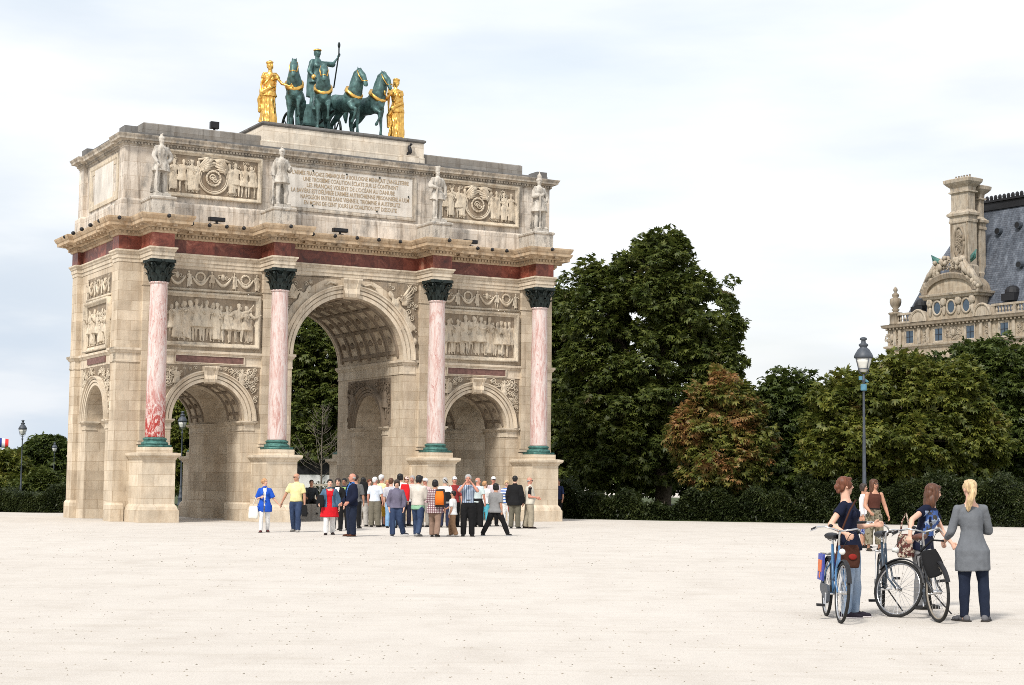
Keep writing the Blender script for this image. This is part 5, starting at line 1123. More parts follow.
big = ptree('chestnut_tree', 'tallest dark green chestnut tree, right beside the arch', 82, 662, [(652, 292, 48, 52), (663, 252, 22, 22), (604, 312, 38, 52), (697, 322, 42, 52), (596, 392, 40, 62), (648, 382, 62, 62), (712, 372, 34, 42), (640, 445, 62, 42), (595, 452, 30, 34)], 'mid', 1, ncl=820, cr_=.52, npal=62, leaf=.25, trunk=.38)
ptree('chestnut_tree', 'small rust and yellow-green chestnut tree in front of the tallest tree', 73, 722, [(722, 398, 28, 28), (700, 432, 26, 30), (742, 432, 26, 34), (718, 462, 38, 26), (750, 455, 20, 28)], 'rust', 2, ncl=260, cr_=.46, npal=50, leaf=.24, trunk=.2)
g1 = ptree('chestnut_tree', 'dark green chestnut between the rust coloured tree and the lamp', 88, 795, [(790, 396, 28, 24), (775, 430, 26, 40), (808, 425, 32, 40), (790, 465, 42, 30)], 'dark', 3, ncl=300, cr_=.58, npal=54, leaf=.28)
ptree('chestnut_tree', 'broad bright green chestnut tree behind the grey lamp', 71, 895, [(895, 392, 48, 38), (850, 415, 38, 38), (945, 400, 46, 38), (890, 440, 74, 42), (965, 440, 38, 40), (835, 450, 30, 34)], 'green', 4, ncl=620, cr_=.50, npal=64, leaf=.25, trunk=.3)
ptree('chestnut_tree', 'dark green chestnut at the right edge below the palace', 86, 985, [(975, 372, 34, 30), (1005, 380, 40, 38), (950, 382, 24, 24), (990, 430, 50, 44), (1045, 420, 40, 60)], 'dark', 5, ncl=430, cr_=.58, npal=56, leaf=.28, trunk=.34)
fz = ptree('chestnut_tree', 'shaded tree with brownish top directly behind the right end of the arch', 92, 560, [(560, 320, 20, 34), (555, 370, 28, 50), (560, 430, 32, 50)], 'mid', 6, ncl=260, cr_=.6, npal=54, leaf=.29)
ga = ptree('chestnut_tree', 'large dark chestnut filling the central archway', 97, 318, [(318, 350, 40, 40), (290, 390, 36, 44), (350, 385, 40, 44), (320, 430, 60, 42)], 'mid', 7, ncl=420, cr_=.6, npal=56, leaf=.29, trunk=.34)
ptree('chestnut_tree', 'dark reddish tree seen through the left small archway', 100, 192, [(185, 430, 26, 34), (205, 450, 40, 34), (178, 470, 36, 22)], 'green', 8, ncl=240, cr_=.6, npal=38, leaf=.36)
ptree('round_tree', 'dark green rounded tree left of the arch behind the slim lamp', 150, 46, [(45, 452, 18, 16), (58, 462, 18, 18), (30, 468, 20, 20), (50, 482, 30, 16)], 'dark', 9, ncl=300, cr_=.75, npal=34, leaf=.42)
ptree('round_tree', 'brownish green tree at the left edge under the flag', 122, 6, [(6, 468, 20, 14), (-14, 470, 22, 20), (8, 485, 32, 14), (-30, 478, 24, 22)], 'green', 10, ncl=280, cr_=.7, npal=34, leaf=.38)
ptree('shrub', 'low bushy shrub left of the arch foot', 104, 42, [(36, 488, 16, 8), (44, 480, 11, 9), (20, 490, 14, 7)], 'mid', 11, ncl=150, cr_=.4, npal=34, leaf=.26, trunk=.08)
GB = 'trees standing further back in the garden'
tag(g1, None, None)
far = [(120, 620, 8.6, 'in the shade behind the trunk of the tallest tree'), (116, 700, 8.0, 'behind the rust coloured tree'), (124, 765, 8.4, 'in the gap right of the rust coloured tree'), (118, 835, 8.0, 'behind the left half of the bright green tree'), (126, 905, 8.6, 'behind the middle of the bright green tree'), (118, 1010, 9.0, 'behind the dark tree at the right edge'), (128, 250, 7.0, 'hidden mostly by the left pier beyond the arch'), (126, 350, 8.0, 'beyond the van in the central archway'), (120, 450, 7.5, 'beyond the arch behind its right pier'), (112, -190, 8.2, 'outside the view to the left'), (112, -330, 9.0, 'at the far left end of the garden'), (104, 1130, 9.0, 'outside the view to the right'), (100, 1260, 8.4, 'at the far right end of the garden')]
fsrc = tree('garden_tree', 'x', 0, 0, [(0, 0, 5.6, 3.0, 3.0, 2.2), (-2.2, .3, 4.0, 2.6, 2.4, 2.4), (2.2, -.3, 4.2, 2.6, 2.4, 2.4), (0, 0, 2.6, 4.2, 3.0, 1.8)], 'dark', 21, 300, .75, 36, .42, .25, GB)
for i, (d, px, h_, wh) in enumerate(far):
    o = fsrc if i == 0 else copy_tree(fsrc); x, y, _ = AT(px, 480, d); o.location = (x, y, 0); o.rotation_euler = (0, 0, i*1.9); s = h_/7.8; o.scale = (s*1.15, s*1.15, s); o['label'] = 'dark garden tree ' + wh
def hedge(p0, p1, dep, h_, n, label, seed, leaf=.13, mat='hedge', irr=1.0):
    rs = np.random.RandomState(seed); p0 = np.array(p0); p1 = np.array(p1); Ln = np.linalg.norm(p1-p0); e = (p1-p0)/Ln; nn = np.array([-e[1], e[0]]); a = math.atan2(e[1], e[0])
    u = rs.uniform(0, Ln, n); v = rs.beta(.6, 1.6, n)*dep; z = rs.uniform(0, 1, n)**.8*h_; top = rs.rand(n) < .12; z[top] = h_*rs.uniform(.92, 1.04, top.sum()); v[top] = rs.uniform(0, dep, top.sum())
    z *= (1 + irr*(.16*np.sin(u*.9 + seed) + .14*np.sin(u*2.1 + 1.3*seed) + .10*np.sin(u*4.7)))*rs.uniform(.8, 1.08, n); v += .16*np.sin(u*1.3) + .12*np.sin(u*3.1 + z*3) + .07*np.sin(u*7 + z*5)
    P = np.stack([u, v, z], 1); O = np.stack([rs.normal(size=n)*.5, -np.ones(n)*.8, rs.uniform(-.2, .8, n)], 1); t = tag(empty('hedge', (p0[0], p0[1], 0), a), label, 'hedge')
    me = fastmesh('foliage', palms(P, O, rs, leaf, 3), LM[mat]); o = bpy.data.objects.new('foliage', me); C.objects.link(o); o.parent = t
    b = MB()
    for k in range(int(Ln/.6)): b.tube([(k*.6+.3, dep*.5, 0), (k*.6+.35, dep*.5, h_*.8)], [.03, .015], 5)
    b.build('stems', bark, t); return t
def gx(x, y): g = G(x, y); return g
hedge(gx(556, 518.5), gx(800, 522.5), 1.6, 1.0, 22000, 'low dark hedge under the tallest tree and the rust coloured tree', 1, .19, 'hedge', 1.7)
hedge(gx(796, 522.5), gx(1190, 531), 1.5, 1.75, 36000, 'clipped green hedge behind the cyclists', 2, .15, 'hedge', .6)
hedge(gx(-40, 511.5), gx(66, 513), 1.8, .95, 14000, 'low dark hedge left of the arch', 3)
hedge((-13.5, 84), (0, 80), 1.2, 1.0, 9000, 'low hedge crossing behind the arch', 4)

# ---------------------------------------------------------------- the palace pavilion beyond the trees
pv = tag(empty('palace_pavilion', (44.4, 200, 0), R(-56)), 'ornate beige palace pavilion with steep grey slate roof and a tall carved chimney', 'palace')
M['pal'] = stone('palace_limestone', (.42, .36, .28), True, .6, .45, bh=.5, bw=1.2)
M['paltrim'] = stone('palace_carved_limestone', (.44, .38, .30), False, .7, .75, bmpscale=3, bs=1)
M['paldark'] = stone('palace_sooty_limestone', (.30, .25, .19), False, .6, .6, bmpscale=3, bs=.9)
def slate():
    m, N, L, b = ng('slate', .38, .5); v = coord(N); wv = wallvec(N, L, v); br = N.new('ShaderNodeTexBrick'); L.new(wv, br.inputs[0]); br.inputs['Scale'].default_value = 1; br.inputs['Brick Width'].default_value = .4; br.inputs['Row Height'].default_value = .25; br.inputs['Mortar Size'].default_value = .015
    br.inputs['Color1'].default_value = (.065, .078, .098, 1); br.inputs['Color2'].default_value = (.10, .115, .138, 1); br.inputs['Mortar'].default_value = (.03, .03, .04, 1)
    n = noise_(N, L, v, .6, 8, .7, (2.2, 2.2, .25)); L.new(mixc(N, L, br.outputs['Color'], ramp(N, L, n, [(.35, (.7, .7, .72)), (.7, (1.9, 1.85, 1.8))]), None, 'MULTIPLY'), b.inputs['Base Color']); return m
M['slate'] = slate()
M['blueglass'] = plain('window_glass', (.035, .06, .09), .12, .3, 2, .8)
PE = 30.0
b = MB(); b.sweep([(0.2, 0), (PE, 0), (PE, 16), (.2, 16)], [(.15, -.2), (.15, 2), (0, 2.02), (0, 17.5)]); b.sweep([(.2, 0), (PE, 0), (PE, 16), (.2, 16)], [(0, 17.9), (0, 19.95)]); b.build('wall', M['pal'], pv)
b = MB(); b.sweep([(.2, 0), (PE, 0), (PE, 16), (.2, 16)], [(0, 17.42), (.10, 17.45), (.12, 17.6), (.35, 17.7), (.40, 17.9), (.1, 17.96), (0, 17.98)]); b.build('string_cornice', M['paltrim'], pv)
cpv = MB(); cpv.sweep([(.2, 0), (PE, 0), (PE, 16), (.2, 16)], [(0, 19.8), (.12, 19.82), (.15, 20.0), (.5, 20.1), (.55, 20.3), (.62, 20.42), (.1, 20.5), (0, 20.52)]); along([(.2, 0), (PE, 0), (PE, 16), (.2, 16)], .1, .55, lambda p, e, n: block(cpv, p, e, n, .22, .3, 19.85, 20.08)); cpv.build('cornice', M['paldark'], pv)
for i, u in enumerate((3.7, 8.1, 12.7, 17.5, 22.5, 27)):
    for z0, z1 in ((18.15, 19.55), (14.9, 17.1)):
        if z1 < 18 and u < 16: continue
        b = MB(); frame(b, u-.78, u+.78, z0-.22, z1+.22, .22, .14, lambda a, w_, d: (a, -d, w_)); f_ = b.build('window', M['paltrim'], pv)
        b = MB(); b.box(u-.52, u+.52, -.03, .05, z0, z1); b.build('pane', M['blueglass'], f_); b = MB(); b.box(u-.03, u+.03, -.06, -.03, z0, z1); b.box(u-.5, u-.03, -.055, -.03, (z0+z1)/2-.03, (z0+z1)/2+.03); b.box(u+.03, u+.5, -.055, -.03, (z0+z1)/2-.03, (z0+z1)/2+.03); b.build('glazing_bar', M['black'], f_)
def PFR(a, w_, d): return (a, -d, w_)
for u0, u1 in ((1.2, 2.5), (5.0, 6.8), (14.1, 15.8), (18.6, 21.2)):       # pilasters and carved fields
    b = MB(); b.box(u0, u0+.45, -.18, 0, 17.98, 19.8); b.box(u1-.45, u1, -.18, 0, 17.98, 19.8); foliage_fill(b, lambda a, z, u0=u0, u1=u1: u0+.5 < a < u1-.5 and 18 < z < 19.7, (u0, u1, 18, 19.8), PFR, 6, 60, (.15, .28)); b.build('pilaster_pair', M['paltrim'], pv)
for c_ in (10.3, 21.6, 1.0):
    b = MB(); foliage_fill(b, lambda a, z: (a-c_)**2/1.6 + (z-18.95)**2/.9 < 1, (c_-1.3, c_+1.3, 18, 19.8), PFR, 26, 61, (.12, .26)); b.ell(PFR(c_, 18.95, .1), (.3, .2, .42)); b.build('carved_trophy', M['paltrim'], pv, True)
b = MB()
for k in range(9): b.box(19.2, PE, -.22, 0, 11 + k*.72, 11.55 + k*.72)
b.build('rusticated_pier', M['pal'], pv)
for u0, u1 in ((.9, 4.3), (15.9, 29.5)):
    b = MB()
    b.box(u0, u1, -.25, .15, 20.5, 20.72); b.box(u0, u1, -.28, .18, 21.48, 21.72)
    k = int((u1-u0)/.42)
    for i in range(k):
        u = u0 + (u1-u0)*(i+.5)/k
        if i % 7 == 0: b.box(u-.22, u+.22, -.24, .14, 20.72, 21.48)
        else: b.lathe([(.10, 20.72), (.06, 20.80), (.14, 21.0), (.06, 21.35), (.10, 21.48)], 8, (u, -.05, 0))
    b.build('balustrade', M['paltrim'], pv)
def urn(u):
    b = MB(); b.sweep([(u-.5, -.5), (u+.5, -.5), (u+.5, .5), (u-.5, .5)], [(.05, 20.45), (0, 20.6), (0, 21.6), (.1, 21.7), (.1, 21.85), (0, 21.9)]); b.lathe([(.45, 21.9), (.30, 22.05), (.50, 22.2), (.30, 22.35), (.58, 22.7), (.68, 23.1), (.66, 23.5), (.30, 23.65), (.42, 23.85), (.40, 24.05), (.14, 24.25), (.26, 24.5), (.24, 24.7), (.05, 24.95)], 16, (u, 0, 0)); b.build('corner_urn', M['paldark'], pv, True)
urn(1.5)
for c_, r_ in ((5.4, 1.15), (14.8, 1.15)):
    b = MB(); 
    for rr, dd in ((r_, .5), (r_*.7, .3)): b.loft([np.array([PFR(c_ + rr*math.cos(a), 20.5 + rr*1.15*math.sin(a), d) for a in np.linspace(0, math.pi, 16)]) for d in (-.4, dd - (.2 if rr < r_ else 0))])
    b.tube([PFR(c_ + r_*math.cos(a), 20.5 + r_*1.15*math.sin(a), .5) for a in np.linspace(0, math.pi, 16)], .16, 6); b.build('small_curved_pediment', M['paltrim'], pv)
b = MB(); b.box(6.7, 13.9, -.35, 1.8, 20.5, 23.3); b.build('dormer_wall', M['pal'], pv)
for u in (8.25, 10.3, 12.5):
    b = MB(); b.tube([PFR(u + .62*math.cos(a), 21.85 + .80*math.sin(a), .40) for a in np.linspace(0, 2*math.pi, 25)], .13, 8); f_ = b.build('oval_window', M['paltrim'], pv, True)
    b = MB(); b.loft([np.array([PFR(u + .58*math.cos(a), 21.85 + .76*math.sin(a), d) for a in np.linspace(0, 2*math.pi, 24, endpoint=False)]) for d in (.30, .38)]); b.build('pane', M['blueglass'], f_)
b = MB(); b.sweep([(6.4, -.5), (14.2, -.5), (14.2, 1.9), (6.4, 1.9)], [(0, 22.85), (.1, 22.9), (.15, 23.1), (.40, 23.2), (.45, 23.42), (.1, 23.5)])
for u in (7.2, 9.25, 11.4, 13.4): b.ell(PFR(u, 22.5, .5), (.45, .25, .5)); b.ell(PFR(u, 21.5, .42), (.25, .15, .6))
b.build('dormer_entablature', M['paltrim'], pv)
b = MB(); cx_, a_, h_ = 10.3, 3.7, 1.95
b.loft([np.array([PFR(cx_ + a_*math.cos(a), 23.5 + h_*math.sin(a), d) for a in np.linspace(0, math.pi, 26)]) for d in (-1.6, .45)]); b.build('pediment_field', M['pal'], pv)
b = MB(); n = 26; b.loft([np.array([PFR(cx_ + (a_+q)*math.cos(a), 23.5 + (h_+q)*math.sin(a), d) for q, d in ((-.35, .3), (-.35, .75), (.15, .95), (.30, .9), (.30, -1.6), (-.2, -1.6))]) for a in np.linspace(0, math.pi, n)]); b.build('curved_pediment', M['paldark'], pv)
b = MB(); rs_ = random.Random(9)
foliage_fill(b, lambda a, z: (a-cx_)**2/9.5 + (z-24.6)**2/7.5 < 1 and (a-cx_)**2/18 + (z-23.5)**2/7.0 > 1, (cx_-3.6, cx_+3.6, 25, 27.6), lambda a, w_, d: (a, -d*4 - .3, w_), 60, 62, (.2, .42))
for _ in range(90):
    s__ = rs_.choice((-1, 1)); q_ = rs_.random(); xx_ = 4.1*(1-q_) + 1.2*q_; zz_ = 23.9 + 3.7*q_; dn = rs_.uniform(0, .5 + .9*q_)
    b.ell((cx_ + s__*(xx_ - rs_.uniform(0, .9*q_)), rs_.uniform(-.8, -.2), zz_ - dn*.5), (rs_.uniform(.14, .34), .3, rs_.uniform(.2, .45)), None, 8, 6)
for s__ in (-1, 1):
    b.tube([(cx_ + s__*4.3, -.4, 23.8), (cx_ + s__*2.9, -.5, 25.6), (cx_ + s__*1.9, -.4, 26.6), (cx_ + s__*1.5, -.2, 27.5)], [.35, .5, .45, .3], 8); b.tube([(cx_ + s__*3.4, -.8, 24.9), (cx_ + s__*2.4, -1.0, 25.9), (cx_ + s__*2.0, -.9, 26.7)], [.18, .30, .2], 7); b.ell((cx_ + s__*1.9, -.9, 27.0), .27)
b.build('sculpted_crest', M['paltrim'], pv, True)
def stack(u0, u1, y0, y1, z0, dz, name):
    t_ = [(u0, y0), (u1, y0), (u1, y1), (u0, y1)]; b = MB(); b.sweep(t_, [(.12, z0), (.12, 26.6+dz), (0, 26.8+dz), (0, 31.6+dz), (.10, 31.65+dz), (.12, 31.9+dz), (.05, 31.95+dz), (.05, 32.3+dz), (.28, 32.45+dz), (.30, 32.7+dz), (.05, 32.9+dz), (-.10, 33.1+dz), (-.10, 35.0+dz), (.12, 35.1+dz), (.12, 35.25+dz), (-.05, 35.3+dz), (-.02, 35.7+dz), (.30, 36.0+dz), (.50, 36.25+dz), (.55, 36.6+dz), (.2, 36.75+dz)]); return b.build(name, M['paltrim'], pv), b
ch, _b = stack(9.85, 12.5, .1, 1.5, 25.0, -.2, 'chimney'); stack(10.2, 12.3, 2.35, 3.2, 24, -.9, 'rear_chimney')
b = MB()
for k in range(6): b.lathe([(.12, 36.5), (.10, 36.9), (.13, 36.92)], 8, (10.2 + k*.4, .8, 0))
b.build('chimney_pot', M['paldark'], ch)
b = MB(); b.tube([(11.17 + .72*math.cos(a), .05, 29.2 + 1.75*math.sin(a)) for a in np.linspace(0, 2*math.pi, 29)], .14, 8); b.ell((11.17, .08, 29.2), (.45, .12, 1.2)); frame(b, 10.0, 12.35, 27.0, 31.5, .18, .12, lambda a, w_, d: (a, .1-d, w_)); foliage_fill(b, lambda a, z: abs(a-11.17) < .55 and abs(z-29.2) < 1.4, (10.5, 11.8, 27.8, 30.6), lambda a, w_, d: (a, .0-d, w_), 12, 63, (.12, .25)); b.build('oval_medallion', M['paldark'], ch, True)
for s, u in ((-1, 8.9), (1, 13.3)):
    b = MB(); b.tube([(u, -.5, 26.9), (u + s*.5, -.7, 27.2), (u + s*1.0, -.8, 27.8)], [.12, .16, .05], 8); b.hexa([(u, -.55, 26.6), (u+s*.9, -.75, 27.0), (u+s*.9, -.65, 27.0), (u, -.45, 26.6), (u, -.55, 27.4), (u+s*1.1, -.85, 28.0), (u+s*1.1, -.75, 28.0), (u, -.45, 27.4)]); b.build('bronze_wing', M['verdigris'], pv, True)
b = MB(); Rb = [(1.6, .9), (PE-1, .9), (PE-1, 15), (1.6, 15)]; b.loft([np.array([(x_, y_, 20.5) for x_, y_ in Rb]), np.array([(3.4, 2.6, 25.0), (PE-3, 2.6, 25), (PE-3, 13.4, 25), (3.4, 13.4, 25)]), np.array([(8.4, 6.0, 34.0), (PE-8, 6.0, 34), (PE-8, 10, 34), (8.4, 10, 34)])]); rf = b.build('roof', M['slate'], pv)
b = MB(); b.sweep([(8.4, 6.0), (PE-8, 6.0), (PE-8, 10), (8.4, 10)], [(.1, 33.3), (.45, 33.4), (.45, 33.7), (.2, 33.75), (.2, 34.3), (.4, 34.35), (.4, 34.6)])
for k in range(22): b.ell((8.6 + k*.62, 5.75, 34.8), (.28, .16, .34), None, 8, 6)
b.build('ridge_crest', M['black'], rf)
def roofpt(z): return (2.6 + 3.4*(z-25)/9) if z > 25 else (.9 + 1.7*(z-20.5)/4.5)
for u, z in ((13.2, 30.6), (15.9, 31.0), (18.3, 31.2), (17.9, 28.8), (17.5, 26.2), (21.5, 29.5)):
    v_ = roofpt(z); b = MB(); b.tube([(u, v_-.6, z), (u, v_+.4, z)], [.40, .40], 14); o_ = b.build('round_dormer', M['lampgrey'], rf); b = MB(); b.tube([(u, v_-.62, z), (u, v_-.60, z)], .32, 14); b.build('opening', M['black'], o_)
for u, z in ((17.2, 23.0), (4.0, 22.6), (22.0, 23.0)):
    v_ = roofpt(z); b = MB(); b.ell((u, v_, z), (.9, .9, .85), None, 14, 8); b.box(u-.9, u+.9, v_-.9, v_+.5, z-.9, z-.1); b.build('round_dormer', M['black'], rf)
# ---------------------------------------------------------------- bicycles
M['chrome'] = plain('chrome', (.62, .62, .62), .22, .05, 5, .5, 1.0)
M['rubber'] = plain('tyre_rubber', (.02, .02, .02), .8, .2, 10)
M['tan_rubber'] = plain('tyre_wall', (.25, .22, .18), .8, .2, 10)
M['leather'] = plain('brown_leather', (.11, .035, .018), .55, .3, 8)
def rotax(P, a, o, ax): 
    P = np.asarray(P, float) - o; c_, s_ = math.cos(a), math.sin(a); ax = nrm(ax); return P*c_ + np.cross(ax, P)*s_ + np.outer(P @ ax, ax)*(1-c_) + o if P.ndim > 1 else P*c_ + np.cross(ax, P)*s_ + ax*(P @ ax)*(1-c_) + o
def bicycle(x, y, face, steer, lean, col, label, wall=False, crate=False, saddle='black', kick=0, sc_=1.0):
    t = tag(empty('bicycle', (x, y, 0), R(180 + face)), label, 'bicycle', 'city bicycles held by the young women'); paint = plain('bike_paint', col, .35, .1, 5, .6)
    o0 = np.array([0, .28, .60]); ax = nrm(np.array([0, -.11, .33])); sa = R(steer); la = R(lean); Rw = .345
    def LN(P): return rotax(np.atleast_2d(P), la, np.array([0, 0, 0]), np.array([0, 1., 0]))
    def ST(P): return LN(rotax(np.atleast_2d(P), sa, o0, ax))
    def fin(b, f): b.V = [f(v) for v in b.V]; return b
    def wheel(yc, f, nm):
        b = MB(); an = np.linspace(0, 2*math.pi, 41); b.tube([(0, yc + Rw*math.cos(a), Rw + .003 + (Rw-.018)*math.sin(a)) if 0 else (0, yc + (Rw-.017)*math.cos(a), Rw + (Rw-.017)*math.sin(a)) for a in an], .019, 8, 0, False); w_ = fin(b, f).build('wheel_tyre', M['rubber'], None, True)
        root = empty('wheel', (0, 0, 0), 0, t); w_.name = 'tyre'; w_.parent = root
        b = MB(); b.tube([(0, yc + (Rw-.040)*math.cos(a), Rw + (Rw-.040)*math.sin(a)) for a in an], .011, 6, 0, False); fin(b, f).build('rim', M['tan_rubber'] if wall else M['chrome'], root, True)
        b = MB()
        for i in range(28): a = i*2*math.pi/28; s_ = .02*(-1)**i; b.tube([(s_, yc + .02*math.cos(a+.6*(-1)**(i//2)), Rw + .02*math.sin(a+.6*(-1)**(i//2))), (0, yc + (Rw-.04)*math.cos(a), Rw + (Rw-.04)*math.sin(a))], .0018, 3)
        fin(b, f).build('spokes', M['chrome'], root); b = MB(); b.tube([(-.05, yc, Rw), (.05, yc, Rw)], .022, 10); fin(b, f).build('hub', M['chrome'], root, True)
    wheel(.53, ST, 'f'); wheel(-.53, LN, 'r')
    b = MB(); BB = (0, -.08, .29); H1, H2 = (0, .28, .60), (0, .215, .80)
    b.tube([(0, -.30, .86), BB], .016, 8); b.tube([H1, H2], .019, 8); b.tube([H1, (0, .10, .40), (0, -.02, .31)], .019, 8); b.tube([H2, (0, .05, .52), (0, -.15, .45)], .015, 8)
    for s in (-1, 1): b.tube([BB, (s*.05, -.3, .31), (s*.06, -.53, .345)], .010, 6); b.tube([(0, -.24, .70), (s*.05, -.36, .55), (s*.06, -.53, .345)], .009, 6)
    fin(b, LN).build('frame', paint, t, True)
    b = MB()
    for s in (-1, 1): b.tube([(s*.02, .285, .60), (s*.045, .32, .585), (s*.05, .40, .52) if 0 else (s*.052, .385, .45), (s*.055, .53, .345)], .012, 8)
    b.tube([(0, .28, .585), (0, .20, .86)], .014, 8); fin(b, ST).build('fork', paint, t, True)
    b = MB(); b.tube([(0, .205, .82), (0, .175, .98), (0, .21, 1.03)], .012, 8)
    for s in (-1, 1): b.tube([(0, .21, 1.03), (s*.09, .24, 1.05), (s*.19, .22, 1.07), (s*.245, .12, 1.055), (s*.265, -.04, 1.03)], .011, 8)
    hb = fin(b, ST).build('handlebar', M['chrome'], t, True)
    for s in (-1, 1):
        b = MB(); b.tube([(s*.254, .05, 1.045), (s*.270, -.08, 1.022)], .017, 8); fin(b, ST).build('grip', M['black'], hb, True); b = MB(); b.tube([(s*.245, .12, 1.05), (s*.27, .10, 1.03), (s*.315, .03, 1.0)], .006, 6); fin(b, ST).build('brake_lever', M['chrome'], hb)
    b = MB(); b.ell((.11, .19, 1.085), (.028, .028, .018)); b.tube([(-.2, .20, 1.06), (-.08, .36, 1.0), (0, .33, .80)], .004, 5); fin(b, ST).build('bell_and_cable', M['black'], t)
    b = MB(); b.tube([(0, .33, .80), (0, .38, .80)], .03, 10); b.ell((0, .39, .80), (.036, .02, .036)); fin(b, ST).build('headlight', M['glassw'], t, True)
    b = MB()
    def guard(yc, a0, a1): Rg = [np.array([(-.028, yc + q*math.cos(a), Rw + q*math.sin(a)) if k == 0 else (.028*k2, yc + q*math.cos(a), Rw + q*math.sin(a)) for k, (k2, q) in enumerate(((-1, Rw+.012), (-.6, Rw+.028), (.6, Rw+.028), (1, Rw+.012), (.5, Rw+.022), (-.5, Rw+.022)))]) for a in np.linspace(a0, a1, 14)]; return Rg
    b.loft(guard(.53, R(20), R(150))); fin(b, ST).build('mudguard', M['black'], t); b = MB(); b.loft(guard(-.53, R(20), R(185))); fin(b, LN).build('mudguard', M['black'], t)
    b = MB(); rg = []
    for y_, w_, h_ in ((-.44, .03, .01), (-.43, .085, .035), (-.36, .095, .045), (-.28, .05, .035), (-.20, .022, .022), (-.155, .015, .012)): an = np.arange(12)*2*math.pi/12; rg.append(np.stack([np.cos(an)*w_, np.full(12, y_), .955 + np.sin(an)*h_], 1))
    b.loft(rg); fin(b, LN).build('saddle', M['leather'] if saddle == 'brown' else M['black'], t, True)
    b = MB(); b.tube([(0, -.29, .84), (0, -.315, .93)], .012, 8)
    for s in (-1, 1): b.tube([(s*.04, -.42, .915), (s*.03, -.28, .90), (s*.02, -.20, .93)], .005, 5)
    fin(b, LN).build('seat_post', M['chrome'], t)
    b = MB()
    for s in (-1, 0, 1): b.tube([(s*.06, -.36, .735), (s*.06, -.80, .735)], .006, 6)
    for yy in (-.40, -.55, -.70, -.80): b.tube([(-.06, yy, .735), (.06, yy, .735)], .006, 6)
    for s in (-1, 1): b.tube([(s*.06, -.62, .735), (s*.065, -.53, .345)], .006, 6); b.tube([(s*.06, -.38, .735), (0, -.27, .78)], .006, 6)
    fin(b, LN).build('luggage_rack', M['chrome'] if not wall else M['black'], t)
    b = MB(); b.loft([np.array([(q, -.53, .345+.05), (q, -.05, .29+.10), (q, .05, .29+.04), (q, .03, .29-.08), (q, -.08, .29-.11), (q, -.53, .345-.045), (q, -.58, .345)]) for q in (.055, .085)]); fin(b, LN).build('chain_guard', M['lampgrey'], t)
    b = MB(); b.tube([(-.07, -.08, .29), (.095, -.08, .29)], .014, 8)
    ca = .9
    for s in (-1, 1): e = np.array([s*.10, -.08 + s*.165*math.cos(ca), .29 - s*.165*math.sin(ca)*1]); b.tube([(s*.085, -.08, .29), e], .010, 6)
    ck = fin(b, LN).build('cranks', M['chrome'], t)
    for s in (-1, 1): b = MB(); py, pz = -.08 + s*.165*math.cos(ca), .29 - s*.165*math.sin(ca); b.box(min(s*.11, s*.20), max(s*.11, s*.20), py-.045, py+.045, pz-.014, pz+.014); fin(b, LN).build('pedal', M['black'], ck)
    if kick: b = MB(); b.tube([(-.05, -.22, .28), (-.22 if kick > 0 else .22, -.16, .28-.26 + .0)], .009, 6); b.V[0][:, 2] += 0; fin(b, LN).build('kickstand', M['black'], t)
    if crate:
        for s, c_ in ((-1, 0), (1, 1)):
            b = MB(); b.box(s*.075-.012, s*.075+.012, -.80, -.42, .42, .73); gpan = fin(b, LN).build('skirt_guard', plain('skirt_guard_blue', (.06, .08, .35), .5, .4, 9), t); b = MB(); b.box(s*.09-.004, s*.09+.004, -.74, -.50, .52, .66); b.ell((s*.09, -.62, .48), (.006, .05, .04)); fin(b, LN).build('orange_print', plain('orange_print', (.65, .16, .04), .5, .2, 9), gpan)
    return t
def bagmesh(w_, h_, d_, round_=.3):
    b = MB(); Rg = []
    for t in np.linspace(0, 1, 9):
        k = 1 - .35*abs(t-.42)**2*4*round_; an = np.arange(16)*2*math.pi/16; q = lambda c, e: np.sign(c)*np.abs(c)**e
        Rg.append(np.stack([q(np.cos(an), .55)*w_*.5*k, q(np.sin(an), .6)*d_*.5*(k*(1 - .5*t)), np.full(16, -h_ + h_*t)], 1))
    b.loft(Rg); return b
def bag(px, py, Y, w_, h_, d_, face, label, mat, strap=None, patch=None, rnd=.3, name='bag', cat='bag', tilt=0):
    x, y, z = AT(px, py, Y); t = tag(empty(name, (x, y, z), R(180+face)), label, cat); b = fuse(bagmesh(w_, h_, d_, rnd), min(w_, h_)*.06, 1, .4); wrinkle(b, .012, 8, px)
    if tilt: ct, st_ = math.cos(R(tilt)), math.sin(R(tilt)); b.V = [np.stack([v[:, 0]*ct - v[:, 2]*st_, v[:, 1], v[:, 0]*st_ + v[:, 2]*ct], 1) for v in b.V]
    b.build('bag_body', mat, t, True)
    if strap:
        s_ = MB(); c_, s__ = math.cos(R(180+face)), math.sin(R(180+face)); pts = []
        for q in strap: X, Y_, Z = AT(*q); dx, dy = X-x, Y_-y; pts.append((dx*c_ + dy*s__, -dx*s__ + dy*c_, Z - z))
        s_.tube(pts, .012, 6); s_.build('strap', mat, t, True)
    if patch: b = MB(); b.ell((patch[1], -d_*.5*patch[2], -h_*.5), (w_*.17, .012, h_*.13)); b.build('patch', cloth(patch[0]), t, True)
    return t
bicycle(*G(833, 619.5), -2, 3, -3, (.05, .14, .28), 'light blue bicycle seen head-on, held by the woman in light jeans', crate=True)
bx, by = G(893, 614); bicycle(bx - .08, by + .05, -8, 51, 1, (.02, .04, .065), 'dark blue bicycle with its front wheel turned sideways, middle one of the three', kick=1)
bx, by = G(934, 619); bicycle(bx, by, -10, 19, 8, (.02, .022, .025), 'black bicycle with a black bag hanging at its front, beside the grey sweater', wall=True, saddle='brown', kick=1)

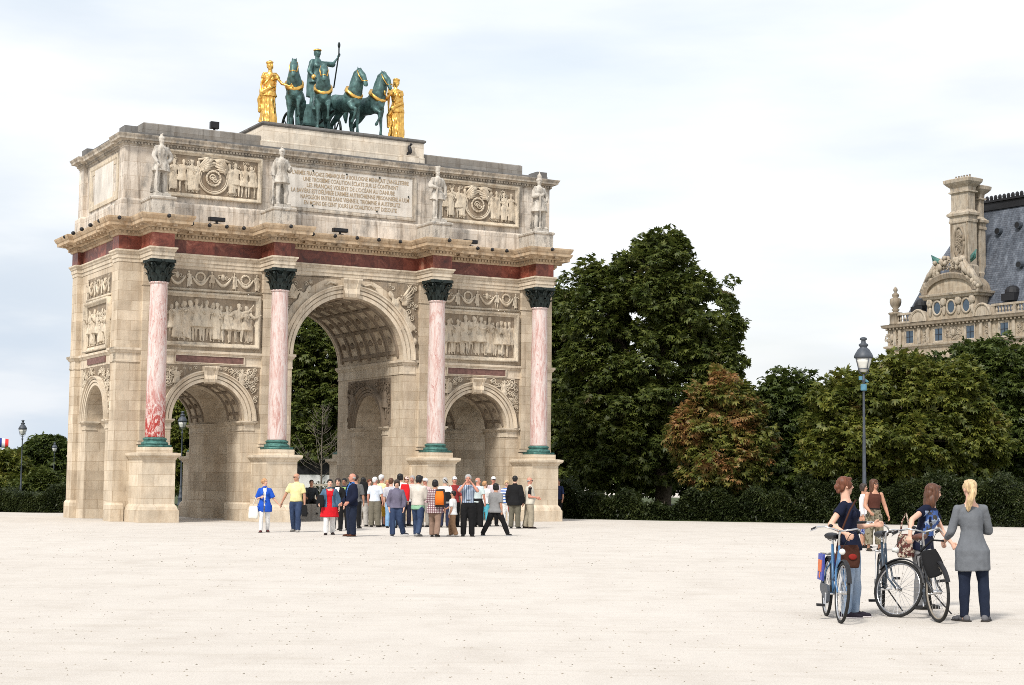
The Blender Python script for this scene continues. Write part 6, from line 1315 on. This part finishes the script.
# ---------------------------------------------------------------- people: the four in front
JEANS = ((.028, .045, .095), ('wash', (.055, .085, .155), 5)); LJEANS = ((.22, .30, .42), ('wash', (.46, .53, .62), 4)); DJEANS = ((.012, .017, .034), ('wash', (.02, .028, .05), 5)); GREYJ = ((.17, .17, .175), ('wash', (.26, .26, .26), 4))
KHAKI = (.20, .175, .13); NAVY = (.008, .011, .028); BLK = (.012, .012, .013); WHT = (.74, .74, .73)
f1 = 62; x, y = G(852, 617.5)
w1, J1 = person(x-.03, y, 1.68, f1, 'woman in dark blue V-neck tee and light jeans holding the light blue bicycle', fine=True, tone='fair',
    pose=dict(fem=1, lean=tuple(Wl(f1, (-.07, 0, 1))[:2]), uaR=Wl(f1, (-.17, -.10, -.23)), faR=Wl(f1, (.12, -.14, -.08)), uaL=Wl(f1, (.05, .08, -.25)), faL=Wl(f1, (.22, -.06, .03)), hyaw=42, hpitch=2, thR=(.06, .04, -1), thL=(-.05, .10, -1), shR=(0, -.05, -1), ftR=(-.05, 1, 0), ftL=(-.3, 1, 0), curlR=.9),
    hair='bun', hc='auburn', shirt=dict(c=NAVY, g=.010, hem=-.05, sleeve=.45, loose=.004, neck=.292), legs=dict(c=LJEANS, g=.006, len=2, loose=.003), shoes=(.025, .02, .03), shoecol2=(.6, .55, .55))
bag(848, 545, y-.34, .31, .27, .10, 10, 'brown shoulder bag with red patch at the hip of the woman in light jeans', cloth((.055, .022, .014)), [(837, 548, y-.34), (842, 530, y-.30), (850, 510, y-.22), (856, 500, y-.1)], ((.22, .02, .015), -.04, -.92), .5)
f2 = 55; x, y = G(921, 609)
person(x+.02, y, 1.62, f2, 'long-haired woman in dark blue printed tee and grey trousers leaning between two bicycles', fine=True, tone='fair',
    pose=dict(fem=1, lean=tuple(Wl(f2, (.25, 0, 1))[:2]), uaR=Wl(f2, (-.22, -.12, -.15)), faR=Wl(f2, (-.05, -.10, -.20)), uaL=Wl(f2, (.10, -.02, -.25)), faL=Wl(f2, (.08, -.16, -.15)), hyaw=38, hpitch=-10, thR=Wl(f2, (.02, -.06, -1)), thL=Wl(f2, (.06, .06, -1)), shR=(0, -.06, -1), shL=(0, -.05, -1), curlR=.9, curlL=.8),
    hair='long', hc='brown', shirt=dict(c=NAVY, g=.011, hem=-.06, sleeve=.45, loose=.006, neck=.292), legs=dict(c=GREYJ, g=.007, loose=.006, flare=.006), shoes=(.02, .02, .02))
# the blue and white print on her tee follows the chest
pw = [o for o in C.objects if o.get('label', '').startswith('long-haired woman')][0]; sh_ = [c_ for c_ in pw.children if c_.name.startswith('shirt')][0]
def print_patch(sh_, root, x0, x1, z0, z1, mats, k=.006):
    me = sh_.data; V = np.empty(len(me.vertices)*3); me.vertices.foreach_get('co', V); V = V.reshape(-1, 3); Nn = np.empty(len(me.vertices)*3); me.vertices.foreach_get('normal', Nn); Nn = Nn.reshape(-1, 3)
    b = MB(); F = [tuple(p.vertices) for p in me.polygons if all(x0 < V[i][0] < x1 and z0 < V[i][2] < z1 and Nn[i][1] > .25 for i in p.vertices)]
    used = sorted(set(i for f in F for i in f)); mp_ = {i: j for j, i in enumerate(used)}; b.add(V[used] + Nn[used]*k, [tuple(mp_[i] for i in f) for f in F]); return b.build('shirt_print', mats, root, True)
print_patch(sh_, pw, -.10, .18, .92, 1.25, cloth((.05, .10, .28), ('camo', (.36, .42, .52), 7)))
bag(906, 534, y-.12, .24, .30, .10, 10, 'flower patterned handbag hanging at the elbow of the long-haired woman', cloth((.10, .035, .03), ('camo', (.50, .42, .33), 22)), [(900, 537, y-.12), (902, 522, y-.1), (906, 513, y-.06), (911, 536, y-.12)], None, .4)
f3 = 178; x, y = G(975, 621.5)
person(x-.02, y, 1.66, f3, 'blond woman with ponytail in long grey sweater and dark leggings seen from behind', fine=True, tone='fair',
    pose=dict(fem=1, lean=(-.03, .02), uaL=Wl(f3, (-.06, .04, -.25)), faL=Wl(f3, (-.03, .20, -.12)), uaR=Wl(f3, (.07, .06, -.25)), faR=Wl(f3, (-.10, .20, .02)), hyaw=12, hpitch=4, hroll=-3, thR=(.09, 0, -1), thL=(-.02, 0, -1), shR=(.04, -.02, -1), shL=(-.03, -.02, -1), ftR=(.45, 1, 0), ftL=(-.55, 1, 0), ponyoff=(-.045, 0), curlL=.9, legr=.9),
    hair='pony', hc='blond', shirt=dict(c=(.135, .145, .16), g=.007, hem=-.165, flare=.005, sleeve=1.6, loose=.005, neck=.285, name='sweater'), legs=dict(c=DJEANS, g=.0075, loose=.001, name='leggings'), shoes=(.13, .13, .14))
b_ = bag(928, 550, by-.55, .22, .31, .11, -10, 'black cloth bag hanging over the front of the black bicycle', cloth(BLK), [(920, 552, by-.52), (932, 540, by-.5), (944, 541, by-.55)], None, .6, tilt=-18)
x, y = G(874, 551)
person(x, y, 1.72, 14, 'long-haired man in brown tank top, sunglasses and camouflage shorts standing before the hedge', fine=True, tone='tan',
    pose=dict(lean=(-.03, 0), uaL=(-.35, .05, -1), faL=(-.18, .35, -1), uaR=(.25, .1, -1), faR=(-.1, .75, -.5), hyaw=18, thL=(-.12, 0, -1), thR=(.10, .03, -1), bulk=1.03, armr=1.15), hair='long', hc='brown', glasses=True,
    shirt=dict(c=(.075, .028, .02), g=.007, hem=.0, sleeve=0, neck=.27, name='tank_top'), legs=dict(c=((.24, .21, .15), ('camo', (.10, .085, .05), 9)), g=.014, len=1.75, loose=.012, name='shorts'), shoes=(.05, .04, .03), belt=BLK)
x, y = G(864, 548)
person(x, y, 1.62, 60, 'woman in white blouse and blue patterned skirt standing left of the man in tank top', tone='tan', pose=dict(fem=1), hair='bob', hc='dark', shirt=dict(c=(.70, .66, .66), sleeve=1.8), skirt=dict(c=((.03, .04, .16), ('camo', (.25, .3, .5), 14)), hem=-.30, w=.11), shoes=BLK)

# ---------------------------------------------------------------- people: the couple and the crowd before the arch
CR = 'sightseers gathered in front of the arch'
STEP = dict(thR=(.03, .28, -1), shR=(0, -.02, -1), thL=(-.04, -.12, -1), shL=(0, -.38, -1))
STEPL = dict(thL=(-.03, .28, -1), shL=(0, -.02, -1), thR=(.04, -.12, -1), shR=(0, -.38, -1))
def P(px, py, H, face, label, hair='short', hc='dark', tone='fair', pose=None, grp=CR, **k):
    x, y = G(px, py); return person(x, y, H, face, label, grp, False, tone, pose, hair, hc, **k)[0]
xa, ya = G(264, 532.5); xb, yb = G(295.5, 532)
P(264, 532.5, 1.60, 8, 'blond woman in bright blue jacket and white trousers holding a man by the hand', 'curly', 'strawberry', pose=dict(fem=1, hyaw=50, hpitch=6, uaL=(-.42, .02, -1), faL=(-.80, .05, -.85), uaR=(.30, -.1, -1), faR=(-.35, .6, .15), **STEP), grp='couple walking hand in hand', shirt=dict(c=WHT, sleeve=.5), jacket=dict(c=(.018, .085, .46), g=.019, hem=-.13, sleeve=.9, open=1, gap=.016), legs=dict(c=WHT, g=.004), shoes=(.10, .03, .03))
P(295.5, 532, 1.77, -8, 'bald man in pale yellow polo and jeans holding the hand of a woman', 'fringe', 'grey', 'tan', pose=dict(hyaw=-40, hpitch=-2, uaR=(.50, .05, -1), faR=(.45, .1, -1), uaL=(-.22, 0, -1), faL=(-.08, .12, -1), belly=.012, bulk=1.08, **STEPL), grp='couple walking hand in hand', glasses=True, shirt=dict(c=(.72, .66, .33), g=.012, hem=.0, sleeve=.75, loose=.004, collar=1), legs=dict(c=JEANS, g=.009, loose=.004), shoes=(.35, .33, .30), belt=BLK)
P(329, 535, 1.60, 8, 'woman in red tunic, denim jacket and white trousers walking towards the lawn', 'short', 'black', pose=dict(fem=1, bulk=1.12, hyaw=5, uaR=(.45, 0, -1), faR=(.1, .5, -.3), uaL=(-.4, -.05, -1), faL=(-.1, .2, -1), **STEP), grp=None, shirt=dict(c=(.55, .012, .02), g=.022, hem=-.19, flare=.20, sleeve=.4, neck=.27, name='tunic'), jacket=dict(c=((.05, .10, .16), ('wash', (.12, .20, .30), 8)), hem=-.02, sleeve=1.85, gap=.045, g=.024), legs=dict(c=WHT, g=.006, loose=.008), shoes=(.03, .02, .02))
P(337, 531, 1.62, -5, 'dark-haired woman in black jacket directly behind the woman in the red tunic', 'curly', 'dark', pose=dict(fem=1), shirt=dict(c=WHT), jacket=dict(c=BLK), legs=dict(c=BLK))
P(343.5, 530, 1.62, -10, 'dark-skinned person in dark jacket and green shirt just left of the bald man in navy', 'short', 'black', 'brown', pose=dict(), shirt=dict(c=(.30, .45, .15)), jacket=dict(c=(.02, .03, .07)), legs=dict(c=BLK))
P(351, 536.5, 1.76, -62, 'bald man in navy jacket and dark jeans standing with his hands at his waist', 'fringe', 'grey', 'red', pose=dict(hyaw=-12, uaR=(.2, 0, -1), faR=(.05, .55, -.5), uaL=(-.2, .0, -1), faL=(0, .6, -.45), bulk=1.1, belly=.015, hpitch=3), grp=None, shirt=dict(c=(.06, .16, .42), collar=1), jacket=dict(c=NAVY, g=.022, hem=-.03), legs=dict(c=DJEANS, g=.012, loose=.008), shoes=(.09, .035, .02))
P(355, 528.5, 1.74, 170, 'man in bright red cap behind the bald man in navy', 'short', 'dark', 'tan', hat=dict(c=(.60, .02, .015)), shirt=dict(c=(.12, .12, .12), sleeve=1), legs=dict(c=BLK))
P(362.5, 526.5, 1.66, 175, 'dark-haired person in grey top with black shoulder bag and light trousers seen from behind', 'bob', 'black', shirt=dict(c=(.10, .10, .105), sleeve=1.8, loose=.01), legs=dict(c=(.42, .40, .37), g=.012, loose=.008))
P(369, 525.5, 1.60, 20, 'short reddish-brown haired woman behind the white-haired man in pale blue shirt', 'curly', 'auburn', pose=dict(fem=1), shirt=dict(c=(.30, .05, .05), sleeve=1.2), legs=dict(c=BLK))
P(374.5, 527, 1.68, 168, 'white-haired man in pale blue short-sleeved shirt and olive trousers seen from behind', 'crop', 'white', 'red', pose=dict(hyaw=-30, bulk=1.14, uaR=(.25, .02, -1), faR=(.05, .2, -1)), shirt=dict(c=(.62, .68, .76), sleeve=.8, hem=-.01, loose=.006), legs=dict(c=(.16, .145, .11), g=.014, loose=.012))
P(381, 526, 1.76, 150, 'tall white-haired man in pale yellow shirt next to the man in pale blue', 'white', 'white', 'red', pose=dict(hyaw=-20), shirt=dict(c=(.70, .64, .36), sleeve=.8), legs=dict(c=(.10, .09, .08), g=.012))
P(387, 526.5, 1.58, -8, 'curly blond woman in ochre shorts facing the camera behind the boy', 'curly', 'strawberry', 'red', pose=dict(fem=1, uaL=(-.3, .2, -.8), faL=(.3, .7, .2)), shirt=dict(c=(.60, .55, .52), sleeve=.6), legs=dict(c=(.45, .26, .03), g=.012, len=1.25, loose=.01, name='shorts'))
P(390.5, 528, 1.64, 165, 'person in light blue jeans standing half hidden behind the boy', 'short', 'brown', shirt=dict(c=(.45, .45, .50), sleeve=1), legs=dict(c=((.20, .36, .56), ('wash', (.3, .45, .62), 4)), g=.010))
P(396, 536.5, 1.60, 6, 'boy in grey-purple long-sleeved shirt and jeans walking with his thumbs in his pockets', 'bob', 'dark', 'fair', pose=dict(hpitch=-16, uaR=(.28, -.08, -1), faR=(-.08, .25, -1), uaL=(-.28, -.08, -1), faL=(.08, .25, -1), bulk=.92, sw=.095, thR=(.05, .10, -1), shR=(0, -.02, -1), thL=(-.06, .02, -1), shL=(-.30, -.45, -1), ftL=(-.8, .6, .0)), grp=None, shirt=dict(c=((.12, .11, .16), ('wash', (.17, .16, .22), 6)), g=.014, hem=-.02, sleeve=1.8, loose=.006, collar=1), legs=dict(c=JEANS, g=.010, loose=.008), shoes=(.04, .04, .045), shoecol2=(.6, .6, .6))
ra = P(399.5, 527, 1.80, 172, 'tall black-haired man in white shirt wearing a red backpack', 'bob', 'black', pose=dict(hyaw=-20), shirt=dict(c=WHT, sleeve=.9), legs=dict(c=(.02, .025, .04), g=.012, loose=.006))
P(406, 526, 1.70, 30, 'person in pink cap and white top right of the red backpack', 'short', 'brown', 'red', hat=dict(c=(.62, .45, .40)), shirt=dict(c=WHT, sleeve=.7), legs=dict(c=(.03, .03, .05)))
P(411.5, 525.5, 1.74, -20, 'grey-haired person with pinkish face behind the man in the cream jacket', 'short', 'grey', 'red', shirt=dict(c=(.55, .50, .45), sleeve=.8), legs=dict(c=BLK))
P(417.5, 536.5, 1.74, 155, 'black-haired man in cream jacket and blue jeans with a green cloth at his waist', 'bob', 'black', 'tan', pose=dict(hyaw=-45, hpitch=-10, lean=(0, .04), uaR=(.15, .35, -1), faR=(-.1, 1, .35), uaL=(-.15, .35, -1), faL=(.25, 1, .1), **STEPL), grp=None, shirt=dict(c=(.25, .45, .30), g=.014, hem=-.075, sleeve=.5, loose=.002), jacket=dict(c=(.56, .52, .46), g=.021, hem=-.01, sleeve=1.9, open=0, loose=.008), legs=dict(c=JEANS, g=.010, loose=.006), shoes=(.30, .30, .30))
P(424.5, 527, 1.66, -30, 'older person in white hat between the cream jacket and the plaid shirt', 'white', 'white', 'red', hat=dict(c=WHT, hat=1), shirt=dict(c=(.52, .38, .38), sleeve=.8), legs=dict(c=(.30, .28, .25)))
P(434.5, 537, 1.62, 170, 'black-haired woman in plaid shirt and brown trousers with an orange and black backpack', 'bob', 'black', 'tan', pose=dict(fem=1, hyaw=-8, bulk=1.08, uaR=(.25, .05, -1), faR=(.25, .2, -1), uaL=(-.2, .2, -1), faL=(0, .8, .2), **STEPL), grp=None, shirt=dict(c=((.55, .48, .47), ('plaid', (.12, .04, .06), 5)), g=.017, hem=-.10, flare=.06, sleeve=1.5, loose=.012), legs=dict(c=(.24, .16, .12), g=.010, loose=.008), shoes=(.02, .02, .02))
P(444.5, 527.5, 1.68, 172, 'grey-haired man in white shirt with black shoulder bag and dark trousers seen from behind', 'short', 'grey', 'fair', shirt=dict(c=WHT, sleeve=.9, loose=.006), legs=dict(c=(.025, .03, .06), g=.012))
P(454, 527, 1.72, 20, 'man in white cap and dark red shirt behind the child', 'short', 'grey', 'red', hat=dict(c=WHT), shirt=dict(c=(.25, .03, .03), sleeve=1), legs=dict(c=BLK))
P(452.5, 536.5, 1.30, -110, 'small child in white tee and tan trousers holding the plaid woman by the hand', 'short', 'black', 'tan', pose=dict(bulk=1.02, uaR=(.1, .5, -.7), faR=(.0, .8, -.35), uaL=(-.1, -.1, -1), hpitch=3, sw=.10, **STEP), grp=None, shirt=dict(c=WHT, g=.016, sleeve=.8, loose=.01, hem=-.04), legs=dict(c=(.28, .17, .10), g=.014, loose=.01), shoes=(.6, .58, .55))
P(467.5, 536.5, 1.76, 4, 'grey-haired man in blue striped shirt and black trousers holding both hands to his face', 'white', 'grey', 'red', pose=dict(hyaw=-4, hpitch=3, uaR=(.22, .8, -.28), faR=(-.58, -.12, .80), uaL=(-.22, .8, -.28), faL=(.58, -.12, .80), bulk=1.04), grp=None, shirt=dict(c=((.13, .18, .26), ('vstripe', (.42, .48, .58), 6)), g=.012, hem=.02, sleeve=.85), legs=dict(c=BLK, g=.012, loose=.006), shoes=BLK, belt=(.05, .05, .05))
P(477.5, 527, 1.70, 150, 'pink-faced man in pale shirt and black trousers behind the striped shirt man', 'fringe', 'grey', 'red', pose=dict(hyaw=-60, bulk=1.1), shirt=dict(c=(.52, .60, .60), sleeve=.8), legs=dict(c=BLK, g=.016, loose=.012))
P(484.5, 526, 1.58, 172, 'short-haired woman in white tee and turquoise cropped trousers seen from behind', 'short', 'strawberry', 'fair', pose=dict(fem=1, hyaw=-40, bulk=1.1), shirt=dict(c=WHT, g=.016, sleeve=.8, loose=.01), legs=dict(c=(.10, .42, .52), g=.010, len=1.7, loose=.006), shoes=(.5, .5, .5))
P(493, 526, 1.74, 10, 'man in white cap and sunglasses behind the striding person in grey tee', 'short', 'grey', 'red', hat=dict(c=WHT), glasses=True, shirt=dict(c=(.58, .50, .52), sleeve=.8), legs=dict(c=BLK))
P(495, 536, 1.58, 150, 'black-haired person in grey tee and black trousers striding past', 'bob', 'black', 'tan', pose=dict(hyaw=0, lean=(0, .05), uaL=(-.15, .2, -1), faL=(-.05, .4, -1), uaR=(.15, -.2, -1), faR=(.05, .2, -1), thR=Wl(150, (.50, .1, -1)), shR=Wl(150, (.38, .1, -1)), thL=Wl(150, (-.36, -.1, -1)), shL=Wl(150, (-.50, 0, -1))), grp=None, shirt=dict(c=(.22, .22, .22), g=.018, hem=-.06, sleeve=.9, loose=.012), legs=dict(c=BLK, g=.010, loose=.004), shoes=(.04, .04, .04), shoecol2=(.5, .5, .5))
P(506.5, 526.5, 1.62, -6, 'blond woman in white and blue striped tee and white trousers carrying a red bag', 'bob', 'blond', 'fair', pose=dict(fem=1, hpitch=-14, bulk=1.06), shirt=dict(c=(WHT, ('hstripe', (.05, .14, .42), 3.2)), g=.013, sleeve=.8, loose=.006), legs=dict(c=WHT, g=.010, loose=.006), shoes=(.5, .5, .5))
P(514.5, 528.5, 1.76, 165, 'person in black hooded coat and olive trousers seen from behind beside the red bag', 'short', 'black', pose=dict(hpitch=-10), jacket=dict(c=BLK, g=.022, hem=-.08, open=0, loose=.014), legs=dict(c=(.13, .12, .09), g=.009, loose=.01), hat=None)
P(529, 528.5, 1.73, 98, 'bald man in cream vest and khaki trousers walking beside the right pedestal', 'fringe', 'grey', 'red', pose=dict(bulk=1.15, belly=.025, hpitch=-4, uaR=(.1, -.15, -1), faR=(0, 1, -.1), uaL=(-.1, .2, -1), faL=(0, .8, -.2), thR=(.03, .14, -1), thL=(-.03, -.10, -1), shL=(0, -.2, -1), shR=(0, -.05, -1)), grp=None, glasses=True, shirt=dict(c=BLK, sleeve=.75), jacket=dict(c=(.55, .52, .44), g=.020, hem=-.05, sleeve=0, open=0, name='vest'), legs=dict(c=(.33, .29, .22), g=.014, loose=.012), shoes=(.03, .02, .02))
x, y = G(557, 521.5)
person(x+.15, y+4, 1.70, -30, 'person in dark blue clothes standing in the shade behind the right pedestal', None, False, 'tan', dict(), 'short', 'dark', shirt=dict(c=(.02, .03, .08), sleeve=1), legs=dict(c=BLK))
r_ = person(BLKP[0], BLKP[1]+.16, 1.66, 12, 'dark-clothed person sitting on the concrete block in the central archway', None, False, 'tan', dict(pz=0, thR=(.18, 1, -.08), thL=(-.18, 1, -.08), shR=(.02, .05, -1), shL=(-.02, .05, -1), uaR=(.2, .3, -1), faR=(-.1, .9, -.25), uaL=(-.2, .3, -1), faL=(.1, .9, -.25), lean=(0, .12)), 'short', 'dark', shirt=dict(c=(.03, .035, .04), sleeve=1.8), legs=dict(c=BLK), z=.64+.115)
# bags carried by the crowd: things of their own
def carried(px, py, top, w_, h_, d_, face, label, col, name='bag', cat='bag', dy=-.2, strap=None, **k):
    x, y = G(px, py); return bag(px if not isinstance(top, tuple) else top[0], top if not isinstance(top, tuple) else top[1], y+dy, w_, h_, d_, face, label, cloth(col), strap, None, .5, name, cat, **k)
carried(264, 532.5, (253.5, 506), .30, .36, .14, 0, 'white handbag hanging from the arm of the woman in bright blue', (.68, .67, .62), strap=[(252, 508, ya-.2), (256, 497, ya-.18), (258, 506, ya-.2)])
carried(295.5, 532, (304.5, 505), .17, .34, .12, 0, 'small black bag in the hand of the man in pale yellow polo', BLK)
carried(329, 535, (320.5, 495), .22, .34, .12, 0, 'black handbag under the arm of the woman in the red tunic', BLK)
carried(362.5, 526.5, (363.5, 482), .34, .46, .14, 175, 'black shoulder bag on the back of the person in light trousers', BLK)
carried(387, 526.5, (383, 496), .22, .30, .12, 0, 'black bag at the hip of the curly blond woman in ochre shorts', BLK)
bp = carried(399.5, 527, (405, 484), .34, .56, .22, 170, 'red backpack on the tall black-haired man', (.55, .015, .02), 'backpack', 'backpack', -.26)
carried(434.5, 537, (440.5, 489), .32, .50, .16, 165, 'orange and black backpack on the woman in plaid', (.04, .035, .035), 'backpack', 'backpack', -.22)
ob = [o for o in C.objects if o.get('label', '').startswith('orange and black backpack')][0]; b = MB(); b.loft([np.array([(x_*k_, y_, z_) for x_, z_ in ((-.12, -.44), (.12, -.44), (.13, -.2), (.10, -.06), (-.10, -.06), (-.13, -.2))]) for k_, y_ in ((1, -.07), (.9, -.115))]); b.build('front_pocket', cloth((.75, .17, .02)), ob, True)
carried(444.5, 527.5, (447.5, 492), .26, .32, .12, 172, 'black shoulder bag on the man in white shirt behind the plaid woman', BLK, strap=[(447.5, 493, y), (448, 483, G(444.5, 527.5)[1]-.2), (444, 479, G(444.5, 527.5)[1]-.1)])
carried(506.5, 527, (511.5, 499), .26, .44, .12, 0, 'red shoulder bag at the side of the blond woman in striped tee', (.50, .012, .03), strap=[(509, 500, G(506.5, 527)[1]-.2), (508.5, 486, G(506.5, 527)[1]-.2), (513, 500, G(506.5, 527)[1]-.2)])
carried(529, 528.5, (522.5, 500), .14, .18, .12, 90, 'small black belt bag behind the man in the cream vest', BLK, dy=-.05)
# ---------------------------------------------------------------- loose stones on the sand
rs = np.random.RandomState(12); n = 1900; d = 13.5*np.exp(rs.uniform(0, 1, n)*1.35); xx = rs.uniform(-.34, .34, n)*d; sz = rs.uniform(.004, .012, n)*(1 + .5*(d > 30))
oc = np.array([(1, 0, 0), (0, 1, 0), (-1, 0, 0), (0, -1, 0)], float); V = []
for k in range(4):
    a, c = oc[k], oc[(k+1) % 4]; j = rs.uniform(.7, 1.3, (n, 1)); V.append(np.stack([np.stack([xx + a[0]*sz*j[:, 0], d + a[1]*sz, sz*0], 1), np.stack([xx + c[0]*sz, d + c[1]*sz*j[:, 0], sz*0], 1), np.stack([xx, d, sz*.9], 1)], 1))
me = fastmesh('loose_stones', np.concatenate(V, 0).reshape(-1, 3), plain('loose_stone', (.30, .265, .22), .9, .5, 3), 3); o = bpy.data.objects.new('loose_stones', me); C.objects.link(o); tag(o, None, None, None, 'stuff')
bpy.data.scenes.remove(scratch)
